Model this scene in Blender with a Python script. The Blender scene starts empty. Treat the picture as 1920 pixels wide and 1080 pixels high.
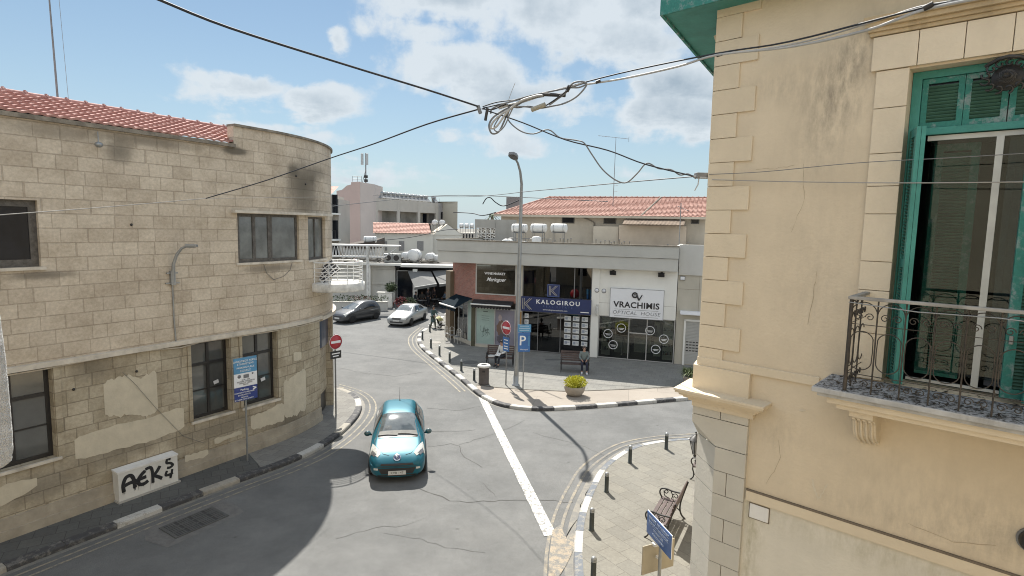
import bpy, bmesh, math, random
from mathutils import Vector, Matrix
from mathutils.bvhtree import BVHTree
SC=bpy.context.scene
R=math.radians
# ---------------------------------------------------------------- camera, sky, sun, exposure
cam_d=bpy.data.cameras.new('camera'); cam=bpy.data.objects.new('camera',cam_d); SC.collection.objects.link(cam)
SC.camera=cam
cam_d.sensor_width=36; cam_d.lens=36*1075/1920; cam_d.clip_start=.05; cam_d.clip_end=4000
CAMH=7.5
CM=Matrix.Rotation(R(90-6.1),4,'X')@Matrix.Rotation(R(1.17),4,'Z')
cam.matrix_world=Matrix.Translation((0,0,CAMH))@CM
SUN_EL=51.0; SUN_AZ=-16.5          # azimuth from +Y, negative to the left
SC.view_settings.view_transform='Standard'; SC.view_settings.look='None'; SC.view_settings.gamma=1
SC.view_settings.exposure=1.3
SC.cycles.pixel_filter_type='BLACKMAN_HARRIS'; SC.cycles.filter_width=1.05
w=bpy.data.worlds.new('World'); SC.world=w; w.use_nodes=True
SKYS=0.06
def build_sky():
    nt=w.node_tree; N=nt.nodes; L=nt.links; N.clear()
    out=N.new('ShaderNodeOutputWorld'); bg=N.new('ShaderNodeBackground'); bg.inputs[1].default_value=SKYS
    sky=N.new('ShaderNodeTexSky'); sky.sky_type='NISHITA'; sky.sun_disc=False
    sky.sun_elevation=R(SUN_EL); sky.sun_rotation=R(SUN_AZ); sky.air_density=1.0; sky.dust_density=0.2; sky.ozone_density=1.5
    tc=N.new('ShaderNodeTexCoord')
    sep=N.new('ShaderNodeSeparateXYZ'); L.new(tc.outputs['Generated'],sep.inputs[0])
    def m(op,a,b=None,c=None,clamp=False):
        n=N.new('ShaderNodeMath'); n.operation=op; n.use_clamp=clamp
        for i,v in enumerate((a,b,c)):
            if v is None: continue
            if isinstance(v,(int,float)): n.inputs[i].default_value=v
            else: L.new(v,n.inputs[i])
        return n.outputs[0]
    # cloud layer coordinates: direction flattened onto a high plane
    zc=m('MAXIMUM',sep.outputs[2],0.0); zz=m('ADD',zc,0.22)
    cx=m('DIVIDE',sep.outputs[0],zz); cy=m('DIVIDE',sep.outputs[1],zz)
    comb=N.new('ShaderNodeCombineXYZ'); L.new(cx,comb.inputs[0]); L.new(cy,comb.inputs[1])
    def noise(vec,scale,detail,rough,off=(0,0,0)):
        mp=N.new('ShaderNodeMapping'); mp.inputs[1].default_value=off; L.new(vec,mp.inputs[0])
        n=N.new('ShaderNodeTexNoise'); n.inputs['Scale'].default_value=scale; n.inputs['Detail'].default_value=detail; n.inputs['Roughness'].default_value=rough
        L.new(mp.outputs[0],n.inputs[0]); return n.outputs[0]
    n1=noise(tc.outputs['Generated'],5.5,8,.55,(1.3,2.1,.4))
    n2=noise(comb.outputs[0],2.2,7,.6,(4.2,1.1,0))
    n3=noise(tc.outputs['Generated'],22,5,.6,(3,2,7))
    # named cloud banks: azimuth, elevation (deg), half widths (deg), weight
    banks=[(-5.8, 20.9, 9.65, 3.12, 1.23), (2.7, 19.3, 11.03, 4.16, 1.34), (11.6, 20.5, 7.49, 3.47, 1.18), (9.0, 17.5, 8.25, 2.43, 1.12), (-8.5, 17.2, 5.72, 2.08, 0.9), (-5.3, 14.2, 8.38, 3.12, 1.18), (1.1, 13.1, 7.15, 2.77, 1.01), (6.4, 11.1, 5.78, 1.52, 0.78), (-24.5, 11.7, 4.84, 1.81, 1.18), (-19.0, 11.1, 5.82, 1.81, 1.12), (-27.5, 10.7, 3.07, 1.39, 0.67), (-16.6, 16.1, 1.55, 1.25, 0.95), (17.1, 12.9, 5.34, 2.08, 1.23), (15.6, 11.0, 6.64, 1.94, 1.12), (18.5, 10.4, 3.51, 2.43, 1.12), (0.0, 7.7, 4.55, 1.81, 1.06), (5.3, 7.2, 3.87, 0.98, 0.56), (-22.3, 8.4, 5.01, 1.1, 0.78), (-18.5, 7.7, 4.67, 1.1, 0.56), (-6.9, 8.5, 3.21, 0.98, 0.67), (-14.1, 4.6, 7.34, 1.1, 0.5), (10.0, 5.2, 8.2, 1.25, 0.45), (-4.3, 5.0, 7.11, 0.83, 0.45), (4.8, 14.9, 4.53, 1.39, 0.56), (-20.4, 18.6, 3.43, 0.83, 0.28), (-40.9, 14.8, 3.34, 0.98, 0.22), (14.6, 16.1, 3.65, 1.73, 0.56)]
    az=m('ARCTAN2',sep.outputs[0],sep.outputs[1]); el=m('ARCSINE',sep.outputs[2])
    wob=m('MULTIPLY',m('SUBTRACT',n1,.5),.16); azw=m('ADD',az,wob); elw=m('ADD',el,m('MULTIPLY',m('SUBTRACT',n2,.5),.10))
    tot=None
    for a,e,wa,we,k in banks:
        dx=m('DIVIDE',m('SUBTRACT',azw,R(a)),R(wa)); dy=m('DIVIDE',m('SUBTRACT',elw,R(e)),R(we))
        d=m('ADD',m('MULTIPLY',dx,dx),m('MULTIPLY',dy,dy)); g=m('MULTIPLY',m('EXPONENT',m('MULTIPLY',d,-1.0)),k)
        tot=g if tot is None else m('MAXIMUM',tot,g)
    # unseen clouds overhead, to the sides and behind, added as fill light
    hi=N.new('ShaderNodeMapRange'); hi.inputs[1].default_value=R(24); hi.inputs[2].default_value=R(36); L.new(el,hi.inputs[0])
    sd_=N.new('ShaderNodeMapRange'); sd_.inputs[1].default_value=R(52); sd_.inputs[2].default_value=R(75); L.new(m('ABSOLUTE',az),sd_.inputs[0])
    away=m('MAXIMUM',hi.outputs[0],sd_.outputs[0])
    tot=m('MAXIMUM',tot,m('MULTIPLY',away,m('MULTIPLY',m('SUBTRACT',n2,.34),5.0,clamp=True)))
    dens=m('SUBTRACT',m('ADD',m('ADD',tot,m('MULTIPLY',m('SUBTRACT',n1,.5),2.3)),m('MULTIPLY',m('SUBTRACT',n3,.5),.95)),.43)
    fac=N.new('ShaderNodeMapRange'); fac.inputs[1].default_value=-.05; fac.inputs[2].default_value=.42; fac.interpolation_type='SMOOTHSTEP'
    L.new(dens,fac.inputs[0])
    # thick middles go slightly grey
    core=N.new('ShaderNodeMapRange'); core.inputs[1].default_value=.42; core.inputs[2].default_value=1.25; L.new(m('ADD',dens,m('MULTIPLY',m('SUBTRACT',n2,.5),1.8)),core.inputs[0])
    ccol=N.new('ShaderNodeMixRGB'); ccol.inputs[1].default_value=(5.0,5.45,5.8,1); ccol.inputs[2].default_value=(2.7,3.3,3.85,1); L.new(core.outputs[0],ccol.inputs[0])
    # the unseen cloud overhead and behind is brightened to add fill light
    cb=N.new('ShaderNodeMixRGB'); L.new(away,cb.inputs[0]); L.new(ccol.outputs[0],cb.inputs[1]); cb.inputs[2].default_value=CLOUD_FILL
    # pale haze low over the horizon
    haze=m('MULTIPLY',m('EXPONENT',m('MULTIPLY',m('MAXIMUM',el,0.0),-5.0)),.95)
    gain=N.new('ShaderNodeMixRGB'); gain.blend_type='MULTIPLY'; gain.inputs[0].default_value=1; gain.inputs[2].default_value=SKYTINT; L.new(sky.outputs[0],gain.inputs[1])
    hz=N.new('ShaderNodeMixRGB'); hz.inputs[2].default_value=(3.75,4.5,5.0,1); L.new(haze,hz.inputs[0]); L.new(gain.outputs[0],hz.inputs[1])
    mx=N.new('ShaderNodeMixRGB'); L.new(m('MULTIPLY',fac.outputs[0],.93),mx.inputs[0]); L.new(hz.outputs[0],mx.inputs[1]); L.new(cb.outputs[0],mx.inputs[2])
    L.new(mx.outputs[0],bg.inputs[0]); L.new(bg.outputs[0],out.inputs[0])
CLOUD_FILL=(7.9,8.6,9.4,1)
SKYTINT=(.63,.70,.69,1)
build_sky()
sd=bpy.data.lights.new('sun','SUN'); sd.energy=3.6; sd.angle=R(.53); sd.color=(1,.95,.87)
so=bpy.data.objects.new('sun',sd); SC.collection.objects.link(so)
sv=Vector((math.sin(R(SUN_AZ))*math.cos(R(SUN_EL)),math.cos(R(SUN_AZ))*math.cos(R(SUN_EL)),math.sin(R(SUN_EL))))
so.rotation_euler=sv.to_track_quat('Z','Y').to_euler(); so.location=(0,30,60)

# ---------------------------------------------------------------- helpers
def ray(px,py): return CM.to_3x3()@Vector(((px-960)/1075,(540-py)/1075,-1))
def G(px,py,z=0.0):
    r=ray(px,py); t=(z-CAMH)/r.z; return Vector((r.x*t,r.y*t,z))
def AT(px,py,d):
    r=ray(px,py); t=d/r.y; return Vector((r.x*t,d,CAMH+r.z*t))
MATS={}
def nodes(name):
    m=bpy.data.materials.new(name); m.use_nodes=True; nt=m.node_tree; b=nt.nodes['Principled BSDF']; return m,nt,b
def c4(c): return (c[0],c[1],c[2],1)
def pm(name,col,rough=.75,var=.12,scale=2.5,bump=.15,bscale=None,metal=0,spec=.5,coat=0,col2=None,detail=6,grime=0,coord='Object'):
    if name in MATS: return MATS[name]
    m,nt,b=nodes(name); N=nt.nodes; L=nt.links
    b.inputs['Roughness'].default_value=rough; b.inputs['Metallic'].default_value=metal
    b.inputs['Specular IOR Level'].default_value=spec; b.inputs['Coat Weight'].default_value=coat
    tc=N.new('ShaderNodeTexCoord')
    if var>0 or col2:
        n=N.new('ShaderNodeTexNoise'); n.inputs['Scale'].default_value=scale; n.inputs['Detail'].default_value=detail; n.inputs['Roughness'].default_value=.62
        L.new(tc.outputs[coord],n.inputs[0])
        r=N.new('ShaderNodeMapRange'); r.inputs[1].default_value=.3; r.inputs[2].default_value=.7; L.new(n.outputs[0],r.inputs[0])
        mx=N.new('ShaderNodeMixRGB'); L.new(r.outputs[0],mx.inputs[0])
        c2=col2 if col2 else [min(1,x*(1+var)) for x in col]
        mx.inputs[1].default_value=c4([x*(1-var) for x in col]) if not col2 else c4(col); mx.inputs[2].default_value=c4(c2)
        last=mx.outputs[0]
        if grime>0:
            n3=N.new('ShaderNodeTexNoise'); n3.inputs['Scale'].default_value=scale*.35; n3.inputs['Detail'].default_value=9; n3.inputs['Roughness'].default_value=.7
            mp=N.new('ShaderNodeMapping'); mp.inputs[3].default_value=(1.8,1.8,.45); L.new(tc.outputs[coord],mp.inputs[0]); L.new(mp.outputs[0],n3.inputs[0])
            r3=N.new('ShaderNodeMapRange'); r3.inputs[1].default_value=.52; r3.inputs[2].default_value=.75; r3.inputs[4].default_value=grime; L.new(n3.outputs[0],r3.inputs[0])
            m3=N.new('ShaderNodeMixRGB'); m3.blend_type='MULTIPLY'; L.new(r3.outputs[0],m3.inputs[0]); L.new(last,m3.inputs[1]); m3.inputs[2].default_value=(.45,.42,.38,1); last=m3.outputs[0]
        L.new(last,b.inputs['Base Color'])
    else: b.inputs['Base Color'].default_value=c4(col)
    if bump>0:
        n2=N.new('ShaderNodeTexNoise'); n2.inputs['Scale'].default_value=bscale or scale*12; n2.inputs['Detail'].default_value=4; L.new(tc.outputs[coord],n2.inputs[0])
        bp=N.new('ShaderNodeBump'); bp.inputs['Strength'].default_value=bump; bp.inputs['Distance'].default_value=.02; L.new(n2.outputs[0],bp.inputs['Height']); L.new(bp.outputs[0],b.inputs['Normal'])
    MATS[name]=m; return m
class MB:
    """collects shapes that become ONE mesh object"""
    def __init__(s): s.v=[]; s.f=[]; s.mi=[]; s.uv=[]; s.sm=[]
    def add(s,vs,fs,mi=0,uvs=None,smooth=False):
        o=len(s.v); s.v+= [Vector(p) for p in vs]
        for k,f in enumerate(fs):
            s.f.append([i+o for i in f]); s.mi.append(mi); s.sm.append(smooth); s.uv.append(uvs[k] if uvs else None)
    def box(s,c,size,mi=0,rz=0,M=None):
        x,y,z=[a/2 for a in size]; vs=[Vector((sx*x,sy*y,sz*z)) for sz in(-1,1) for sx,sy in((-1,-1),(1,-1),(1,1),(-1,1))]
        T=Matrix.Translation(c)@(M if M is not None else Matrix.Rotation(rz,4,'Z'))
        s.add([T@p for p in vs],[(3,2,1,0),(4,5,6,7),(0,1,5,4),(1,2,6,5),(2,3,7,6),(3,0,4,7)],mi)
    def b(s,x0,x1,y0,y1,z0,z1,mi=0): s.box(((x0+x1)/2,(y0+y1)/2,(z0+z1)/2),(abs(x1-x0),abs(y1-y0),abs(z1-z0)),mi)
    def prism(s,poly,z0,z1,mi=0,side=None):
        n=len(poly); vs=[(p[0],p[1],z0) for p in poly]+[(p[0],p[1],z1) for p in poly]
        a=sum(poly[i][0]*poly[(i+1)%n][1]-poly[(i+1)%n][0]*poly[i][1] for i in range(n))
        top=list(range(n,2*n)); bot=list(range(n))[::-1]
        if a<0: top=top[::-1]; bot=bot[::-1]
        s.add(vs,[top,bot],mi)
        fs=[(i,(i+1)%n,n+(i+1)%n,n+i) if a>0 else ((i+1)%n,i,n+i,n+(i+1)%n) for i in range(n)]
        s.add(vs,fs,mi if side is None else side)
    def tube(s,pts,r,n=8,mi=0,caps=True,smooth=True):
        pts=[Vector(p) for p in pts]; rs=r if isinstance(r,(list,tuple)) else [r]*len(pts)
        vs=[];up=None
        for i,p in enumerate(pts):
            t=(pts[min(i+1,len(pts)-1)]-pts[max(i-1,0)]).normalized()
            if up is None:
                up=Vector((0,0,1)) if abs(t.z)<.9 else Vector((1,0,0))
            a=t.cross(up).normalized(); bb=a.cross(t).normalized(); up=bb
            for k in range(n):
                th=2*math.pi*k/n; vs.append(p+(a*math.cos(th)+bb*math.sin(th))*rs[i])
        fs=[]
        for i in range(len(pts)-1):
            for k in range(n):
                fs.append((i*n+k,(i+1)*n+k,(i+1)*n+(k+1)%n,i*n+(k+1)%n)[::-1])
        s.add(vs,fs,mi,smooth=smooth)
        if caps: s.add(vs,[list(range(n))[::-1],list(range((len(pts)-1)*n,len(pts)*n))],mi)
    def lathe(s,prof,n=20,c=(0,0,0),mi=0,M=None,smooth=True):
        vs=[];c=Vector(c)
        for r,z in prof:
            for k in range(n):
                th=2*math.pi*k/n; p=Vector((r*math.cos(th),r*math.sin(th),z)); vs.append((M@p if M is not None else p)+c)
        fs=[]
        for i in range(len(prof)-1):
            for k in range(n): fs.append((i*n+k,i*n+(k+1)%n,(i+1)*n+(k+1)%n,(i+1)*n+k))
        s.add(vs,fs,mi,smooth=smooth)
        if prof[0][0]>1e-4: s.add(vs,[list(range(n))[::-1]],mi)
        if prof[-1][0]>1e-4: s.add(vs,[list(range((len(prof)-1)*n,len(prof)*n))],mi)
    def ball(s,c,r,mi=0,n=12,sc=(1,1,1)):
        M=Matrix.Diagonal((*sc,1)); s.lathe([(r*math.sin(math.pi*i/8)+1e-5*(i in(0,8)),-r*math.cos(math.pi*i/8)) for i in range(9)],n,c,mi,M.to_3x3())
    def quad(s,a,b,c,d,mi=0,uv=None): s.add([a,b,c,d],[(0,1,2,3)],mi,[uv] if uv else None)
    def build(s,name,mats,parent=None,world=False,bevel=0,weld=False,matrix=None):
        me=bpy.data.meshes.new(name)
        vs=s.v
        if matrix is not None: vs=[matrix@p for p in vs]
        if world and parent is not None:
            inv=parent.matrix_world.inverted() if False else wm(parent).inverted(); vs=[inv@p for p in vs]
        me.from_pydata([tuple(p) for p in vs],[],s.f)
        if any(u is not None for u in s.uv):
            ul=me.uv_layers.new(name='UVMap'); li=0
            for fi,f in enumerate(s.f):
                for k in range(len(f)):
                    if s.uv[fi] is not None: ul.data[li].uv=s.uv[fi][k]
                    li+=1
        mats=mats if isinstance(mats,(list,tuple)) else [mats]
        for m in mats: me.materials.append(m)
        for i,p in enumerate(me.polygons): p.material_index=s.mi[i]; p.use_smooth=s.sm[i]
        if weld or bevel:
            bm=bmesh.new(); bm.from_mesh(me)
            if weld: bmesh.ops.remove_doubles(bm,verts=bm.verts,dist=1e-4)
            bm.to_mesh(me); bm.free()
        me.update()
        o=bpy.data.objects.new(name,me); SC.collection.objects.link(o)
        if parent is not None: o.parent=parent
        if bevel:
            md=o.modifiers.new('bevel','BEVEL'); md.width=bevel; md.segments=2; md.limit_method='ANGLE'
        return o
def wm(o):
    M=Matrix.LocRotScale(o.location,o.rotation_euler,o.scale)
    return (wm(o.parent)@M) if o.parent else M
def tag(o,label=None,cat=None,group=None,kind=None):
    if label: o['label']=label
    if cat: o['category']=cat
    if group: o['group']=group
    if kind: o['kind']=kind
    return o
def thing(name,label,cat,loc=(0,0,0),rz=0,group=None):
    o=bpy.data.objects.new(name,None); SC.collection.objects.link(o); o.location=loc; o.rotation_euler=(0,0,rz); o.empty_display_size=.3
    return tag(o,label,cat,group)
def children(o): return [c for c in bpy.data.objects if c.parent==o]
def dup(o,loc=None,rz=None,label=None,parent=None,scale=None):
    c=o.copy(); SC.collection.objects.link(c)
    if parent is not None: c.parent=parent
    if loc is not None: c.location=loc
    if rz is not None: c.rotation_euler=(0,0,rz)
    if scale is not None: c.scale=scale
    if label: c['label']=label
    for ch in children(o): dup(ch,parent=c)
    return c
def struct(mb,name,mats): return tag(mb.build(name,mats),kind='structure')
FONT=None
def text(name,s,size,mat,parent,loc,rx=90,rz=0,align='CENTER',ext=.004,sx=1,bold=0,shear=0,space=1):
    cu=bpy.data.curves.new(name,'FONT'); cu.body=s; cu.size=size; cu.align_x=align; cu.align_y='CENTER'; cu.extrude=ext; cu.offset=bold; cu.shear=shear; cu.space_character=space; cu.resolution_u=3
    t=bpy.data.objects.new(name+'_c',cu); SC.collection.objects.link(t)
    dg=bpy.context.evaluated_depsgraph_get(); me=bpy.data.meshes.new_from_object(t.evaluated_get(dg)); bpy.data.objects.remove(t)
    me.materials.clear(); me.materials.append(mat)
    o=bpy.data.objects.new(name,me); SC.collection.objects.link(o); o.parent=parent
    o.location=loc; o.rotation_euler=(R(rx),0,R(rz)); o.scale=(sx,1,1)
    me.name=name; return o
def off_poly(pts,d):
    """offset an open 2D polyline to its left by d"""
    out=[]
    for i,p in enumerate(pts):
        a=Vector(pts[max(i-1,0)][:2]); c=Vector(pts[min(i+1,len(pts)-1)][:2]); t=(c-a).normalized()
        out.append((p[0]-t.y*d,p[1]+t.x*d))
    return out
def resample(pts,step):
    pts=[Vector((p[0],p[1])) for p in pts]; out=[pts[0].copy()]; acc=0
    for a,b in zip(pts,pts[1:]):
        L=(b-a).length; t=step-acc
        while t<=L: out.append(a+(b-a)*t/L); t+=step
        acc=(acc+L)%step if L>0 else acc
    return out
def smooth_line(pts,n=6):
    P=[Vector((p[0],p[1])) for p in pts]; out=[]
    for i in range(len(P)-1):
        p0=P[max(i-1,0)];p1=P[i];p2=P[i+1];p3=P[min(i+2,len(P)-1)]
        for k in range(n):
            t=k/n; out.append(.5*((2*p1)+(p2-p0)*t+(2*p0-5*p1+4*p2-p3)*t*t+(3*p1-p0-3*p2+p3)*t**3))
    out.append(P[-1]); return out
def ribbon(mb,pts,wd,z,mi=0):
    a=off_poly(pts,wd/2); b=off_poly(pts,-wd/2)
    for i in range(len(pts)-1): mb.quad((*b[i],z),(*b[i+1],z),(*a[i+1],z),(*a[i],z),mi)
# ---------------------------------------------------------------- materials
def mat_stone(name,c1,c2,mortar,bw,bh,dirt=.35,stains=(),msize=.012,uv=True,warm=None,patchy=0):
    m,nt,b=nodes(name); N=nt.nodes; L=nt.links; b.inputs['Roughness'].default_value=.9; b.inputs['Specular IOR Level'].default_value=.25
    tc=N.new('ShaderNodeTexCoord'); src=tc.outputs['UV'] if uv else tc.outputs['Object']
    sep=N.new('ShaderNodeSeparateXYZ'); L.new(src,sep.inputs[0])
    def mm(op,a,bb=None,cl=False):
        n=N.new('ShaderNodeMath'); n.operation=op; n.use_clamp=cl
        for i,v in enumerate((a,bb)):
            if v is None: continue
            if isinstance(v,(int,float)): n.inputs[i].default_value=v
            else: L.new(v,n.inputs[i])
        return n.outputs[0]
    U,V=sep.outputs[0],sep.outputs[1]
    row=mm('FLOOR',mm('DIVIDE',V,bh)); wn=N.new('ShaderNodeTexWhiteNoise'); wn.noise_dimensions='1D'; L.new(row,wn.inputs['W'])
    # every course has its own shift, and block widths drift along it
    nz=N.new('ShaderNodeTexNoise'); nz.noise_dimensions='2D'; nz.inputs['Scale'].default_value=.9; nz.inputs['Detail'].default_value=1
    cmb=N.new('ShaderNodeCombineXYZ'); L.new(U,cmb.inputs[0]); L.new(mm('MULTIPLY',row,7.3),cmb.inputs[1]); L.new(cmb.outputs[0],nz.inputs[0])
    u2=mm('ADD',mm('ADD',U,mm('MULTIPLY',wn.outputs[0],bw*2)),mm('MULTIPLY',nz.outputs[0],bw*1.6))
    cm2=N.new('ShaderNodeCombineXYZ'); L.new(u2,cm2.inputs[0]); L.new(V,cm2.inputs[1])
    br=N.new('ShaderNodeTexBrick'); br.inputs['Scale'].default_value=1; br.inputs['Brick Width'].default_value=bw; br.inputs['Row Height'].default_value=bh
    br.inputs['Mortar Size'].default_value=msize; br.inputs['Mortar Smooth'].default_value=.35; br.offset=.5; br.inputs['Color1'].default_value=c4(c1); br.inputs['Color2'].default_value=c4(c2); br.inputs['Mortar'].default_value=c4(mortar)
    L.new(cm2.outputs[0],br.inputs[0])
    n1=N.new('ShaderNodeTexNoise'); n1.inputs['Scale'].default_value=1.3; n1.inputs['Detail'].default_value=9; n1.inputs['Roughness'].default_value=.68; L.new(src,n1.inputs[0])
    r1=N.new('ShaderNodeMapRange'); r1.inputs[1].default_value=.42; r1.inputs[2].default_value=.72; r1.inputs[4].default_value=dirt; L.new(n1.outputs[0],r1.inputs[0])
    mx=N.new('ShaderNodeMixRGB'); mx.blend_type='MULTIPLY'; L.new(r1.outputs[0],mx.inputs[0]); L.new(br.outputs[0],mx.inputs[1]); mx.inputs[2].default_value=(.50,.45,.38,1); last=mx.outputs[0]
    nf=N.new('ShaderNodeTexNoise'); nf.inputs['Scale'].default_value=14; nf.inputs['Detail'].default_value=6; nf.inputs['Roughness'].default_value=.7; L.new(src,nf.inputs[0])
    rf=N.new('ShaderNodeMapRange'); rf.inputs[1].default_value=.3; rf.inputs[2].default_value=.7; rf.inputs[3].default_value=.80; rf.inputs[4].default_value=1.12; L.new(nf.outputs[0],rf.inputs[0])
    mf=N.new('ShaderNodeMixRGB'); mf.blend_type='MULTIPLY'; mf.inputs[0].default_value=1; L.new(last,mf.inputs[1]); L.new(rf.outputs[0],mf.inputs[2]); last=mf.outputs[0]
    ns=N.new('ShaderNodeTexNoise'); ns.inputs['Scale'].default_value=4.5; ns.inputs['Detail'].default_value=7; L.new(src,ns.inputs[0])
    for (sx,sz,wx,wz,k) in stains:
        dx=mm('DIVIDE',mm('SUBTRACT',U,sx),wx); dz=mm('DIVIDE',mm('SUBTRACT',V,sz),wz)
        g=mm('EXPONENT',mm('MULTIPLY',mm('ADD',mm('MULTIPLY',dx,dx),mm('MULTIPLY',dz,dz)),-1.0))
        g=mm('MULTIPLY',mm('MULTIPLY',mm('SUBTRACT',mm('ADD',g,mm('MULTIPLY',ns.outputs[0],.9)),.62),2.2,True),mm('MULTIPLY',g,k*1.6,True),True)
        ms=N.new('ShaderNodeMixRGB'); L.new(g,ms.inputs[0]); L.new(last,ms.inputs[1]); ms.inputs[2].default_value=(.15,.13,.10,1); last=ms.outputs[0]
    L.new(last,b.inputs['Base Color'])
    bp=N.new('ShaderNodeBump'); bp.inputs['Strength'].default_value=.8; bp.inputs['Distance'].default_value=.012; bp.invert=True
    hm=mm('ADD',br.outputs['Fac'],mm('MULTIPLY',nf.outputs[0],-.35)); L.new(hm,bp.inputs['Height']); L.new(bp.outputs[0],b.inputs['Normal'])
    MATS[name]=m; return m
def add_stains(m,stains,col=(.17,.145,.115),ns=5.0,power=1.0):
    """real dirt marks at fixed places of a wall, in the wall's own x and z"""
    nt=m.node_tree; N=nt.nodes; L=nt.links; b=N['Principled BSDF']; inp=b.inputs['Base Color']; last=inp.links[0].from_socket
    tc=N.new('ShaderNodeTexCoord'); sep=N.new('ShaderNodeSeparateXYZ'); L.new(tc.outputs['Object'],sep.inputs[0])
    def mm(op,a,bb=None,cl=False):
        n=N.new('ShaderNodeMath'); n.operation=op; n.use_clamp=cl
        for i,v in enumerate((a,bb)):
            if v is None: continue
            if isinstance(v,(int,float)): n.inputs[i].default_value=v
            else: L.new(v,n.inputs[i])
        return n.outputs[0]
    mp=N.new('ShaderNodeMapping'); mp.inputs[3].default_value=(2.2,1,.7); L.new(tc.outputs['Object'],mp.inputs[0])
    nz=N.new('ShaderNodeTexNoise'); nz.inputs['Scale'].default_value=ns; nz.inputs['Detail'].default_value=9; nz.inputs['Roughness'].default_value=.72; L.new(mp.outputs[0],nz.inputs[0])
    for (sx,sz,wx,wz,k) in stains:
        dx=mm('DIVIDE',mm('SUBTRACT',sep.outputs[0],sx),wx); dz=mm('DIVIDE',mm('SUBTRACT',sep.outputs[2],sz),wz)
        g=mm('EXPONENT',mm('MULTIPLY',mm('ADD',mm('MULTIPLY',dx,dx),mm('MULTIPLY',dz,dz)),-1.0))
        f=mm('MULTIPLY',mm('MULTIPLY',mm('SUBTRACT',nz.outputs[0],.40),4.0,True),mm('MULTIPLY',g,k,True),True)
        ms=N.new('ShaderNodeMixRGB'); L.new(f,ms.inputs[0]); L.new(last,ms.inputs[1]); ms.inputs[2].default_value=c4(col); last=ms.outputs[0]
    L.new(last,inp)
def mat_paving(name,c1,c2,mortar,bw,bh,rot=0,msize=.006,dirt=.3,var=14,offs=.5):
    m,nt,b=nodes(name); N=nt.nodes; L=nt.links; b.inputs['Roughness'].default_value=.88; b.inputs['Specular IOR Level'].default_value=.3
    tc=N.new('ShaderNodeTexCoord'); mp=N.new('ShaderNodeMapping'); mp.inputs[2].default_value=(0,0,rot); L.new(tc.outputs['Object'],mp.inputs[0])
    br=N.new('ShaderNodeTexBrick'); br.inputs['Scale'].default_value=1; br.inputs['Brick Width'].default_value=bw; br.inputs['Row Height'].default_value=bh; br.offset=offs
    br.inputs['Mortar Size'].default_value=msize; br.inputs['Mortar Smooth'].default_value=.3; br.inputs['Color1'].default_value=c4(c1); br.inputs['Color2'].default_value=c4(c2); br.inputs['Mortar'].default_value=c4(mortar); L.new(mp.outputs[0],br.inputs[0])
    n1=N.new('ShaderNodeTexNoise'); n1.inputs['Scale'].default_value=.9; n1.inputs['Detail'].default_value=9; n1.inputs['Roughness'].default_value=.7; L.new(tc.outputs['Object'],n1.inputs[0])
    r1=N.new('ShaderNodeMapRange'); r1.inputs[1].default_value=.4; r1.inputs[2].default_value=.75; r1.inputs[4].default_value=dirt; L.new(n1.outputs[0],r1.inputs[0])
    mx=N.new('ShaderNodeMixRGB'); mx.blend_type='MULTIPLY'; L.new(r1.outputs[0],mx.inputs[0]); L.new(br.outputs[0],mx.inputs[1]); mx.inputs[2].default_value=(.6,.56,.52,1)
    nf=N.new('ShaderNodeTexNoise'); nf.inputs['Scale'].default_value=var; nf.inputs['Detail'].default_value=6; nf.inputs['Roughness'].default_value=.75; L.new(tc.outputs['Object'],nf.inputs[0])
    rf=N.new('ShaderNodeMapRange'); rf.inputs[1].default_value=.3; rf.inputs[2].default_value=.7; rf.inputs[3].default_value=.84; rf.inputs[4].default_value=1.12; L.new(nf.outputs[0],rf.inputs[0])
    mf=N.new('ShaderNodeMixRGB'); mf.blend_type='MULTIPLY'; mf.inputs[0].default_value=1; L.new(mx.outputs[0],mf.inputs[1]); L.new(rf.outputs[0],mf.inputs[2])
    L.new(mf.outputs[0],b.inputs['Base Color'])
    bp=N.new('ShaderNodeBump'); bp.inputs['Strength'].default_value=.4; bp.inputs['Distance'].default_value=.01; bp.invert=True; L.new(br.outputs['Fac'],bp.inputs['Height']); L.new(bp.outputs[0],b.inputs['Normal'])
    MATS[name]=m; return m
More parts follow.
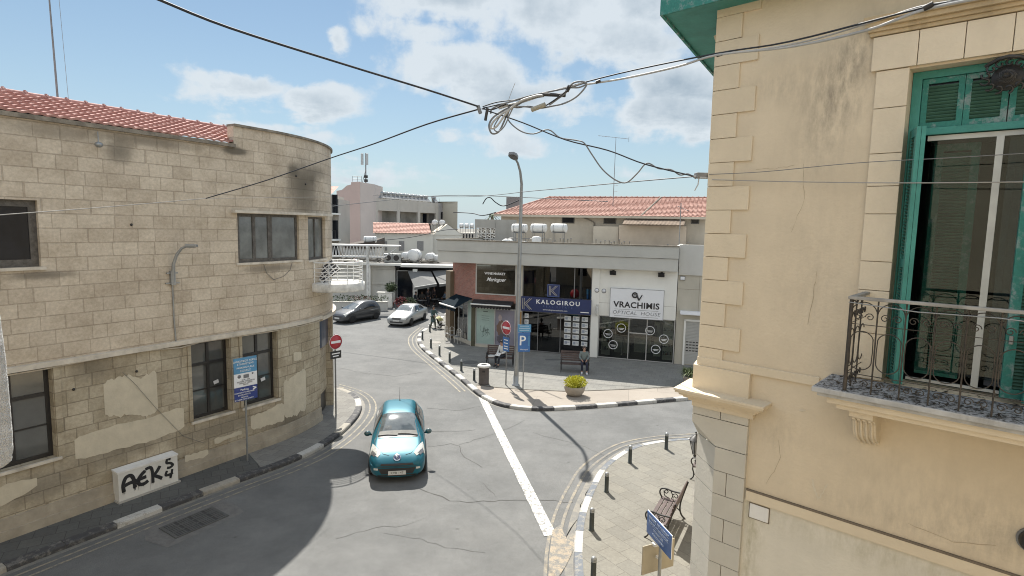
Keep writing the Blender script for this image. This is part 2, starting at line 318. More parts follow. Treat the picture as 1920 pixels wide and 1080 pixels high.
def mat_road():
    m,nt,b=nodes('asphalt'); N=nt.nodes; L=nt.links; b.inputs['Roughness'].default_value=.9; b.inputs['Specular IOR Level'].default_value=.3
    tc=N.new('ShaderNodeTexCoord'); src=tc.outputs['Object']
    def nz(s,d,r=.6): 
        n=N.new('ShaderNodeTexNoise'); n.inputs['Scale'].default_value=s; n.inputs['Detail'].default_value=d; n.inputs['Roughness'].default_value=r; L.new(src,n.inputs[0]); return n.outputs[0]
    def rng(o,a,b_,c,d):
        r=N.new('ShaderNodeMapRange'); r.inputs[1].default_value=a; r.inputs[2].default_value=b_; r.inputs[3].default_value=c; r.inputs[4].default_value=d; L.new(o,r.inputs[0]); return r.outputs[0]
    base=N.new('ShaderNodeMixRGB'); base.inputs[1].default_value=(.126,.128,.126,1); base.inputs[2].default_value=(.160,.161,.157,1); L.new(rng(nz(.35,5),.35,.65,0,1),base.inputs[0]); last=base.outputs[0]
    for s,d,lo,hi in ((70,2,.70,1.26),(24,4,.90,1.09),(7,6,.93,1.06),(1.1,8,.86,1.10),(.22,4,.90,1.08)):
        mx=N.new('ShaderNodeMixRGB'); mx.blend_type='MULTIPLY'; mx.inputs[0].default_value=1; L.new(last,mx.inputs[1]); L.new(rng(nz(s,d,.7),.3,.7,lo,hi),mx.inputs[2]); last=mx.outputs[0]
    # dark specks and small oil spots
    vo=N.new('ShaderNodeTexVoronoi'); vo.inputs['Scale'].default_value=1.1; L.new(src,vo.inputs[0])
    sp=rng(vo.outputs['Distance'],.03,.075,.55,0)
    ms=N.new('ShaderNodeMixRGB'); ms.blend_type='MULTIPLY'; L.new(sp,ms.inputs[0]); L.new(last,ms.inputs[1]); ms.inputs[2].default_value=(.45,.45,.45,1); last=ms.outputs[0]
    L.new(last,b.inputs['Base Color'])
    bp=N.new('ShaderNodeBump'); bp.inputs['Strength'].default_value=.35; bp.inputs['Distance'].default_value=.008; L.new(nz(90,3),bp.inputs['Height']); L.new(bp.outputs[0],b.inputs['Normal'])
    return m
def mat_worn(name,col,under,amount=.5,scale=9,fine=40):
    """old paint worn through to what lies below"""
    m,nt,b=nodes(name); N=nt.nodes; L=nt.links; b.inputs['Roughness'].default_value=.8
    tc=N.new('ShaderNodeTexCoord'); n=N.new('ShaderNodeTexNoise'); n.inputs['Scale'].default_value=scale; n.inputs['Detail'].default_value=8; n.inputs['Roughness'].default_value=.75; L.new(tc.outputs['Object'],n.inputs[0])
    r=N.new('ShaderNodeMapRange'); r.inputs[1].default_value=amount-.05; r.inputs[2].default_value=amount+.05; L.new(n.outputs[0],r.inputs[0])
    mx=N.new('ShaderNodeMixRGB'); L.new(r.outputs[0],mx.inputs[0]); mx.inputs[1].default_value=c4(under); mx.inputs[2].default_value=c4(col)
    n2=N.new('ShaderNodeTexNoise'); n2.inputs['Scale'].default_value=fine; n2.inputs['Detail'].default_value=4; L.new(tc.outputs['Object'],n2.inputs[0])
    r2=N.new('ShaderNodeMapRange'); r2.inputs[1].default_value=.3; r2.inputs[2].default_value=.7; r2.inputs[3].default_value=.82; r2.inputs[4].default_value=1.08; L.new(n2.outputs[0],r2.inputs[0])
    m2=N.new('ShaderNodeMixRGB'); m2.blend_type='MULTIPLY'; m2.inputs[0].default_value=1; L.new(mx.outputs[0],m2.inputs[1]); L.new(r2.outputs[0],m2.inputs[2])
    L.new(m2.outputs[0],b.inputs['Base Color']); MATS[name]=m; return m
def mat_glass(name,tint=(.55,.6,.6),rough=.02,refl=1.0):
    m=bpy.data.materials.new(name); m.use_nodes=True; nt=m.node_tree; N=nt.nodes; L=nt.links; N.clear()
    o=N.new('ShaderNodeOutputMaterial'); t=N.new('ShaderNodeBsdfTransparent'); t.inputs[0].default_value=c4(tint); g=N.new('ShaderNodeBsdfGlossy'); g.inputs['Roughness'].default_value=rough
    f=N.new('ShaderNodeFresnel'); f.inputs[0].default_value=1.6; mu=N.new('ShaderNodeMath'); mu.operation='MULTIPLY'; mu.inputs[1].default_value=refl; mu.use_clamp=True; L.new(f.outputs[0],mu.inputs[0])
    mx=N.new('ShaderNodeMixShader'); L.new(mu.outputs[0],mx.inputs[0]); L.new(t.outputs[0],mx.inputs[1]); L.new(g.outputs[0],mx.inputs[2]); L.new(mx.outputs[0],o.inputs[0]); MATS[name]=m; return m
M_road=mat_road()
M_stone=mat_stone('limestone_blocks',(.61,.53,.42),(.515,.44,.345),(.45,.38,.295),.56,.345,.55,
    stains=[(8.8,8.8,1.1,.95,.62),(8.3,9.2,.3,.22,.7),(9.3,9.0,.25,.2,.6),(6.1,9.6,.5,.14,.8),(2.9,9.2,.4,.35,.5),(3.6,9.55,1.6,.16,.4),(9.8,9.3,.8,.3,.4),(8.9,8.1,1.2,.35,.35),(7.3,6.0,1.2,.14,.45),(1.1,6.15,.8,.12,.5),(1.5,9.5,1.2,.2,.3)])
M_stone_low=mat_stone('weathered_limestone',(.49,.43,.325),(.385,.335,.245),(.31,.265,.195),.46,.33,.75,
    stains=[(2.6,1.5,1.3,.5,.35),(5.2,1.2,1.5,.35,.35),(7.8,.7,1,.3,.5),(.8,1.1,.9,.4,.4),(2.0,3.8,.5,.4,.35)])
M_plinth=pm('plinth_plaster',(.34,.30,.235),.92,.25,1.6,.4,25,grime=.7)
M_patch=pm('patch_plaster',(.53,.475,.365),.92,.09,3,.35,20,grime=.2)
M_cap=pm('stained_concrete',(.20,.175,.14),.95,.45,3,.4,20,grime=.6)
M_ledge=pm('pale_ledge_paint',(.55,.50,.42),.8,.2,3,.2,grime=.6)
M_dwood=pm('dark_weathered_wood',(.05,.043,.037),.6,.5,9,.3,40,col2=(.13,.12,.105))
M_black=pm('black_frame_paint',(.022,.02,.019),.45,.2,5,.1)
M_pane=pm('window_pane',(.085,.087,.082),.10,.25,1.2,0,spec=.8,coat=.6)
M_panedark=pm('dark_window_pane',(.010,.012,.017),.12,.4,2,0,spec=.25)
M_panepale=pm('pale_window_pane',(.13,.14,.135),.12,.45,1.5,0,spec=.7,coat=.3)
M_white=pm('white_paint',(.70,.69,.66),.55,.08,3,.1,grime=.3)
M_oldwhite=pm('flaking_white_paint',(.62,.61,.57),.75,.25,4,.3,20,grime=.8)
M_steel=pm('galvanised_steel',(.30,.31,.31),.45,.12,6,.05,metal=.6)
M_greymetal=pm('grey_metal',(.20,.20,.20),.5,.15,6,.05,metal=.3)
M_iron=pm('black_cast_iron',(.022,.021,.020),.45,.2,8,.1,spec=.6)
M_rub=pm('black_rubber',(.015,.015,.016),.8,.2,8,.1)
M_bwood=pm('brown_bench_wood',(.075,.050,.044),.6,.3,6,.2,60)
M_tile_l=pm('red_roof_tile',(.32,.14,.12),.85,.3,7,.3,30,col2=(.52,.32,.28),grime=.35)
M_tile_f=pm('orange_roof_tile',(.30,.135,.10),.85,.3,3.5,.3,30,col2=(.52,.33,.27),grime=.8)
# ================================================================ GROUND, ROAD, PAVEMENTS
random.seed(7)
g=MB(); g.quad((-1500,-1500,-.05),(1500,-1500,-.05),(1500,1500,-.05),(-1500,1500,-.05)); struct(g,'ground',pm('dusty_ground',(.17,.16,.14),.95,.2,.3,.2,6))
g=MB(); g.quad((-45,-12,0),(45,-12,0),(45,78,0),(-45,78,0)); struct(g,'road',M_road)
kl=[(-16.5,1.5),(-14.2,5.3),(-12.4,8.4),(-10.64,11.33),(-9.59,13.01),(-8.72,14.37),(-7.73,15.83),(-6.85,17.1),(-6.25,18.4),(-5.92,20.1),(-5.9,22.0),(-6.3,23.6),(-7.1,24.8),(-8.3,25.7),(-10,26.4),(-13,27.2),(-18,28.2)]
ks=[(-5.4,52),(-5.75,46),(-6.15,41.5),(-6.3,38.6),(-6.07,36.52),(-5.42,34.15),(-4.01,30.84),(-2.52,27.43),(-1.75,25.55),(-1.17,24.35),(-.34,23.3),(.98,22.85),(2.54,23.1),(4.39,23.62),(6.36,24.26),(8.17,24.85),(12,26.1),(22,29.4)]
kr=[(22,23.8),(14,21.6),(9.5,20.6),(6.66,19.9),(5.4,19.58),(4.13,18.85),(2.96,17.3),(2.34,15.78),(1.86,14.24),(1.61,12.96),(1.47,11.7),(1.36,9.5),(1.3,4),(1.3,-6)]
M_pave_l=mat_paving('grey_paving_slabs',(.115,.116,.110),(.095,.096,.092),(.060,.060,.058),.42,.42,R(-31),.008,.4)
M_pave_s=mat_paving('shop_paving_slabs',(.225,.22,.20),(.19,.187,.172),(.135,.13,.12),.4,.4,R(18),.006,.35)
M_pave_r=mat_paving('cream_paving_slabs',(.215,.205,.175),(.185,.178,.155),(.13,.122,.105),.60,.42,R(55),.007,.35)
M_kb=mat_worn('black_kerb_paint',(.055,.055,.058),(.15,.145,.135),.45,6)
M_kw=mat_worn('white_kerb_paint',(.46,.45,.42),(.32,.30,.26),.42,6)
M_kg=mat_worn('blue_grey_kerb_paint',(.13,.145,.165),(.26,.245,.215),.45,6)
M_kp=pm('bare_kerb_stone',(.30,.28,.24),.9,.2,6,.3,30)
def pavement(name,kerb,extra,mat,z=.12,ins=.24):
    k=smooth_line(kerb,4); a=off_poly(k,ins) if extra else k
    mb=MB(); mb.prism([tuple(p) for p in a]+extra,-.04,z); return struct(mb,name,mat)
def kerbline(name,kerb,mats,step,side,seq,face=.13,wd=.25,tz=.128,start=0):
    k=smooth_line(kerb,6); k=resample(k,step/4); mb=MB(); inner=off_poly(k,wd*side); n=0
    for i in range(0,len(k)-4,4):
        mi=seq[n%len(seq)]; n+=1
        for j in range(i,i+4):
            sh0=.018 if j==i else 0; 
            a=Vector((k[j].x,k[j].y)); b_=Vector((k[j+1].x,k[j+1].y)); c=Vector(inner[j+1]); d=Vector(inner[j])
            if j==i: a=a.lerp(b_,.06); d=d.lerp(c,.06)
            if side>0: P4=[a,b_,c,d]
            else: P4=[d,c,b_,a]
            # chamfered front edge
            fr=.03
            o=[p.copy() for p in (a,b_)]; ia=a.lerp(d,fr/wd); ib=b_.lerp(c,fr/wd)
            vs=[(a.x,a.y,-.02),(b_.x,b_.y,-.02),(b_.x,b_.y,tz-.03),(a.x,a.y,tz-.03),(ia.x,ia.y,tz),(ib.x,ib.y,tz),(c.x,c.y,tz),(d.x,d.y,tz),(c.x,c.y,-.02),(d.x,d.y,-.02)]
            fs=[(0,1,2,3),(3,2,5,4),(4,5,6,7)]
            if j==i: fs.append((0,3,4,7,9))
            if j==i+3: fs.append((1,8,6,5,2))
            if side<0: fs=[f[::-1] for f in fs]
            mb.add(vs,fs,mi)
    # dark joint core under the blocks
    for i in range(len(k)-1):
        a,b_=k[i],k[i+1]; ia=Vector(off_poly(k,.012*side)[i]) if False else None
    core=off_poly(k,.012*side)
    for i in range(len(core)-1):
        a=core[i];b_=core[i+1];c=inner[i+1];d=inner[i]
        q=[(a[0],a[1],tz-.012),(b_[0],b_[1],tz-.012),(c[0],c[1],tz-.012),(d[0],d[1],tz-.012)]
        q2=[(a[0],a[1],-.02),(b_[0],b_[1],-.02),(b_[0],b_[1],tz-.02),(a[0],a[1],tz-.02)]
        mb.add(q,[(0,1,2,3) if side>0 else (3,2,1,0)],3); mb.add(q2,[(0,1,2,3) if side>0 else (3,2,1,0)],3)
    return struct(mb,name,mats)
# left pavement lies to the left of its kerb line, shop pavement to the left, right pavement to the left
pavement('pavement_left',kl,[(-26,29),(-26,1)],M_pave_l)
pavement('pavement_shops',ks,[(22,60),(-5,60)],M_pave_s)
pavement('pavement_right',kr,[(30,-6),(30,23.8)],M_pave_r,ins=.185)
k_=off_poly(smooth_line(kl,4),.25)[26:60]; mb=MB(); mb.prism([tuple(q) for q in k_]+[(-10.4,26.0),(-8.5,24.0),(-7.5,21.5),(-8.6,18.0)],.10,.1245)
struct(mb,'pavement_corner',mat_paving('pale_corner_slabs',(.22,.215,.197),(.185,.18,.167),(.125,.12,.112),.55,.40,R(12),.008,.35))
KM=[M_kw,M_kb,M_kp,pm('kerb_joint',(.09,.085,.08),.95,.1),M_kg]
kerbline('kerb_left',kl,KM,1.05,1,[2,1,1,0,1,2,1,1,0,1])
kerbline('kerb_shops',ks,KM,.95,1,[0,1])
kerbline('kerb_right',kr,KM,.95,1,[0,4],wd=.2)
# gravel bed in the shop pavement with its thin dark edging
edge=[(-1.55,26.1),(-.6,25.75),(.6,25.5),(2.6,25.35),(4.5,25.7),(6.5,26.15),(9,26.8),(14,28.3)]
kk=[tuple(p) for p in off_poly(smooth_line(ks[8:16],4),.26)]+[(14,26.95)]
M_gravel=mat_paving('exposed_aggregate',(.31,.275,.235),(.28,.25,.215),(.2,.18,.155),2.6,2.2,R(12),.01,.3,38)
mb=MB(); mb.prism(kk+[e for e in edge[::-1]],.10,.126); struct(mb,'gravel_bed',M_gravel)
mb=MB()
for a,b_ in zip(edge,edge[1:]):
    d=(Vector(b_)-Vector(a)); mb.box(((a[0]+b_[0])/2,(a[1]+b_[1])/2,.128),(d.length,.07,.035),0,math.atan2(d.y,d.x))
struct(mb,'edging_strip',pm('edging_stone',(.13,.12,.10),.9,.3,6,.2))
# road markings: worn lines laid 4 mm over the asphalt
M_yel=mat_worn('worn_yellow_line',(.29,.255,.19),(.155,.152,.142),.49,5,30)
M_yel2=mat_worn('faded_yellow_line',(.27,.235,.175),(.17,.162,.145),.53,4,30)
M_wht=mat_worn('worn_white_line',(.62,.61,.57),(.22,.215,.205),.485,9,26)
mb=MB()
for d in (-.32,-.56): ribbon(mb,[Vector(p) for p in off_poly(smooth_line(kl[:14],6),d)],.06,.008)
for d in (-.30,-.55): ribbon(mb,[Vector(p) for p in off_poly(smooth_line(ks[2:9],6),d)],.075,.008)
struct(mb,'double_yellow_lines',M_yel)
mb=MB(); 
for d in (-.36,-.62): ribbon(mb,[Vector(p) for p in off_poly(smooth_line(kr[2:13],6),d)],.08,.008)
struct(mb,'double_yellow_lines_right',M_yel2)
mb=MB(); ribbon(mb,[Vector(p) for p in off_poly(smooth_line(kr[2:13],6),-.10)],.2,.004)
ribbon(mb,[Vector(p) for p in off_poly(smooth_line(kl[:14],6),-.06)],.13,.004); ribbon(mb,[Vector(p) for p in off_poly(smooth_line(ks[2:16],6),-.05)],.11,.004)
struct(mb,'gutter_strip',mat_worn('concrete_gutter',(.215,.20,.17),(.165,.16,.145),.5,3))
mb=MB()
wl0,wl1=Vector((-1.24,24.7)),Vector((1.07,13.3)); n=26
for i in range(n):
    a=wl0.lerp(wl1,i/n); b_=wl0.lerp(wl1,(i+1)/n); d=Vector((.155,.03)); j1=random.uniform(-.008,.008)
    mb.quad((a.x-d.x+j1,a.y-d.y,.0115),(b_.x-d.x+j1,b_.y-d.y,.0115),(b_.x+d.x,b_.y+d.y,.0115),(a.x+d.x,a.y+d.y,.0115))
struct(mb,'give_way_line',M_wht)
# patch of pale repair mortar where the yellow lines meet the white one
mb=MB(); c=[G(x,y) for x,y in [(1036,995),(1050,985),(1062,1010),(1080,1004),(1076,1030),(1062,1060),(1048,1082),(1028,1085),(1030,1040)]]
mb.add([(p.x,p.y,.0155) for p in c],[list(range(len(c)))[::-1]]); struct(mb,'road_patch',mat_worn('ochre_repair',(.30,.25,.185),(.17,.165,.15),.50,5))
# cracks in the asphalt
mb=MB()
def crack(pts,wd=.022,seed=1,z=.004):
    rr=random.Random(seed); P=[G(x,y) for x,y in pts]; out=[]
    for a,b_ in zip(P,P[1:]):
        n=max(2,int((b_-a).length/.22))
        for k in range(n):
            q=a.lerp(b_,k/n); out.append(Vector((q.x+rr.uniform(-.035,.035),q.y+rr.uniform(-.05,.05))))
    for i in range(len(out)-1):
        a,b_=out[i],out[i+1]; t=(b_-a).normalized(); nn=Vector((-t.y,t.x)); w0=wd*rr.uniform(.4,1.0)
        mb.quad((*(a-nn*w0),z),(*(b_-nn*w0),z),(*(b_+nn*w0),z),(*(a+nn*w0),z))
crack([(789,918),(812,926),(845,938),(890,942),(940,938),(1000,937),(1040,938),(1090,945)],.020,1)
crack([(800,838),(822,836),(845,832),(862,836),(862,848),(885,866),(915,880)],.013,2)
crack([(862,834),(900,822),(930,812),(960,800),(990,785)],.012,3)
crack([(800,808),(840,809),(905,806)],.012,4); crack([(800,766),(860,770),(910,760)],.014,5)
crack([(690,700),(740,706),(800,697)],.014,6); crack([(640,690),(700,704)],.012,7); crack([(1000,812),(1090,835),(1150,862)],.010,8)
crack([(905,905),(925,925),(932,938)],.009,9); crack([(1036,1060),(1060,1010),(1085,975),(1092,940),(1120,890)],.014,12)
crack([(630,1010),(700,990),(760,985),(812,965)],.007,10); crack([(720,1000),(790,1012),(850,1030),(930,1035)],.007,11)
struct(mb,'road_cracks',pm('crack_shadow_tar',(.065,.063,.06),.95,.2,8,0))
# drain: concrete surround and iron grate on the road by the left kerb
dr=thing('drain_grate','rectangular iron drain grate set in a pale concrete patch beside the left kerb','drain',(-7.8,13.6,.004),R(57))
mb=MB(); mb.add([(x,y,.001) for x,y in [(-.95,-.62),(.1,-.6),(1.0,-.5),(1.1,.1),(.9,.62),(-.2,.58),(-.85,.66),(-1.1,.1)]],[(0,1,2,3,4,5,6,7)]); mb.build('surround',mat_worn('concrete_surround',(.155,.152,.145),(.125,.122,.118),.5,4),dr)
mb=MB(); mb.b(-.62,.62,-.36,.36,.004,.008); mb.build('pit',pm('dark_pit',(.05,.05,.05),.9,0,1,0),dr)
mb=MB()
for s in (-1,1): mb.b(-.66,.66,s*.38-.02,s*.38+.02,.004,.022); mb.b(s*.64-.02,s*.64+.02,-.36,.36,.004,.022)
for i in range(22):
    if i%6==5: continue
    x=-.6+i*.0573; mb.b(x-.019,x+.019,-.36,.36,.006,.02)
for y in (-.12,.12): mb.b(-.62,.62,y-.02,y+.02,.0205,.024)
mb.build('grate',pm('worn_grate_iron',(.085,.085,.083),.8,.2,6,.1),dr)
# manhole cover in the shop pavement
for k,(px,py,r_,lb) in enumerate([(882,679,.42,'round dark manhole cover in the shop pavement beside the litter bin'),(816,642,.40,'pale round manhole cover at the sunlit tip of the shop pavement'),(1037,674,.35,'dark oblong drain cover in the paving before the blue signed shop')]):
    p=G(px,py,.13); mb=MB(); mb.lathe([(r_,0),(r_,.008),(r_-.03,.010),(1e-4,.011)],20)
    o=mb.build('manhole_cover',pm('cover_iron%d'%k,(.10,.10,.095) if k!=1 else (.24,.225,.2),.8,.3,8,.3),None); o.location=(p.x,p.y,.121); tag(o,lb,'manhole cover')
    if k==2: o.scale=(1.3,.5,1)

# ================================================================ LEFT CURVED STONE BUILDING
L0=Vector((-11.57,12.38)); dL=Vector((.515,.857)); nL=Vector((.857,-.515)); SUMM=7.07; RA=6.0
TP=L0+dL*SUMM; CC=TP-nL*RA; TH0=math.atan2(nL.y,nL.x)
def P(s,off=0.0):     # off: outwards
    if s<=SUMM: p=L0+dL*s; n=nL
    else:
        th=TH0+(s-SUMM)/RA
        n=Vector((math.cos(th),math.sin(th))); p=CC+n*RA
    return p+n*off
SEND=SUMM+RA*R(150)
def arc_cuts(a,b,st=.3):
    out=[a]; 
    if b>SUMM:
        x=max(a,SUMM)
        if x>a+1e-3: out.append(x)
        n=max(1,int((b-x)/st)); out+= [x+(b-x)*i/n for i in range(1,n+1)]
    else: out.append(b)
    return out
def cwall(mb,s0,s1,z0,z1,ops=(),depth=.25,off=0,mi=0,mir=0):
    ss=set(arc_cuts(s0,s1)); zs={z0,z1}
    for a,b_,c,d in ops:
        for x in (a,b_):
            if s0<x<s1: ss.add(x)
        for x in (c,d):
            if z0<x<z1: zs.add(x)
    ss=sorted(ss); zs=sorted(zs)
    def V(s,z,o=off): p=P(s,o); return (p.x,p.y,z)
    for a,b_ in zip(ss,ss[1:]):
        if b_-a<1e-4: continue
        for c,d in zip(zs,zs[1:]):
            ms,mz=(a+b_)/2,(c+d)/2
            if any(o[0]<ms<o[1] and o[2]<mz<o[3] for o in ops): continue
            mb.quad(V(a,c),V(b_,c),V(b_,d),V(a,d),mi,[(a,c),(b_,c),(b_,d),(a,d)])
    for a,b_,c,d in ops:
        i0=off-depth
        mb.quad(V(a,c),V(a,d),V(a,d,i0),V(a,c,i0),mir,[(a,c),(a,d),(a+depth,d),(a+depth,c)])
        mb.quad(V(b_,d),V(b_,c),V(b_,c,i0),V(b_,d,i0),mir,[(b_,d),(b_,c),(b_+depth,c),(b_+depth,d)])
        cuts=[x for x in ss if a-1e-6<=x<=b_+1e-6]
        for x,y in zip(cuts,cuts[1:]):
            mb.quad(V(x,c,i0),V(y,c,i0),V(y,c),V(x,c),mir,[(x,c),(y,c),(y,c+depth),(x,c+depth)])
            mb.quad(V(x,d),V(y,d),V(y,d,i0),V(x,d,i0),mir,[(x,d),(y,d),(y,d+depth),(x,d+depth)])
def cband(mb,s0,s1,z0,z1,out,mi=0,inn=0.0):
    ss=arc_cuts(s0,s1,.25); 
    def V(s,z,o): p=P(s,o); return (p.x,p.y,z)
    for a,b_ in zip(ss,ss[1:]):
        uv=lambda q:[(a,z0),(b_,z0),(b_,z1),(a,z1)]
        mb.quad(V(a,z0,out),V(b_,z0,out),V(b_,z1,out),V(a,z1,out),mi,uv(0))
        mb.quad(V(a,z1,out),V(b_,z1,out),V(b_,z1,inn),V(a,z1,inn),mi,uv(0))
        mb.quad(V(a,z0,inn),V(b_,z0,inn),V(b_,z0,out),V(a,z0,out),mi,uv(0))
    mb.quad(V(s0,z0,inn),V(s0,z0,out),V(s0,z1,out),V(s0,z1,inn),mi,[(0,0)]*4); mb.quad(V(s1,z0,out),V(s1,z0,inn),V(s1,z1,inn),V(s1,z1,out),mi,[(0,0)]*4)
sb=thing('stone_building','long curved limestone block building with red tiled roof and round corner','building',(L0.x,L0.y,0))
UW=[(-.55,1.12,6.35,7.88),(6.1,8.5,6.22,7.74),(9.02,10.45,6.17,7.70)]
GW=[(-.35,1.18,1.72,3.95),(4.53,5.72,1.64,3.95),(6.14,7.38,1.62,3.95),(9.74,11.5,.12,3.85)]
mb=MB()
cwall(mb,-16,6.06,4.0,9.75,[UW[0]],.16)
cwall(mb,6.06,SEND,4.0,10.33,UW[1:],.14)
cwall(mb,-16,SEND,0,4.0,GW,.30,mi=1,mir=1)
# back of the recess by the corner, step face, roof deck
cwall(mb,9.74,11.5,.9,3.85,off=-.25,mi=1); cwall(mb,9.74,11.5,.1,.95,off=-.29,mi=2)
e=P(6.06); e2=P(6.06,-.3)
mb.quad((e.x,e.y,9.75),(e.x,e.y,10.33),(e2.x,e2.y,10.33),(e2.x,e2.y,9.75),0,[(6,9.75),(6,10.33),(6.3,10.33),(6.3,9.75)])
cwall(mb,6.06,SEND,9.6,10.33,off=-.3)      # inner face of parapet (seen from behind)
wall=mb.build('wall',[M_stone,M_stone_low,M_black],sb,world=True)
deck=[P(s) for s in arc_cuts(6.06,SEND,.6)]
deck=[(p.x,p.y) for p in deck]+[(-19.5,26.5),(-19.5,12)]
mb=MB(); q=P(-16); p6=P(6.06)
mb.prism([(p.x,p.y) for p in [P(-16,-.02),P(6.06,-.02)]]+[(p6.x-7.7,p6.y+4.6),(q.x-7.7,q.y+4.6)],9.5,9.72)
d2=[P(s,-.02) for s in arc_cuts(6.06,SEND,.6)]; mb.prism([(p.x,p.y) for p in d2]+[(p6.x-7.7,p6.y+4.6)],9.5,9.72)
mb.build('roof_deck',M_cap,sb,world=True)
mb=MB(); cband(mb,6.06,SEND,10.33,10.40,.07,0,-.34); cband(mb,-16,6.06,9.70,9.80,.10,0,-.2); mb.build('coping',M_cap,sb,world=True)
mb=MB(); cband(mb,-16,9.74,3.98,4.10,.13); cband(mb,9.74,13.5,3.92,4.05,.13); mb.build('string_course',M_ledge,sb,world=True)
mb=MB(); cband(mb,5.9,10.75,7.75,7.83,.22); mb.build('window_hood',M_ledge,sb,world=True)
mb=MB(); cband(mb,-16,9.72,.10,.62,.045); cband(mb,-16,9.72,.05,.34,.09); mb.build('plinth',M_plinth,sb,world=True)
def patch(s0,s1,zb,zt,j=.08,n=26,off=.006,seed=0,tilt=0):
    rr=random.Random(seed); top=[zt]; bot=[zb]
    for i in range(n): top.append(top[-1]+rr.uniform(-j,j)*.5); bot.append(bot[-1]+rr.uniform(-j,j)*.5)
    mb=MB()
    def V(i,z): 
        s=s0+(s1-s0)*i/n; p=P(s,off); return (p.x,p.y,z)
    ed=lambda i: .10*(1 if i in(0,n) else .35 if i in(1,n-1) else 0)*(zt-zb)
    for i in range(n):
        mb.quad(V(i,bot[i]+ed(i)),V(i+1,bot[i+1]+ed(i+1)),V(i+1,top[i+1]-ed(i+1)),V(i,top[i]-ed(i)))
    return mb
for a in [(2.25,3.55,2.38,3.38,.12,26,.006,1),(1.55,4.25,1.47,2.08,.05,26,.006,2),(7.62,8.72,.85,2.2,.1,26,.006,3),(6.35,7.62,.86,1.32,.06,26,.006,4),(-2,.75,.95,1.35,.1,20,.006,5),(5.1,6.0,.75,.95,.05,16,.052,6),(8.1,8.5,2.75,3.05,.03,10,.006,7),(4.2,4.9,.52,.74,.06,12,.05,9)]:
    patch(*a).build('plaster_patch',M_patch,sb,world=True)
def window(root,A,B,za,zb,inset,fm,pmat,mull=(.5,),trans=(),fw=.07,lower_bars=(),sill=None,nm='window',label=None,sillmat=None,deep=.06):
    """A,B plan points of the opening (left, right as seen from outside)"""
    A=Vector(A);B=Vector(B); d=(B-A); W_=d.length; d.normalize(); ang=math.atan2(d.y,d.x)
    inv=wm(root).inverted(); rz=ang-root.rotation_euler.z
    mb=MB(); H_=zb-za; y=inset
    mb.b(0,fw,y,y+deep,0,H_); mb.b(W_-fw,W_,y,y+deep,0,H_); mb.b(fw,W_-fw,y,y+deep,0,fw*1.15); mb.b(fw,W_-fw,y,y+deep,H_-fw,H_)
    for m_ in mull: mb.b(W_*m_-fw*.5,W_*m_+fw*.5,y-.006,y+deep-.006,fw*1.15,H_-fw)
    tz=[]
    for t in trans:
        mb.b(fw,W_-fw,y-.012,y+deep-.012,H_*t-fw*.5,H_*t+fw*.5); tz.append(H_*t)
    for lb in lower_bars: mb.b(fw,W_-fw,y+.01,y+deep-.01,H_*lb-fw*.22,H_*lb+fw*.22)
    o=mb.build(nm,fm,root); o.location=inv@Vector((A.x,A.y,za)); o.rotation_euler=(0,0,rz)
    if label: o['label']=label
    mp=MB(); mp.b(fw*.5,W_-fw*.5,y+deep*.45,y+deep*.7,fw*.5,H_-fw*.5); mp.build('pane',pmat,o)
    if sill:
        ms=MB(); ms.b(-.08,W_+.08,-sill,inset+.02,-.07,-.002); ms.build('sill',sillmat or M_ledge,o)
    return o
for a,b_,c,d in GW[:3]: window(sb,P(a),P(b_),c,d,.2,M_black,M_pane,(.5,),(.70,),.085,(.36,),sill=.07)
window(sb,P(-.55),P(1.12),6.35,7.88,.11,M_dwood,M_panedark,(.44,),(),.15,sill=.05,label='old dark wooden window with black glass')
window(sb,P(6.1),P(7.30),6.22,7.74,.07,M_dwood,M_panepale,(.50,),(),.10,sill=.06)
window(sb,P(7.30),P(8.5),6.22,7.74,.08,M_dwood,M_panepale,(),(),.085,sill=.06)
window(sb,P(9.02),P(10.45),6.17,7.70,.10,M_dwood,M_panepale,(.52,),(),.07,sill=.06)
for s_,z_ in ((5.35,2.62),(6.95,2.35)):
    mb=MB(); p=P(s_,-.165); mb.box((p.x,p.y,z_),(.16,.004,.11),0,M=Matrix.Rotation(math.atan2(dL.y,dL.x),4,'Z')@Matrix.Rotation(R(-12),4,'Y')); mb.build('paper_note',pm('paper_white',(.6,.6,.6),.7,.05,3,0),sb,world=True)
# stone jambs proud of the wall beside the ground floor windows
for s0,s1 in ((1.20,1.34),(5.74,5.84),(6.02,6.12),(7.40,7.52),(4.41,4.51)):
    mb=MB(); cband(mb,s0,s1,1.64,3.97,.03); mb.build('window_jamb',M_stone_low,sb,world=True)
# dark blue panel on the recessed pier
mb=MB(); 
for a,b_ in ((9.8,10.35),(10.35,10.95),(10.95,11.45)):
    p=P(a,-.22);q=P(b_,-.22);p2=P(a,-.16);q2=P(b_,-.16)
    mb.add([(p.x,p.y,2.75),(q.x,q.y,2.75),(q2.x,q2.y,2.75),(p2.x,p2.y,2.75),(p.x,p.y,3.82),(q.x,q.y,3.82),(q2.x,q2.y,3.82),(p2.x,p2.y,3.82)],[(3,2,1,0)[::-1],(4,5,6,7)[::-1],(3,2,6,7),(0,3,7,4),(2,1,5,6)])
mb.build('blue_panel',pm('navy_enamel',(.02,.035,.075),.3,.1,3,0,coat=.4),sb,world=True)
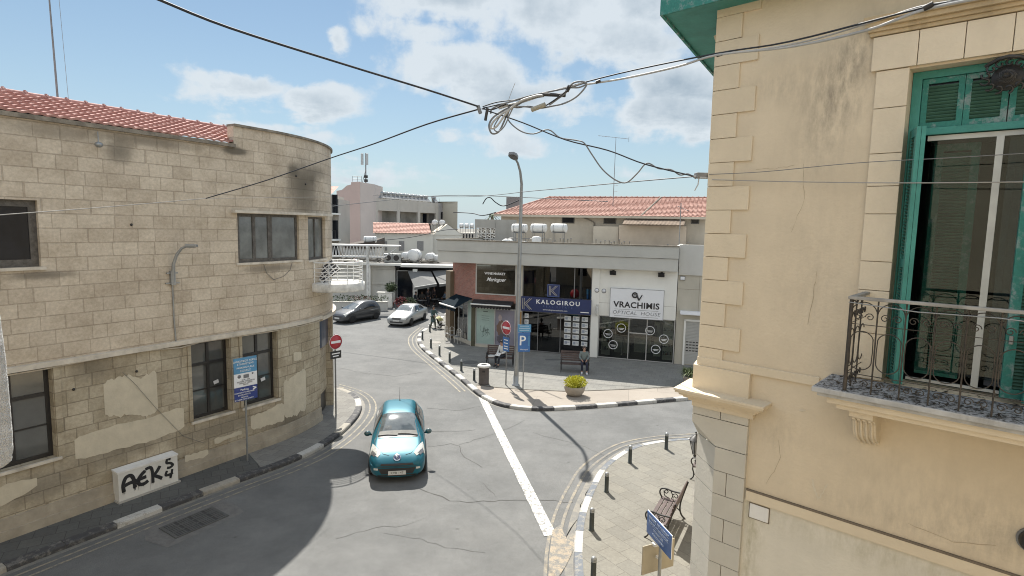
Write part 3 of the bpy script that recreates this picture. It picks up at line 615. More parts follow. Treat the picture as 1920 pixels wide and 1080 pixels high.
# tiled roof
def tiles(mb,O,X,Y,Wd,Ln,tw=.235,tl=.34,amp=.034,per=6,mi=0):
    """O corner at the eave, X unit along the eave, Y unit up the slope"""
    O=Vector(O);X=Vector(X).normalized();Y=Vector(Y).normalized();Nn=X.cross(Y).normalized()
    nc=int(Wd/tw); nr=int(math.ceil(Ln/tl)); rr=random.Random(5)
    prof=[0,.55,.95,1,.8,.35][:per]
    xs=[(c+k/per)*tw for c in range(nc) for k in range(per)]+[nc*tw]
    hs=[prof[k] for c in range(nc) for k in range(per)]+[0]
    n=len(xs)
    for r in range(nr):
        y0=r*tl; y1=min((r+1)*tl+.02,Ln); jit=[rr.uniform(-.006,.006) for _ in range(nc+1)]
        base=[O+X*xs[i]+Y*(y0+jit[i//per])+Nn*(hs[i]*amp+.062) for i in range(n)]
        top=[O+X*xs[i]+Y*y1+Nn*(hs[i]*amp+.008) for i in range(n)]
        low=[O+X*xs[i]+Y*(y0+jit[i//per]+.002)+Nn*(hs[i]*amp+.008) for i in range(n)]
        mb.add(base+top,[(i,i+1,n+i+1,n+i) for i in range(n-1)],mi); mb.add(low+base,[(i,i+1,n+i+1,n+i) for i in range(n-1)],mi)
nin=-nL
O=P(-16,.08); Xd=Vector((dL.x,dL.y,0)); RUN,RISE=2.0,.74
Yd=Vector((nin.x*RUN,nin.y*RUN,RISE))
mb=MB(); tiles(mb,(O.x,O.y,9.79),Xd,Yd,22.06,Yd.length+.02,.235,.235,.026)
O2=P(5.75,.08)+nin*.06*RUN; tiles(mb,(O2.x,O2.y,9.794+.06*RISE),Xd,Yd,1.75,Yd.length*.94,.235,.235,.026)
a=P(-16,.08-RUN);b_=P(6.06,.08-RUN); c=P(6.06,.08-2*RUN-1);d=P(-16,.08-2*RUN-1)
mb.quad((a.x,a.y,9.79+RISE),(b_.x,b_.y,9.79+RISE),(c.x,c.y,9.6),(d.x,d.y,9.6))
roof=mb.build('roof',M_tile_l,sb,world=True)
mb=MB(); k=0; s=-15.9
while s<7.0:
    a=P(s,.08-RUN); b_=P(min(s+.44,7.4),.08-RUN); z=9.79+RISE+.02
    mb.tube([(a.x,a.y,z),(b_.x,b_.y,z+.012)],[.075,.07],8); 
    mb.tube([(b_.x,b_.y,z+.0),(b_.x+dL.x*.05,b_.y+dL.y*.05,z+.02)],.095,8)
    mb.box((b_.x,b_.y,z+.09),(.05,.05,.04),0,.5); s+=.44
mb.build('ridge_tiles',M_tile_l,roof,matrix=wm(sb).inverted())
# rusty lamp hook under the eave, small clutter on the wall
mb=MB(); p=P(2.42,.05); mb.tube([(p.x,p.y,9.62),(p.x+.03,p.y-.04,9.45),(p.x+.05,p.y-.06,9.36)],.012,5); mb.ball((p.x+.06,p.y-.07,9.3),.09,0,8,(1,1,.8)); mb.build('eave_lamp',M_steel,sb,world=True)
mb=MB()
for s,z in ((3.1,7.35),(3.05,3.45),(1.6,3.3),(8.4,9.05),(8.9,8.82)):
    p=P(s,.01); mb.ball((p.x,p.y,z),.035,0,6)
mb.build('fixing_hole',M_black,sb,world=True)
# curved service cable drooping over the wall between the balcony and the big window, and the ones at ground floor
def wallcable(name,pts,r,mat,par): 
    mb=MB(); o=[]
    for i in range(len(pts)-1):
        (s0,z0),(s1,z1)=pts[i],pts[i+1]
        for k in range(4): 
            t=k/4; p=P(s0+(s1-s0)*t,.03); o.append((p.x,p.y,z0+(z1-z0)*t))
    p=P(pts[-1][0],.03); o.append((p.x,p.y,pts[-1][1])); mb.tube(o,r,5); return mb.build(name,mat,par,world=True)
M_wire=pm('grey_cable_sheath',(.13,.125,.12),.6,.1,5,0)
wallcable('wall_cable',[(6.95,6.15),(7.05,5.85),(7.3,5.62),(7.7,5.7),(8.0,5.9),(8.1,6.15)],.008,M_wire,sb)
wallcable('wall_cable',[(2.7,3.5),(3.0,3.1),(3.5,2.3),(4.2,1.3),(4.8,.9)],.005,M_wire,sb)
wallcable('wall_cable',[(-3,3.93),(1.0,3.93),(3.0,4.0),(4.2,3.9),(4.8,3.96),(9.7,3.9)],.022,M_ledge,sb)
# small round balcony on the corner
bc=Vector((-6.62,21.35)); br_=1.06
M_rail=pm('white_rail_paint',(.72,.72,.70),.5,.1,6,.1,grime=.4)
def arcpts(r,z,a0,a1,n=28): return [(bc.x+r*math.cos(R(a0+(a1-a0)*i/n)),bc.y+r*math.sin(R(a0+(a1-a0)*i/n)),z) for i in range(n+1)]
mb=MB(); mb.lathe([(1e-3,5.02),(br_,5.02),(br_+.02,5.06),(br_+.02,5.30),(br_-.02,5.33),(1e-3,5.33)],40,(bc.x,bc.y,0)); bal=mb.build('balcony',M_oldwhite,sb,world=True); bal['label']='round balcony slab with flaking white paint'
mb=MB(); a0,a1=-125,115
mb.tube(arcpts(br_-.06,6.08,a0,a1),.026,8); 
for z in (5.46,5.60,5.74,5.88): mb.tube(arcpts(br_-.06,z,a0,a1),.013,6)
for a in (-118,-85,-48,-12,26,64,102): 
    q=arcpts(br_-.06,0,a,a,1)[0]; mb.tube([(q[0],q[1],5.33),(q[0],q[1],6.08)],.016,6)
mb.build('railing',M_rail,bal,matrix=wm(sb).inverted())
# broken lattice panel leaning inside the balcony
lp=thing('lattice_panel','broken white lattice panel leaning inside the round balcony','panel',(bc.x-.1,bc.y-.35,5.36),R(20))
mb=MB(); M_=Matrix.Rotation(R(-38),4,'Y')@Matrix.Rotation(R(35),4,'X')
for i in range(5): mb.box(M_@Vector((-.4+i*.2,.35,0)),(.035,.78,.02),0,M=M_)
for i in range(5): mb.box(M_@Vector((0,.0+i*.18,.012)),(.84,.03,.02),0,M=M_)
o=mb.build('lattice',M_rail,lp); o.location=(.05,-.1,.22)
mb=MB(); mb.box(M_@Vector((0,.35,-.03)),(.8,.75,.008),0,M=M_); o=mb.build('backing_sheet',pm('lattice_gap_dark',(.07,.07,.075),.6,.2,4,.1),lp); o.location=(.05,-.1,.22)  # sheet coloured dark to stand in for the gaps between the white bars
# wall street lamp
p=P(4.07,.0)
wlamp=thing('wall_lamp','grey curved arm street lamp bolted to the stone wall between the upper windows','street lamp',(p.x,p.y,5.75),math.atan2(dL.y,dL.x))
mb=MB(); mb.tube([(0,-.07,0),(0,-.08,.25),(.01,-.12,.55),(.06,-.2,.8),(.14,-.32,.98),(.22,-.42,1.03)],[.045,.045,.043,.04,.035,.03],10); mb.build('arm',M_steel,wlamp)
mb=MB(); mb.box((.29,-.52,1.05),(.15,.30,.07),0,R(35)); mb.box((.29,-.52,1.01),(.11,.22,.03),0,R(35)); mb.build('lamp_head',M_steel,wlamp,bevel=.02)
mb=MB(); mb.b(-.19,.19,-.06,-.01,-.02,.02); mb.b(-.15,.15,-.06,-.01,.26,.30); mb.b(-.06,.06,-.10,-.004,-.05,.34); mb.build('bracket',M_steel,wlamp)
mb=MB(); mb.tube([(0,-.03,-.03),(.0,-.03,-1.0),(.03,-.03,-1.66)],.02,6); mb.build('feed_pipe',M_steel,wlamp)
# roof aerial poles
a=AT(108,183,15.6); b_=AT(90,-30,15.6)
mb=MB(); mb.tube([a-Vector((0,0,.6)),a,b_],[.028,.026,.018],6); o=mb.build('aerial_pole',M_greymetal); tag(o,'tall thin dark aerial pole rising behind the red tiled ridge','aerial')
a=AT(128,183,17); b_=AT(108,-30,17); mb=MB(); mb.tube([a-Vector((0,0,.6)),a,b_],.006,5); o=mb.build('stay_wire',M_steel); tag(o,'faint thin stay wire just right of the tall aerial pole','wire')

# ================================================================ RIGHT YELLOW BUILDING
M_ylw=pm('ochre_plaster',(.62,.53,.395),.92,.09,.9,.35,22,grime=.22)
M_ylw_low=pm('faded_lower_plaster',(.64,.60,.51),.92,.09,1.2,.3,22,grime=.15)
add_stains(M_ylw,[(1.55,9.1,.30,.45,.75),(1.75,9.5,.2,.25,.7),(1.4,8.6,.25,.4,.3),(.9,9.25,.35,.2,.35),(3.4,10,1.2,.2,.6),(3.3,4.6,.9,.35,.35),(2.5,4.35,1.0,.15,.25),(1.2,5.0,.3,.25,.25),(2.2,5.0,.5,.5,.12),(1.5,7.0,.5,1.2,.15)],(.22,.19,.15))
add_stains(M_ylw_low,[(1.0,3.7,.10,1.2,.5),(2.5,3.9,1.5,.2,.4),(.92,3.2,.05,2,.6)],(.30,.27,.15))
M_quoin=pm('quoin_plaster',(.64,.55,.41),.92,.06,1.6,.3,26,grime=.12)
M_jamb=pm('window_surround_stone',(.66,.575,.44),.92,.07,2,.3,26,grime=.12)
M_pil=pm('pale_pilaster_stone',(.52,.495,.43),.9,.06,2,.2,26,grime=.18)
M_joint=pm('joint_mortar',(.17,.14,.105),.95,.15,4,0)
M_marb=pm('grey_marble_edge',(.42,.42,.41),.6,.2,5,.2,30,grime=.8)
M_green=pm('green_shutter_paint',(.028,.185,.155),.55,.25,3,.2,25,col2=(.05,.27,.235),grime=.3)
M_green2=mat_worn('flaking_green_paint',(.035,.20,.17),(.21,.29,.29),.44,7,40)
M_greenl=pm('louvre_green',(.06,.15,.115),.6,.2,4,.1)
C0=Vector((2.49,7.76)); dR=Vector((.734,-.68))
yb=thing('yellow_building','ochre plastered building with corner quoins and green shuttered balcony window','building',(C0.x,C0.y,0),math.atan2(dR.y,dR.x))
mb=MB(); X0=.13; sx,sy=-.222,.976   # far side direction in local coordinates
XE=11
def lw(x0,x1,z0,z1,mi=0,y=0): mb.quad((x0,y,z0),(x1,y,z0),(x1,y,z1),(x0,y,z1),mi)
ox0,ox1,oz0,oz1=2.24,3.86,5.87,9.23
lw(X0,.6,4.95,10.3); lw(.6,ox0,4.16,10.3); lw(ox1,XE,4.16,10.3); lw(ox0,ox1,4.16,oz0); lw(ox0,ox1,oz1,10.3); lw(.6,XE,0,4.16,1)
D_=.32
mb.quad((ox0,0,oz0),(ox0,0,oz1),(ox0,D_,oz1),(ox0,D_,oz0),2); mb.quad((ox1,0,oz1),(ox1,0,oz0),(ox1,D_,oz0),(ox1,D_,oz1),2); mb.quad((ox0,0,oz1),(ox1,0,oz1),(ox1,D_,oz1),(ox0,D_,oz1),2); mb.quad((ox0,D_,oz0),(ox1,D_,oz0),(ox1,0,oz0),(ox0,0,oz0),2)
# far side wall, back
F=9
mb.quad((X0+sx*F,sy*F,4.95),(X0,0,4.95),(X0,0,10.3),(X0+sx*F,sy*F,10.3))
mb.quad((X0+sx*F,sy*F,0),(X0+sx*.5,sy*.5,0),(X0+sx*.5,sy*.5,4.95),(X0+sx*F,sy*F,4.95))
mb.quad((XE,0,0),(XE,9,0),(XE,9,10.3),(XE,0,10.3)); mb.quad((XE,9,0),(X0+sx*F,sy*F,0),(X0+sx*F,sy*F,10.3),(XE,9,10.3)); mb.quad((X0,0,10.3),(XE,0,10.3),(XE,9,10.3),(X0+sx*F,sy*F,10.3))
mb.build('wall',[M_ylw,M_ylw_low,M_quoin],yb)
# quoins
z=9.6+.305; i=0; q1=MB()
while z>5.9:
    w_=.655 if i%2==0 else .44
    x0=X0-.026; t=.026; zz0,zz1=z-.305+.005,z-.004
    q1.prism([(x0,-t),(w_,-t),(w_,.001),(x0+.02,.001)],zz0,zz1)
    wl_=.3 if i%2==0 else .5
    q1.prism([(x0,-t),(X0+.01,-.001),(X0+sx*wl_,sy*wl_),(x0+sx*wl_,sy*wl_)],zz0,zz1)
    z-=.305; i+=1
q1.prism([(X0-.026,-.026),(.44,-.026),(.44,.001),(X0,.001)],9.91,10.2); q1.prism([(X0-.026,-.026),(.655,-.026),(.655,.001),(X0,.001)],10.205,10.3)
q1.build('quoins',M_quoin,yb,bevel=.006)
# belt course, pier block, moulded cornice
mb=MB(); mb.b(.40,1.62,-.035,.001,5.69,5.80); mb.b(X0-.03,.41,-.04,.0,5.69,5.80); mb.prism([(.07,-.075),(.83,-.075),(.83,.001),(.0,.32),(-.04,.30)],5.37,5.69); mb.build('belt_course',M_quoin,yb,bevel=.005); mb=MB(); mb.b(4.62,XE,-.035,.001,5.69,5.80); mb.build('belt_course',M_quoin,yb,bevel=.005)
mb=MB()
for (z0,z1,o) in ((5.345,5.372,.30),(5.315,5.345,.285),(5.28,5.315,.24),(5.245,5.28,.19),(5.20,5.245,.13),(5.12,5.20,.085)):
    mb.prism([(.15-o*.8,-o),(.83+o*.9,-o),(.83+o*.9,.001),(.2,.4),(.08-o*.8,.34)],z0,z1)
mb.build('pier_cornice',M_quoin,yb,bevel=.003)
# lower corner pilaster: courses with open joints, chamfered corner
mb=MB(); core=MB(); mb2=MB()
CH=.30
def pil(mbx,z0,z1,x0,x1,ch,t=.055,first=False,last=False):
    if first:
        poly=[(X0+ch,-t),(x1,-t),(x1,.05),(X0+sx*.45,sy*.45),(X0-.045+sx*ch,sy*ch)] if ch>0 else [(X0-.045,-t),(x1,-t),(x1,.05),(X0+sx*.45,sy*.45),(X0-.045+sx*.1,sy*.1)]
    else: poly=[(x0,-t),(x1,-t),(x1,.05),(x0,.05)]
    mbx.prism(poly,z0,z1)
pil(core,0,4.6,0,.835,CH+.005,.045,True); pil(core,4.6,5.12,0,.835,0.0,.045,True) if False else None
z=4.62; i=0; hh=.322
while z>-.2:
    z0,z1=max(0,z-hh+.009),z
    if z1<=0: break
    if i%2==1: pil(mb,z0,z1,0,.60,CH,first=True); pil(mb,z0,z1,.609,.84,CH)
    else: pil(mb,z0,z1,0,.84,CH,first=True)
    z-=hh; i+=1
# transition stop of the chamfer
t=.055; x1=.84
lo=[(X0+CH,-t,4.63),(x1,-t,4.63),(x1,.05,4.63),(X0-.045+sx*CH,sy*CH,4.63)]
hi=[(X0-.045,-t,4.9),(x1,-t,4.9),(x1,.05,4.9),(X0-.045,-t+.01,4.9)]
mb.add(lo+hi,[(0,1,5,4),(1,2,6,5),(3,0,4,7)],0); mb.add([lo[3],hi[0],(X0-.045+sx*.45,sy*.45,4.9),(X0-.045+sx*.45,sy*.45,4.63)],[(3,0,1,2)[::-1],(3,0,1,2)])
mb.prism([(X0-.045,-t),(x1,-t),(x1,.05),(X0+sx*.45,sy*.45)],4.9,5.0); mb.prism([(X0-.045,-t),(.47,-t),(.47,.05),(X0+sx*.45,sy*.45)],5.009,5.12); mb.b(.479,x1,-t,.05,5.009,5.12)
mb.build('corner_pilaster',M_pil,yb,bevel=.004)
core.build('pilaster_joints',M_joint,yb)
mb=MB(); mb.b(.86,XE,-.03,.001,4.02,4.15); mb.build('lower_string_course',M_quoin,yb,bevel=.004)
mb=MB(); mb.b(.86,XE,-.033,-.002,4.151,4.172); mb.build('string_course_joint',M_joint,yb)
mb=MB(); mb.b(.915,1.155,-.02,0,3.80,3.99); mb.build('wall_plate',M_white,yb,bevel=.01)
mb=MB(); mb.b(.905,1.165,-.008,0,3.79,4.0); mb.build('plate_backing',M_joint,yb)
# hairline cracks and a pale scrape on the plaster
def wallcrack(pts,w_,mat,nm,y=-.0025,seed=1):
    rr=random.Random(seed); mb=MB(); out=[]
    for (x0,z0),(x1,z1) in zip(pts,pts[1:]):
        for k in range(6): t=k/6; out.append((x0+(x1-x0)*t+rr.uniform(-.008,.008),z0+(z1-z0)*t+rr.uniform(-.008,.008)))
    for (x0,z0),(x1,z1) in zip(out,out[1:]):
        d=Vector((x1-x0,z1-z0)).normalized(); a=w_*rr.uniform(.4,1); mb.quad((x0+d.y*a,y,z0-d.x*a),(x1+d.y*a,y,z1-d.x*a),(x1-d.y*a,y,z1+d.x*a),(x0-d.y*a,y,z0+d.x*a))
    mb.build(nm,mat,yb)
M_hair=pm('crack_dark',(.40,.33,.235),.95,.1,3,0); M_scr=pm('pale_scrape',(.60,.54,.43),.95,.1,6,0)
wallcrack([(1.50,7.05),(1.47,6.7),(1.43,6.35)],.004,M_hair,'wall_crack',seed=3)
wallcrack([(.72,8.28),(.95,8.27),(1.2,8.3)],.0025,M_hair,'wall_crack',seed=4); wallcrack([(1.18,7.5),(1.3,7.9),(1.25,8.4)],.0025,M_hair,'wall_crack',seed=5)
wallcrack([(2.6,4.35),(3.0,4.3),(3.4,4.42)],.004,M_hair,'wall_crack',seed=6); wallcrack([(1.1,4.3),(1.25,4.7),(1.2,4.95)],.003,M_hair,'wall_crack',seed=8)
wallcrack([(1.62,4.55),(1.66,4.42),(1.70,4.30)],.014,M_scr,'pale_scrape_mark',seed=7); wallcrack([(1.70,4.30),(1.74,4.40),(1.80,4.56)],.009,M_scr,'pale_scrape_mark',seed=9)
wallcrack([(1.42,5.35),(1.50,5.36)],.022,M_scr,'pale_scrape_mark',seed=11)
# window surround
js=[9.245,8.85,8.37,8.02,7.72,7.2,6.88,6.4,5.88]
for side in (0,1):
    mb=MB()
    for a,b_ in zip(js,js[1:]):
        x0,x1=(1.94,2.24) if side==0 else (3.86,4.16); mb.b(x0,x1,-.035,.002,b_+.004,a-.003)
    mb.build('jamb_stones',M_jamb,yb,bevel=.004)
mb=MB(); lx=[1.885,2.30,2.685,3.05,3.42,3.80,4.22]
for i,(a,b_) in enumerate(zip(lx,lx[1:])):
    k=.02 if i else 0
    mb.prism([(a+.004,-.05),(b_-.003,-.05),(b_-.003,.002),(a+.004,.002)],9.252,9.60)
mb.build('lintel_stones',M_jamb,yb,bevel=.004)
mb=MB()
for z0,z1,o in ((9.61,9.65,.07),(9.65,9.69,.10),(9.69,9.74,.145),(9.74,9.79,.18)): mb.b(1.88-o*.4,4.22+o*.4,-o,.001,z0,z1)
mb.build('lintel_cornice',pm('stained_cornice',(.47,.37,.23),.92,.2,3,.4,30,grime=.9),yb,bevel=.004)
# shuttered french window
yi=.20
win=MB(); win.b(2.245,2.33,yi-.02,yi+.06,5.90,9.225); win.b(3.77,3.855,yi-.02,yi+.06,5.90,9.225); win.b(2.33,3.77,yi-.03,yi+.05,8.56,8.63); win.b(2.33,3.77,yi-.02,yi+.05,9.15,9.225)
wf=win.build('french_window',M_green,yb); wf['label']='tall french window with green frame, louvred transom and white inner sash'
mb=MB()
def louvre(mb,ml,x0,x1,z0,z1,y,fr=.075,th=.035,pitch=.034,M=None,top=None):
    """a louvred leaf; frame into mb, slats into ml"""
    T=M if M is not None else Matrix.Identity(4)
    def bx(m_,a,b_,c,d,e,f):
        m_.box(T@Vector(((a+b_)/2,(c+d)/2,(e+f)/2)),(b_-a,d-c,f-e),0,M=T.to_3x3().to_4x4())
    bx(mb,x0,x0+fr,y,y+th,z0,z1); bx(mb,x1-fr,x1,y,y+th,z0,z1); bx(mb,x0+fr,x1-fr,y,y+th,z0,z0+fr*1.1); bx(mb,x0+fr,x1-fr,y,y+th,z1-fr,z1)
    if top: bx(mb,x0+fr,x1-fr,y,y+th,top-.04,top+.04)
    z=z0+fr*1.1+.01
    RM=Matrix.Rotation(R(-38),4,'X')
    while z<z1-fr-.02:
        if not(top and abs(z-top)<.06):
            ml.box(T@Vector(((x0+x1)/2,y+th*.5,z+.012)),(x1-x0-2*fr,.040,.007),0,M=T.to_3x3().to_4x4()@RM)
        z+=pitch
ml=MB()
for a,b_ in ((2.335,2.695),(2.70,3.045),(3.055,3.40),(3.405,3.765)): louvre(mb,ml,a,b_,8.635,9.145,yi,.052,.035,.034)
mb.build('transom_frame',M_green2,wf); ml.build('transom_louvres',M_greenl,wf)
mb=MB(); mb.b(2.335,3.765,yi+.038,yi+.045,8.64,9.14); mb.build('transom_backing',M_panedark,wf)
# open shutters: two folded leaves on the left, one leaf swung out on the right
for (hx,hy,ang,w_,nm) in ((2.285,.13,-72,.36,0),(2.44,-.20,104,.30,0),(3.72,.10,193,.50,1),(3.80,.02,200,.42,1)):
    T=Matrix.Translation((hx,hy,0))@Matrix.Rotation(R(ang),4,'Z'); mb=MB(); ml=MB()
    louvre(mb,ml,0,w_,5.92,8.60,-.017,.085,.038,.034,T,7.2)
    s_=mb.build('shutter',M_green2 if nm else M_green,yb); ml.build('shutter_louvres',M_greenl,s_)
    mh=MB(); 
    for zz in (6.5,7.95): mh.box(T@Vector((w_-.04,.03,zz)),(.03,.03,.08),0,ang)
    mh.build('hinge',M_steel,s_)
# white sash and glass
mb=MB(); M_sash=pm('white_sash_paint',(.52,.53,.50),.55,.12,4,.1,grime=.3)
mb.b(2.42,3.76,yi+.01,yi+.05,8.50,8.55); mb.b(2.99,3.05,yi,yi+.05,5.92,8.50); mb.b(2.42,3.76,yi+.014,yi+.04,5.90,5.93)
sash=mb.build('sash',M_sash,wf)
mb=MB(); mb.b(2.455,2.99,yi+.022,yi+.028,6.02,8.5); mb.b(3.05,3.76,yi+.022,yi+.028,6.02,8.5); mb.build('glass',mat_glass('window_glass',(.62,.72,.70),.02,.6),wf)
# dim room: inner louvred blind seen through the glass, dark back
mb=MB(); ml=MB(); louvre(mb,ml,2.47,2.86,5.95,8.48,yi+.2,.075,.03,.034); mb.build('inner_shutter',M_green2,wf); ml.build('inner_louvres',pm('inner_louvre_green',(.10,.24,.20),.6,.2,4,.1),wf)
mb=MB(); mb.b(3.09,3.15,yi+.1,yi+.14,5.95,8.5); mb.b(3.15,3.3,yi+.12,yi+.14,5.95,8.5); mb.build('curtain',pm('grey_blue_curtain',(.10,.11,.14),.9,.3,3,.2),wf)
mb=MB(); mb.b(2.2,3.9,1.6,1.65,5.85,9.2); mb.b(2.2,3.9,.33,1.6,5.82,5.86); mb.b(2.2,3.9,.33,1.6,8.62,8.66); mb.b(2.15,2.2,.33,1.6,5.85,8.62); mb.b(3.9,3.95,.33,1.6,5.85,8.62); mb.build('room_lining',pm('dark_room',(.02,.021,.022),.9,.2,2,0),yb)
# iron medallion above the shutters
mb=MB(); rr=random.Random(3)
for k in range(26):
    a=k*2*math.pi/13; r0=.02+.10*(k%2); c=Vector((3.03+ math.cos(a)*r0*1.3,-.02,9.03+math.sin(a)*r0)); 
    pts=[c+Vector((.045*math.cos(a+t)*(1-t/6),-.01*t,.045*math.sin(a+t)*(1-t/6))) for t in [x*.6 for x in range(9)]]; mb.tube(pts,.011,5)
mb.ball((3.03,-.03,9.03),.05,0,10,(1.2,.6,1)); mb.lathe([(.02,-.02),(.12,-.02),(.125,0),(.12,.01),(.02,.012)],20,(3.03,.05,9.03),0,Matrix.Rotation(R(90),3,'X'))
mb.tube([(2.86,-.0,9.15),(2.95,-.06,9.19),(3.03,-.08,9.2),(3.11,-.06,9.19),(3.2,0,9.15)],.018,6)
mb.build('iron_medallion',M_iron,yb)
# balcony slab, mouldings, corbel
mb=MB(); mb.b(1.73,4.62,-.76,.03,5.805,5.862); bslab=mb.build('balcony_slab',M_marb,yb,bevel=.008); mt=MB(); mt.b(1.745,4.6,-.745,.12,5.863,5.8665); mt.build('littered_top',mat_worn('littered_marble',(.38,.39,.41),(.03,.028,.026),.475,22,70),bslab); bslab['label']='grey marble balcony slab dirty with black debris'
mb=MB(); mb.b(1.78,4.56,-.72,.0,5.765,5.803); mb.build('slab_edge',M_marb,bslab); 
mb=MB(); mb.b(1.86,4.46,-.66,.0,5.69,5.763); mb.b(1.94,4.36,-.60,0,5.63,5.69); mb.build('slab_moulding',M_jamb,bslab,bevel=.01)
for cx in (2.16,4.0):
    mb=MB(); prof=[(0,5.63),(-.50,5.63),(-.50,5.55),(-.44,5.52),(-.36,5.50),(-.30,5.44),(-.27,5.36),(-.22,5.28),(-.14,5.22),(-.06,5.19),(0,5.14)]
    vs=[(cx-.11,y,z) for y,z in prof]+[(cx+.11,y,z) for y,z in prof]; n=len(prof)
    mb.add(vs,[list(range(n))[::-1],list(range(n,2*n))]+[(i,(i+1)%n,n+(i+1)%n,n+i) for i in range(n)])
    for k in (-.075,-.025,.025,.075): mb.tube([(cx+k,y-.012,z) for y,z in prof[3:]],.014,6)
    mb.build('corbel',M_jamb,yb)
# debris on the balcony floor
mb=MB(); rr=random.Random(9)
for k in range(420):
    x=rr.uniform(1.8,4.5); y=-.70+abs(rr.gauss(0,.28))*1.0 if rr.random()<.3 else rr.uniform(-.74,.1); l=rr.uniform(.01,.045); a=rr.uniform(0,6.3); z=5.868+rr.uniform(0,.01)
    if y>.12: continue
    u=Vector((math.cos(a),math.sin(a),rr.uniform(-.2,.3)))*l; v=Vector((-math.sin(a),math.cos(a),rr.uniform(-.2,.3)))*l*rr.uniform(.2,.5); c=Vector((x,y,z+abs(u.z)+abs(v.z)))
    mb.add([c-u,c-v,c+u,c+v],[(0,1,2,3)])
lit=mb.build('litter',pm('dead_leaf_litter',(.04,.032,.024),.9,.4,20,0),None); lit.location=yb.location; lit.rotation_euler=yb.rotation_euler; tag(lit,'dead leaves and dirt scattered on the marble balcony floor','litter',kind='stuff')
# wrought iron railing
ra=MB(); M_wro=pm('rusty_wrought_iron',(.022,.021,.020),.7,.4,12,.2,col2=(.075,.06,.045))
x0,x1,yf=2.03,4.40,-.70
top=MB(); top.b(x0-.03,x1+.03,yf-.03,yf+.03,6.83,6.862); top.b(x0-.03,x0+.03,yf+.03,.0,6.83,6.862); 
rt=top.build('handrail',pm('weathered_rail_top',(.30,.29,.27),.8,.3,5,.2,30,grime=.5),yb,bevel=.006)
def spiral(c,r,turn,sgn,ux,n=14):
    return [Vector(c)+ux*(sgn*(r*(1-.75*i/n))*math.cos(turn*i/n*2*math.pi))+Vector((0,0,(r*(1-.75*i/n))*math.sin(turn*i/n*2*math.pi))) for i in range(n+1)]
def bay(o,ux,w_):
    o=Vector(o); z=lambda v:Vector((0,0,v)); hw=w_/2
    ra.tube([o+z(5.87),o+z(6.83)],.008,5)
    c=o+ux*hw
    # top arch
    ra.tube([c+ux*(-hw*math.cos(t))+z(6.68+.13*math.sin(t)) for t in [math.pi*i/10 for i in range(11)]],.0055,5)
    for sg in (-1,1):
        ra.tube(spiral(c+ux*(sg*hw*.45)+z(6.66),.042,1.3,-sg,ux),.005,5)
        ra.tube(spiral(c+ux*(sg*hw*.45)+z(5.97),.04,1.3,-sg,ux),.005,5)
    # long oval ring
    pts=[]; a=hw*.86
    for i in range(25):
        t=2*math.pi*i/24; pts.append(c+ux*(a*math.cos(t))+z(6.31+math.copysign(.10,math.sin(t)) *(1 if abs(math.sin(t))>1e-6 else 0)+.10*math.sin(t)))
    ra.tube(pts,.0055,5)
    ra.tube([c+ux*-hw+z(6.06),c+ux*hw+z(6.06)],.005,5); ra.tube([c+ux*-hw+z(6.58),c+ux*hw+z(6.58)],.004,5)
ux=Vector((1,0,0)); n=int((x1-x0)/.225); wb=(x1-x0)/n
for i in range(n): bay((x0+i*wb,yf,0),ux,wb)
uy=Vector((0,1,0))
for i in range(3): bay((x0,yf+i*.233,0),uy,.233)
for p in ((x0,yf),(x1,yf)): ra.tube([(p[0],p[1],5.87),(p[0],p[1],6.83)],.02,6)
ra.build('railing',M_wro,yb)
mb=MB(); mb.tube([(x0-.02,yf-.03,6.80),(2.6,yf-.04,6.765),(3.2,yf-.035,6.78),(3.9,yf-.04,6.75),(4.4,yf-.03,6.77)],.006,5); mb.build('rail_wire',M_steel,yb)
# green eaves with soffit and gutter pipe
mb=MB(); ev=.52
e0=(X0-ev-.06,-ev+.12); 
mb.prism([e0,(XE,-ev+.12),(XE,.02),(X0,.02),(X0+sx*F,sy*F),(X0-ev+sx*F-.1,sy*F)],10.30,10.36); 
mb.build('soffit',M_green,yb)
mb=MB(); mb.prism([(e0[0]-.03,e0[1]-.03),(XE,e0[1]-.03),(XE,e0[1]),(e0[0],e0[1]),(X0-ev+sx*F-.1,sy*F),(X0-ev+sx*F-.13,sy*F)],10.26,10.56); 
mb.build('fascia_board',M_green2,yb)
mb=MB(); mb.prism([e0,(XE,-ev+.12),(XE,4),(X0-ev+sx*F-.1,sy*F)],10.565,10.62); mb.build('roof',M_tile_f,yb)
mb=MB(); mb.tube([(X0-.30,.62,10.22),(X0-.27,.66,10.10),(X0-.10,1.2,9.75),(X0-.12,1.5,9.2)],.05,8); mb.build('gutter_pipe',M_quoin,yb)
# near end of the viewer's own building: rough white corner block at the left edge
mb=MB(); rr=random.Random(2); pts=[]
V0=[AT(0,558,2.0),AT(8,600,2.0),AT(16,660,2.0),AT(23,730,2.0),AT(29,800,2.0),AT(31.5,840,2.0),AT(29,862,2.0),AT(20,869,2.0),AT(0,872,2.0)]
vs=[];m_=0
fine=[]
for a,b_ in zip(V0,V0[1:]):
    for k in range(8): fine.append(a.lerp(b_,k/8))
fine.append(V0[-1])
rows=[]
for dy,ins in ((.06,.012),(.048,.004),(.03,0),(-.30,0)):
    rows.append([Vector((p.x-ins+rr.uniform(-.0012,.0012),p.y-.06+dy,p.z+(ins*.4)+rr.uniform(-.0012,.0012))) for p in fine])
n=len(fine)
for r_ in rows: vs+=r_
fs=[(i,i+1,(q+1)*n+i+1-q*n,(q+1)*n+i-q*n) for q in [0] for i in range(0)]
for q in range(3):
    for i in range(n-1): fs.append((q*n+i,q*n+i+1,(q+1)*n+i+1,(q+1)*n+i))
mb.add(vs,fs); 
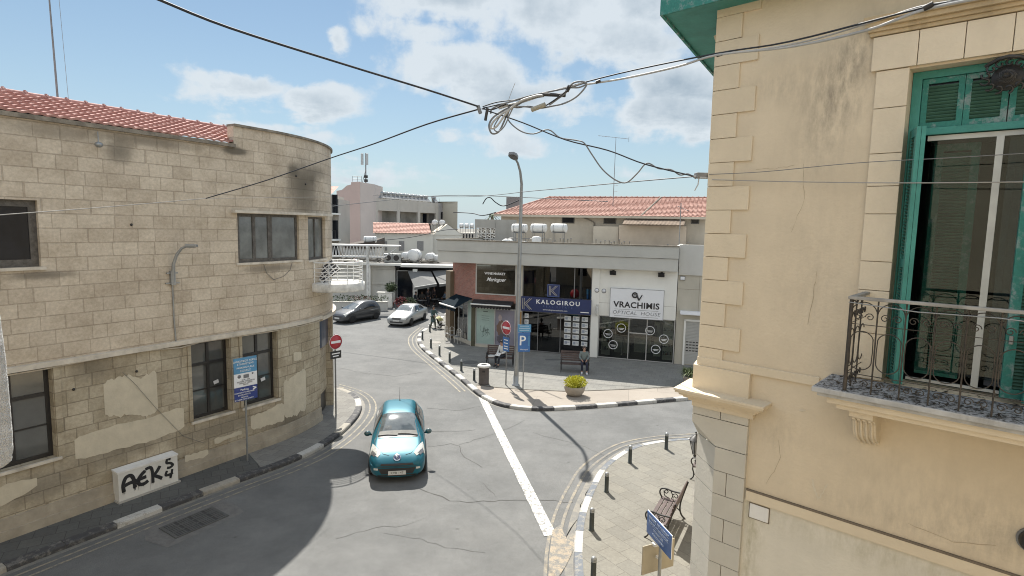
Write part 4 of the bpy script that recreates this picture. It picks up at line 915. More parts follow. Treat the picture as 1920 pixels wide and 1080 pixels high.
left=[Vector((-2.6,p.y,p.z)) for p in rows[0]]; mb.add(rows[0]+left,[(i,i+1,n+i+1,n+i) for i in range(n-1)])
o=mb.build('plaster_bracket',pm('rough_white_render',(.60,.60,.59),.95,.12,14,.9,160),None); tag(o,'rough white rendered bracket end at the far left edge, close to the viewer','bracket')
# dark round lamp at the right edge on the ochre wall
dl=thing('bulkhead_lamp','black round bulkhead lamp low on the ochre wall at the right edge','lamp',(0,0,0)); 
p=yb.matrix_basis; T=wm(yb); q=T@Vector((3.60,-.06,4.56)); dl.location=q; dl.rotation_euler=yb.rotation_euler
mb=MB(); mb.lathe([(.001,-.085),(.05,-.08),(.09,-.05),(.105,0),(.105,.05),(.001,.055)],20,(0,0,0),0,Matrix.Rotation(R(-90),3,'X')); mb.build('lamp_body',M_black,dl)
mb=MB(); mb.lathe([(.125,.035),(.125,.058),(.001,.059)],20,(0,0,0),0,Matrix.Rotation(R(-90),3,'X')); mb.build('base_ring',M_greymetal,dl)
# lantern on the far side wall of the corner
lt=thing('wall_lantern','small tapered street lantern on the hidden side of the ochre corner','lantern',AT(1303,852,8.35))
mb=MB(); mb.lathe([(.03,0),(.085,.22),(.001,.225)],6); mb.build('lantern_glass',pm('dusty_lantern_glass',(.28,.28,.27),.2,.1,3,0),lt)
mb=MB(); 
for k in range(6):
    a=k*math.pi/3; mb.tube([(.032*math.cos(a),.032*math.sin(a),0),(.088*math.cos(a),.088*math.sin(a),.225)],.006,4)
mb.lathe([(.11,.225),(.06,.28),(.02,.30),(.001,.33)],6); mb.ball((0,0,.34),.016,0,6); mb.ball((0,0,-.02),.025,0,6); mb.tube([(0,0,.3),(.1,.05,.36),(.25,.12,.3)],.012,5); mb.build('lantern_cage',M_iron,lt)
# facade behind the viewer, seen only as a reflection in the shop glass
rb=thing('opposite_building','cream plaster building facing the shops, mirrored in their glass','building',(2,-3.2,0))
mb=MB(); mb.b(-22,16,-6,0,0,11); rw=mb.build('wall',M_ylw,rb)
for k in range(8):
    for zf in (5.6,1.4):
        mb=MB(); x=-18+k*4.4; mb.b(x-.6,x+.6,.01,.06,zf,zf+2.4); mb.build('window',M_panedark,rb)
# ================================================================ SHOP BUILDING
def PL(root,px,py,y=0.0):
    """pixel ray against the plane local y = const of a root turned about z; returns local x, z"""
    a=root.rotation_euler.z; c,s_=math.cos(a),math.sin(a); o=Vector((0,0,CAMH))-root.location; r=ray(px,py)
    oy=-s_*o.x+c*o.y; ry=-s_*r.x+c*r.y; t=(y-oy)/ry; q=o+r*t
    return (c*q.x+s_*q.y, q.z)
S0=Vector((5.12,32.44)); SA=math.atan2(-.310,.951)
sh=thing('shop_building','low flat roofed shop row with deep pale concrete fascia behind the paved corner','building',(S0.x,S0.y,0),SA)
M_fas=pm('fascia_concrete',(.47,.465,.43),.9,.07,.7,.2,18,grime=.22)
M_fas2=pm('upper_fascia_concrete',(.44,.435,.40),.9,.07,.7,.2,18,grime=.3)
M_wht2=pm('white_shop_wall',(.74,.73,.68),.8,.04,1,.1,20,grime=.1)
M_beige=pm('beige_render',(.46,.43,.36),.9,.07,1,.2,20,grime=.2)
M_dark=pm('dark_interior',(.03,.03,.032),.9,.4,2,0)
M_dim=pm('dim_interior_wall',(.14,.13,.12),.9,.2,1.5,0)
M_brick=mat_stone('red_brickwork',(.40,.195,.155),(.31,.145,.115),(.30,.22,.19),.24,.075,.3,msize=.010,uv=True)
M_alu=pm('aluminium_frame',(.42,.42,.41),.45,.08,4,0,metal=.3)
M_olive=pm('olive_post_paint',(.075,.072,.045),.7,.2,3,.1)
M_gl=mat_glass('shop_glass',(.50,.55,.54),.015,1.5)
M_gld=mat_glass('dark_shop_glass',(.22,.24,.24),.015,1.9)
M_mint=pm('mint_poster',(.30,.40,.37),.6,.08,2,0,coat=.3)
M_navy=pm('navy_sign',(.018,.03,.105),.4,.1,2,0,coat=.3)
M_sgw=pm('sign_white',(.72,.73,.75),.5,.03,2,0)
M_letter=pm('letter_white',(.78,.78,.78),.5,0,1,0)
M_letterd=pm('letter_black',(.018,.018,.022),.5,0,1,0)
M_lettergold=pm('letter_pale_gold',(.45,.42,.36),.4,0,1,0)
def uvquad(mb,p0,p1,z0,z1,mi=0):
    L_=math.hypot(p1[0]-p0[0],p1[1]-p0[1]); u0=p0[0]
    mb.quad((*p0,z0),(*p1,z0),(*p1,z1),(*p0,z1),mi,[(u0,z0),(u0+L_,z0),(u0+L_,z1),(u0,z1)])
# fascia and roof
mb=MB(); mb.b(-10.05,4.10,-.50,.4,5.27,5.95); mb.b(-10.05,-9.6,.4,7,5.27,5.95); fa=mb.build('fascia',M_fas,sh,bevel=.01)
mb=MB(); mb.b(-10.08,4.12,-.56,-.3,5.965,6.60); mb.b(-10.08,-9.85,-.3,7,5.965,6.60); mb.b(3.9,4.12,-.3,7,5.965,6.6); mb.build('parapet',M_fas2,sh,bevel=.01)
mb=MB(); mb.b(-10.1,4.14,-.6,-.28,6.602,6.66); mb.b(-10.1,-9.83,-.28,7,6.602,6.66); mb.build('coping',M_cap,sh)
mb=MB(); mb.b(-9.84,3.9,-.3,12,5.5,5.99); mb.build('roof',pm('roof_screed',(.30,.29,.27),.95,.15,1,.2,grime=.4),sh)
# brick corner
mb=MB()
uvquad(mb,(-7.9,0),(-7.72,0),.12,5.27); uvquad(mb,(-10.1,1.92),(-7.9,0),2.95,5.27); uvquad(mb,(-7.72,-.0),(-5.12,-.0),2.93,3.38)
mb.build('brick_wall',M_brick,sh)
mb=MB(); mb.b(-7.96,-7.70,-.06,.1,.12,2.93); mb.build('corner_post',M_olive,sh)
# plinth under the two glazed fronts of the corner shop
t=Vector((-.753,.657)); n_=Vector((-.657,-.753)); cp=Vector((-7.9,0))
mb=MB(); 
def along(a,off): q=cp+t*a+n_*off; return (q.x,q.y)
mb.prism([along(-.02,.06),along(2.95,.06),along(2.95,-.1),along(-.02,-.1)],.12,.38); mb.b(-7.70,-5.12,-.05,.1,.12,.27); mb.build('plinth',M_beige,sh)
# side glazing with shelves of bottles
mb=MB(); 
for a in (.06,.62,1.25,1.9,2.55): q0=along(a,.03);q1=along(a+.05,.03);q2=along(a+.05,-.03);q3=along(a,-.03); mb.prism([q0,q1,q2,q3],.38,2.9)
mb.prism([along(.06,.03),along(2.6,.03),along(2.6,-.03),along(.06,-.03)],2.84,2.93); mb.build('side_glazing_frame',M_alu,sh)
mb=MB(); mb.prism([along(.67,.005),along(2.58,.005),along(2.58,-.005),along(.67,-.005)],.38,2.84); mb.build('side_glass',M_gl,sh)
mb=MB(); mb.prism([along(.11,.01),along(.62,.01),along(.62,-.01),along(.11,-.01)],.38,2.84); mb.build('mint_panel',M_mint,sh)
mb=MB(); rr=random.Random(4); cols=[pm('goods_%d'%i,c,.6,.1,5,0) for i,c in enumerate([(.25,.10,.08),(.12,.2,.12),(.4,.36,.25),(.08,.08,.09),(.45,.45,.44),(.18,.12,.07)])]
for z in (.42,.85,1.28,1.70,2.12):
    mb.prism([along(.68,-.10),along(2.56,-.10),along(2.56,-.42),along(.68,-.42)],z-.02,z,5)
    a=.72
    while a<2.5:
        w_=rr.uniform(.05,.11); h=rr.uniform(.16,.34); d=-.2-rr.uniform(0,.1); mb.prism([along(a,d+.05),along(a+w_*.8,d+.05),along(a+w_*.8,d-.05),along(a,d-.05)],z,z+h,rr.randrange(6)); a+=w_+rr.uniform(0,.04)
mb.build('stocked_shelves',cols,sh)
mb=MB(); mb.prism([along(.1,-.5),along(2.7,-.5),along(2.7,-.55),along(.1,-.55)],.1,2.95); mb.build('shelf_back',M_dim,sh)
mb=MB(); q=cp+t*3.05+n_*.10; mb.prism([along(2.7,.28),along(3.4,.28),along(3.4,-.3),along(2.7,-.3)],0,4.55); mb.build('brown_pier',pm('brown_render',(.17,.135,.095),.9,.12,1,.2,20,grime=.2),sh)
# first floor window of the corner shop
def frame(mb,x0,x1,z0,z1,w_=.05,y0=-.03,y1=.04):
    mb.b(x0,x0+w_,y0,y1,z0,z1); mb.b(x1-w_,x1,y0,y1,z0,z1); mb.b(x0+w_,x1-w_,y0,y1,z0,z0+w_); mb.b(x0+w_,x1-w_,y0,y1,z1-w_,z1)
mb=MB(); frame(mb,-7.72,-5.12,3.38,5.27,.07); mb.build('upper_window_frame',M_alu,sh)
mb=MB(); mb.b(-7.65,-5.19,0,.01,3.45,5.20); ug=mb.build('upper_window_glass',M_gld,sh)
text('lettering','WINE MARKET',.20,M_letter,sh,(-6.48,-.012,4.66),align='CENTER',bold=.004)
text('script_lettering','Meringuer',.32,M_letter,sh,(-6.42,-.012,4.30),align='CENTER',shear=.45,sx=.9,bold=.004)
# ground floor glazing of the corner shop: mint poster and violet poster
mb=MB(); frame(mb,-7.70,-5.12,.27,2.56,.06); mb.b(-6.47,-6.40,-.03,.04,.33,2.5); mb.build('shopfront_frame',M_alu,sh)
mb=MB(); mb.b(-7.64,-6.47,.0,.012,.33,2.50); mp=mb.build('mint_poster',M_mint,sh)
for i,(s_,z) in enumerate([('-- - --',2.33),('- --- -- -',2.05),('-- ---- - --',1.92),('- -- --- -',1.80)]):
    mb=MB(); mb.b(-7.3,-6.8,-.004,-.001,z-.012,z+.012) if i else mb.b(-7.2,-6.9,-.004,-.001,z-.03,z+.03); mb.build('poster_line',pm('poster_ink',(.10,.13,.12),.7,0,1,0),mp)
mb=MB(); rr=random.Random(12)
for k in range(16):
    a=rr.uniform(0,6.28); c=Vector((-7.05+rr.uniform(-.22,.22),-.004,1.15+rr.uniform(-.3,.3))); r_=rr.uniform(.05,.14)
    mb.tube([c+Vector((r_*math.cos(a+q*.5),0,r_*1.6*math.sin(a+q*.5))) for q in range(7)],.007,4)
mb.build('line_drawing',MATS['poster_ink'],mp)
mb=MB(); mb.b(-6.40,-5.18,.0,.012,.33,2.50); vp=mb.build('violet_poster',pm('violet_poster',(.21,.20,.25),.6,.15,1,0,coat=.3),sh)
def blob(name,cx,cz,rx_,rz_,col,y,par,seed=0,wob=.12):
    rr=random.Random(seed); m_=MB(); n=22; vs=[]
    for k in range(n):
        a=2*math.pi*k/n; f=1+rr.uniform(-wob,wob); vs.append((cx+rx_*f*math.cos(a),y,cz+rz_*f*math.sin(a)))
    m_.add(vs,[list(range(n))]); return m_.build(name,pm('print_'+name+str(seed),col,.6,.15,3,0),par)
blob('printed_hair',-6.02,1.35,.30,.52,(.16,.10,.075),-.004,vp,1); blob('printed_face',-5.92,1.50,.14,.22,(.42,.30,.24),-.006,vp,2,.04); blob('printed_jacket',-5.85,.72,.42,.36,(.10,.09,.11),-.008,vp,3); blob('printed_flower',-6.1,2.0,.12,.2,(.36,.30,.30),-.005,vp,4)
# awnings of the corner shop
aw=thing('side_awning','navy fabric awning pulled out over the side front of the corner shop','awning',(S0.x,S0.y,0),SA)
M_navyf=pm('navy_awning_fabric',(.004,.012,.019),.9,.2,3,.2,spec=.1)
mb=MB(); A0,A1,B0,B1=along(-.05,.05),along(2.3,.05),along(-.05,1.2),along(2.3,1.2)
mb.add([(*A0,3.1),(*A1,3.1),(*B1,2.58),(*B0,2.58),(*A0,3.085),(*A1,3.085),(*B1,2.565),(*B0,2.565)],[(0,3,2,1)[::-1],(4,5,6,7)[::-1],(0,4,7,3),(1,2,6,5),(3,7,6,2)])
mb.build('canopy',M_navyf,aw)
mb=MB(); mb.tube([(*B0,2.56),(*B1,2.56)],.05,8); mb.build('front_bar',M_white,aw)
mb=MB()
for k in range(11):
    a=-.05+k*.2136; p0=along(a,1.21);p1=along(a+.2,1.21); pm_=along(a+.1,1.21); mb.add([(*p0,2.52),(*p1,2.52),(*p1,2.36),(*pm_,2.30),(*p0,2.36)],[(0,1,2,3,4)])
mb.build('valance',M_navyf,aw)
mb=MB(); 
for a in (.05,2.2): mb.tube([(*along(a,.02),2.75),(*along(a+.1,.6),2.68),(*along(a,1.18),2.55)],.018,6)
mb.build('folding_arm',M_alu,aw)
aw2=thing('front_awning','rolled dark awning with white front bar under the brick band','awning',(S0.x,S0.y,0),SA)
mb=MB(); mb.add([(-7.8,-.02,3.05),(-5.25,-.02,3.05),(-5.25,-.42,2.83),(-7.8,-.42,2.83)],[(0,3,2,1)]); mb.tube([(-7.8,-.12,2.98),(-5.25,-.12,2.98)],.07,8); mb.build('canopy',pm('black_awning_fabric',(.02,.017,.018),.85,.2,3,.1),aw2)
mb=MB(); mb.tube([(-7.85,-.45,2.80),(-5.3,-.45,2.80)],.045,8); mb.build('front_bar',M_white,aw2)
mb=MB()
for k in range(13):
    x=-7.82+k*.195; mb.add([(x,-.455,2.77),(x+.185,-.455,2.77),(x+.185,-.455,2.62),(x+.09,-.455,2.56),(x,-.455,2.62)],[(0,1,2,3,4)])
mb.build('valance',MATS['black_awning_fabric'],aw2)
# middle pier, orange board
mb=MB(); mb.b(-5.12,-4.72,-.05,.4,.12,5.27); mb.build('beige_pier',M_beige,sh)
mb=MB(); mb.b(-4.98,-4.74,-.075,-.05,1.05,2.45); mb.build('ochre_board',pm('ochre_board',(.34,.19,.07),.6,.1,3,0),sh)
# real estate office glazing
mb=MB(); frame(mb,-4.72,-.56,.14,5.27,.05); 
for x in (-3.72,-2.35): mb.b(x-.02,x+.02,-.02,.03,.19,2.5); 
mb.b(-4.67,-.61,-.02,.03,2.5,2.56); mb.b(-1.62,-1.57,-.02,.03,3.5,5.2); mb.build('office_frame',M_greymetal,sh)
mb=MB(); mb.b(-4.67,-.61,0,.01,.19,2.5); mb.build('office_glass',M_gld,sh)
mb=MB(); mb.b(-4.67,-.61,0,.01,2.56,5.22); mb.build('upper_office_glass',M_gld,sh)
M_pap=pm('paper_notice',(.60,.61,.60),.7,.08,6,0)
def sheet(x0,x1,z0,z1,y=-.01):
    mb=MB(); mb.b(x0,x1,y-.004,y,z0,z1); o=mb.build('notice_sheet',M_pap,sh)
    mb=MB(); 
    mb.b(x0+.04,x0+(x1-x0)*.5,y-.008,y-.005,z0+.06,z1-.05)
    mb.b(x0+(x1-x0)*.58,x1-.04,y-.008,y-.005,z0+.14,z1-.09); mb.build('notice_print',pm('notice_ink',(.28,.31,.36),.7,.4,14,0),o)
for cx0,cx1 in ((-2.12,-1.74),(-1.62,-1.24),(-1.10,-.73)):
    for r_ in range(5): sheet(cx0,cx1,2.13-r_*.36,2.40-r_*.36)
for r_ in range(3): sheet(-4.55,-4.30,2.12-r_*.36,2.38-r_*.36)
# things inside the office: desks, chairs
mb=MB(); mb.b(-3.9,-2.8,1.0,1.6,.82,.87); mb.b(-3.85,-3.8,1.0,1.6,.14,.82); mb.b(-2.9,-2.85,1.0,1.6,.14,.82); mb.b(-2.3,-1.4,1.3,1.8,.82,.87); mb.b(-2.3,-1.4,1.78,1.8,.14,.82); mb.build('office_desk',M_dim,sh)
mb=MB(); 
for zz in (.14,): mb.b(-9.8,4.05,.05,4.2,.08,.138)
mb.build('shop_floor',pm('shop_floor',(.10,.10,.10),.4,.2,2,0),sh)
mb=MB(); mb.b(-7.9,4.05,4.2,4.3,.1,5.3); mb.b(-5.0,-4.9,.4,4.2,.14,5.27); mb.b(-.4,-.3,.3,4.2,.14,5.27); mb.b(-7.9,4.05,.45,4.2,2.7,2.92); mb.build('inner_walls',M_dim,sh)
mb=MB(); mb.b(-7.2,-6.2,1.5,1.9,2.95,4.6); mb.b(-5.9,-5.4,1.0,1.4,2.95,4.9); mb.b(-4.2,-3.2,1.6,1.7,3.0,5.0); mb.b(-2.4,-1.9,1.2,1.3,3,5.0); mb.build('storage_unit',M_beige,sh)
# pillar, white wall with sign, optician's glazing
mb=MB(); mb.b(-.56,-.13,-.10,.3,.12,5.27); mb.build('white_pillar',M_wht2,sh,bevel=.01)
mb=MB(); mb.b(-.13,4.10,-.03,.3,2.58,5.268); mb.build('white_wall',M_wht2,sh)
mb=MB(); mb.b(-.13,4.1,-.034,-.031,3.30,3.31); mb.b(-.13,.0,-.034,-.031,3.3,3.31); mb.build('wall_joint',M_joint,sh)
mb=MB(); frame(mb,-.12,4.10,.14,2.58,.045); 
for x in (1.60,2.60): mb.b(x-.025,x+.025,-.03,.03,.19,2.53)
mb.b(1.6,2.6,-.03,.03,1.66,1.72); mb.build('optician_frame',M_alu,sh)
mb=MB(); mb.b(-.08,4.06,0,.01,.19,2.53); mb.build('optician_glass',mat_glass('optician_glass',(.62,.66,.64),.015,1.3),sh)
for x,z in ((.44,1.54),(1.18,1.92),(.75,.92),(2.77,1.89),(3.53,1.47),(3.12,.86)):
    mb=MB(); mb.tube([(x+.24*math.cos(a*math.pi/14),-.012,z+.24*math.sin(a*math.pi/14)) for a in range(29)],.02,5,caps=False); mb.build('ring_sticker',M_letter,sh)
    mb=MB(); mb.b(x-.16,x+.16,-.006,-.003,z-.03,z+.0); mb.b(x-.10,x+.10,-.006,-.003,z-.09,z-.06); mb.build('ring_lettering',M_letter,sh)
# shelves, counter and panels in the optician's
mb=MB()
for x0,x1 in ((.0,.5),(3.45,4.0)):
    mb.b(x0,x1,.5,.55,.2,2.4)
    for z in (.5,.95,1.4,1.85,2.25): mb.b(x0,x1,.25,.5,z,z+.03)
mb.b(1.1,1.15,.9,1.6,.15,1.5); mb.b(.6,1.5,1.6,1.65,.15,2.3); mb.b(2.9,3.3,1.4,1.8,.15,2.2); mb.b(1.7,2.7,2.2,2.6,.15,1.1); mb.build('display_shelving',M_wht2,sh)
mb=MB(); rr=random.Random(8)
for k in range(50):
    x=rr.choice([rr.uniform(.03,.45),rr.uniform(3.48,3.95)]); z=rr.choice([.53,.98,1.43,1.88]); w_=rr.uniform(.03,.07); mb.b(x,x+w_,.3,.42,z,z+rr.uniform(.06,.2),rr.randrange(6))
mb.b(.8,1.45,.6,.62,1.2,2.0,3); mb.b(2.75,3.1,.6,.62,1.3,2.1,3); mb.build('display_goods',cols,sh)
# round plates and a box on the pillar
for x,z in ((-.27,4.0),(.12,3.98)):
    mb=MB(); mb.lathe([(.001,-.02),(.13,-.02),(.13,0),(.001,.001)],18,(x,-.11 if x<0 else -.04,z),0,Matrix.Rotation(R(90),3,'X')); o=mb.build('round_plate',M_greymetal,sh)
    mb=MB(); mb.lathe([(.001,.021),(.10,.021),(.10,.019)],18,(x,-.11 if x<0 else -.04,z),0,Matrix.Rotation(R(90),3,'X')); mb.build('plate_face',M_sgw,o)
mb=MB(); mb.ball((-.2,-.26,2.85),.15,0,12,(.7,.8,1.9)); mb.box((-.2,-.12,3.15),(.12,.14,.1)); mb.build('wall_light',M_oldwhite,sh)
# annex on the right with roller shutter
an=thing('annex_building','narrow beige annex with a roller shutter right of the optician','building',(S0.x,S0.y,0),SA)
mb=MB(); mb.b(4.13,9,.10,.3,.12,5.08); mb.b(4.13,9,.3,9,.12,5.0); mb.build('wall',M_beige,an)
mb=MB(); mb.b(4.135,9,.02,.35,5.08,6.72); mb.b(4.135,9,.35,9,5.08,6.3); mb.build('parapet',pm('annex_white',(.50,.49,.455),.85,.06,1,.15,20,grime=.2),an)
mb=MB(); mb.b(5.25,5.262,.094,.1,2.9,5.08); mb.b(4.13,9,.094,.1,4.3,4.31); mb.build('render_joint',M_joint,an)
mb=MB(); 
for k in range(30): mb.b(4.66,5.95,.075,.098,.16+k*.08,.16+k*.08+.072)
shu=mb.build('roller_shutter',pm('shutter_slats',(.40,.395,.37),.6,.05,2,.05),an)
mb=MB()
for r_ in range(4):
    for k in range(7): mb.b(4.72+k*.17,4.84+k*.17,.070,.074,1.38-r_*.16,1.43-r_*.16)
mb.build('shutter_slots',M_black,shu)
mb=MB(); mb.b(4.56,4.66,.02,.1,.12,2.66); mb.b(5.95,6.05,.02,.1,.12,2.66); mb.b(4.56,6.05,.02,.1,2.56,2.66); mb.build('shutter_frame',M_wht2,an)
mb=MB(); mb.b(4.33,6.2,-.22,.1,2.98,3.13); mb.b(4.36,6.2,-.26,-.2,2.94,3.02); mb.build('awning_cassette',M_sgw,an,bevel=.01)
mb=MB(); mb.b(4.22,4.5,.04,.1,4.78,5.02); mb.build('wall_plate',M_greymetal,an)
mb=MB(); mb.b(4.25,4.47,.035,.04,4.82,4.98); mb.build('plate_face',M_sgw,an)
# signs on the shops
def sign_root(name,label,x,z): return thing(name,label,'sign',(S0.x+x*math.cos(SA),S0.y+x*math.sin(SA),z),SA)
ks_=sign_root('shop_sign','long navy blue shop sign reading KALOGIROU in white','sign' and -2.65,3.0)
mb=MB(); mb.b(-2.08,2.10,-.22,-.06,-.44,.42); mb.build('panel',M_navy,ks_)
text('lettering','KALOGIROU',.34,M_letter,ks_,(.15,-.226,.15),sx=1.12,bold=.008,space=1.28)
text('lettering','REAL ESTATE',.17,pm('letter_steel_blue',(.09,.13,.28),.5,0,1,0),ks_,(.15,-.226,-.10),space=1.9)
text('small_lettering','www.kalogirourealestate.com',.115,M_letter,ks_,(.0,-.226,-.29),space=1.05)
text('small_lettering','22 80 00 00',.11,M_letter,ks_,(1.75,-.226,-.30)) if False else None
mb=MB(); mb.b(1.5,1.98,-.226,-.222,-.33,-.28); mb.build('small_lettering',M_letter,ks_)
def kmark(root,cx,cz,s_,y,mat):
    mb=MB()
    def ln(x0,z0,x1,z1): mb.tube([(cx+x0*s_,y,cz+z0*s_),(cx+x1*s_,y,cz+z1*s_)],.022*s_+.004,4)
    ln(-.42,-.5,-.42,.5); ln(-.28,-.5,-.28,.5); ln(-.28,.0,.25,.5); ln(-.10,-.02,.42,.5); ln(-.28,0,.25,-.5); ln(-.10,.02,.42,-.5)
    return mb.build('k_emblem',mat,root)
kmark(ks_,-1.70,.0,.66,-.228,M_lettergold)
kq=sign_root('logo_sign','small square navy sign with a pale K emblem above the long blue sign','sign' and -2.79,3.85)
mb=MB(); mb.b(-.36,.36,-.20,-.06,-.36,.36); mb.build('panel',M_navy,kq)
mb=MB(); frame(mb,-.355,.355,-.355,.355,.025,-.206,-.201); mb.build('border',pm('sign_edge_blue',(.10,.15,.35),.5,0,1,0),kq); kmark(kq,0,0,.56,-.206,M_lettergold)
vs_=sign_root('shop_sign','white rectangular shop sign reading VRACHIMIS OPTICAL HOUSE','sign' and 1.98,3.40)
mb=MB(); mb.b(-1.47,1.47,-.24,-.03,-.86,.80); mb.build('panel',M_sgw,vs_,bevel=.008)
mb=MB(); frame(mb,-1.475,1.475,-.865,.805,.022,-.246,-.235); mb.build('panel_edge',M_greymetal,vs_)
text('lettering','VRACHIMIS',.46,M_letterd,vs_,(0,-.246,-.12),sx=1.03,bold=.012,space=1.06)
text('lettering','OPTICAL  HOUSE',.28,pm('letter_grey',(.16,.165,.18),.5,0,1,0),vs_,(0,-.246,-.56),sx=1.12,shear=.15,bold=-.002,space=1.08)
mb=MB(); mb.b(-1.2,1.2,-.246,-.243,-.38,-.365); mb.b(-1.2,1.2,-.246,-.243,-.755,-.74); mb.build('underline',MATS['letter_grey'],vs_)
mb=MB(); 
mb.tube([(-.10+.13*math.cos(a),-.25,.46+.13*math.sin(a)) for a in [R(20+i*15) for i in range(23)]],[.045]*23,6); 
mb.tube([(-.10+.05*math.cos(a),-.25,.46+.05*math.sin(a)) for a in [R(i*24) for i in range(15)]],.016,5)
mb.tube([(.0,-.25,.50),(.13,-.25,.18)],[.045,.045],6); mb.tube([(.13,-.25,.18),(.30,-.25,.50)],[.04,.025],6); mb.build('av_emblem',M_letterd,vs_)
for x,lb in ((.62,'black floodlight above the left end of the white optician sign'),(3.25,'black floodlight above the right end of the white optician sign')):
    fl=thing('floodlight',lb,'light',(S0.x+x*math.cos(SA),S0.y+x*math.sin(SA),5.05),SA,'floodlights over the optician sign')
    mb=MB(); mb.box((0,-.28,0),(.34,.09,.24),0,M=Matrix.Rotation(R(35),4,'X')); mb.build('housing',M_black,fl); mb=MB(); mb.tube([(0,-.03,.08),(0,-.25,.05)],.02,5); mb.b(-.06,.06,-.05,-.03,.02,.14); mb.build('bracket',M_black,fl)
# ---------------------------------------------------------------- house behind the shops
hs=thing('tiled_house','beige house with a low orange tiled hip roof behind the shop parapet','house',(S0.x,S0.y,0),SA)
y0=9.5; xl,ze=PL(hs,934,403,y0); xr=16.0
M_hw=pm('house_render',(.50,.44,.35),.9,.10,.8,.2,20,grime=.35)
mb=MB(); mb.b(xl+.25,xr,y0,y0+9,5.0,ze-.05); mb.build('wall',M_hw,hs)
xr1,zr=PL(hs,1030,371,y0+4.8)
mb=MB(); e0=Vector((xl-.1,y0-.5,ze)); L_=xr-xl
sl=Vector((0,5.3,zr-ze))
class Clip(MB): pass
tm=MB(); tiles(tm,e0,(1,0,0),sl,L_,sl.length,.30,.36,.035,4)
# cut the hip: move vertices left of the hip line on to it
hx=xr1-(xl-.1)
for p in tm.v:
    f=(p.y-(y0-.5))/5.3; lim=xl-.1+hx*max(0,min(1,f))
    if p.x<lim: p.x=lim
mb.v=tm.v; mb.f=tm.f; mb.mi=tm.mi; mb.uv=tm.uv; mb.sm=tm.sm
mb.quad((xl-.1,y0-.5,ze),(xr1,y0+4.8,zr),(xr1,y0+4.8,zr),(xl-.1,y0+10,ze)); mb.quad((xl-.1,y0+10,ze),(xr1,y0+4.8,zr),(xr,y0+4.8,zr),(xr,y0+10,ze))
rf=mb.build('roof',M_tile_f,hs)
mb=MB(); mb.tube([(xl-.1,y0-.5,ze+.05),(xr1,y0+4.8,zr+.05)],.09,6); mb.tube([(xr1,y0+4.8,zr+.05),(xr,y0+4.8,zr+.05)],.09,6)
x=xr1
while x<xr: mb.tube([(x,y0+4.8,zr+.06),(x+.08,y0+4.8,zr+.06)],.115,6); x+=.42
mb.build('ridge_tiles',M_tile_f,rf)
xa,_=PL(hs,1222,384,y0+2); mb=MB(); mb.tube([(xa-.5,y0-.45,ze+.06),(xa+.45,y0+4.7,zr+.06)],.07,5); mb.build('valley_flashing',M_cap,rf)
mb=MB(); mb.b(xl-.15,xr,y0-.62,y0-.5,ze-.12,ze+.03); mb.build('gutter',M_hw,hs)
def hwin(px0,px1,py0,py1,mat=M_panedark,fm=M_dwood,y=y0,nm='window'):
    a,z1=PL(hs,px0,py0,y); b_,z0=PL(hs,px1,py1,y); mb=MB(); frame(mb,a,b_,z0,z1,.06,y-.05,y+.02); o=mb.build(nm,fm,hs); mb=MB(); mb.b(a+.05,b_-.05,y-.03,y-.01,z0+.05,z1-.05); mb.build('pane',mat,o)
hwin(1054,1077,405,419); hwin(1132,1155,409,420); hwin(1296,1311,411,420)
hwin(1253,1277,425,461,M_panepale,M_white,y0-.02,'white_door')
# outbuilding walls and rusty canopy on the roof terrace
a,z1=PL(hs,1160,422,y0-1.2); b_,_=PL(hs,1250,422,y0-1.2); mb=MB(); mb.b(a,b_+1.3,y0-1.0,y0-.02,5.9,z1); mb.build('terrace_room',pm('terrace_render',(.47,.39,.30),.9,.15,.8,.2,20,grime=.5),hs)
a,z1=PL(hs,1168,411,y0-1.5); b_,z0=PL(hs,1283,423,y0-1.5); mb=MB(); rr=random.Random(3)
n=34
for k in range(n):
    x0_=a+(b_-a)*k/n; x1_=a+(b_-a)*(k+1)/n; mb.quad((x0_,y0-1.7,z0+.02+(.03 if k%2 else 0)),(x1_,y0-1.7,z0+.02+(0 if k%2 else .03)),(x1_,y0-.4,z1+.05),(x0_,y0-.4,z1+.05))
mb.b(a,b_,y0-1.72,y0-1.68,z0-.03,z0+.03); mb.build('rusty_canopy',pm('rusty_sheet',(.16,.115,.08),.9,.3,2,.3,grime=.4),hs)
mb=MB(); a,_=PL(hs,1113,430,y0-.6); b_,_=PL(hs,1160,430,y0-.6); mb.b(a,b_,y0-.7,y0-.02,5.9,PL(hs,1113,424,y0-.6)[1]); mb.build('rear_wall',M_hw,hs)
mb=MB(); a,z1=PL(hs,1276,402,4.5); mb.tube([(a,4.5,5.99),(a,4.5,z1+.7)],.03,5); mb.tube([(a-.2,4.5,z1+.5),(a+.5,4.5,z1+.2)],.015,4); mb.build('vent_mast',M_greymetal,hs)
# drain pipe of the house
mb=MB(); p1=PL(hs,1087,404,y0-.1);p2=PL(hs,1114,416,y0-.1);p3=PL(hs,1114,459,y0-.1); mb.tube([(p1[0],y0-.1,p1[1]),(p2[0]-.3,y0-.1,p2[1]+.1),(p2[0],y0-.1,p2[1]-.05),(p3[0],y0-.1,5.9)],.045,6); mb.build('drain_pipe',M_cap,hs)
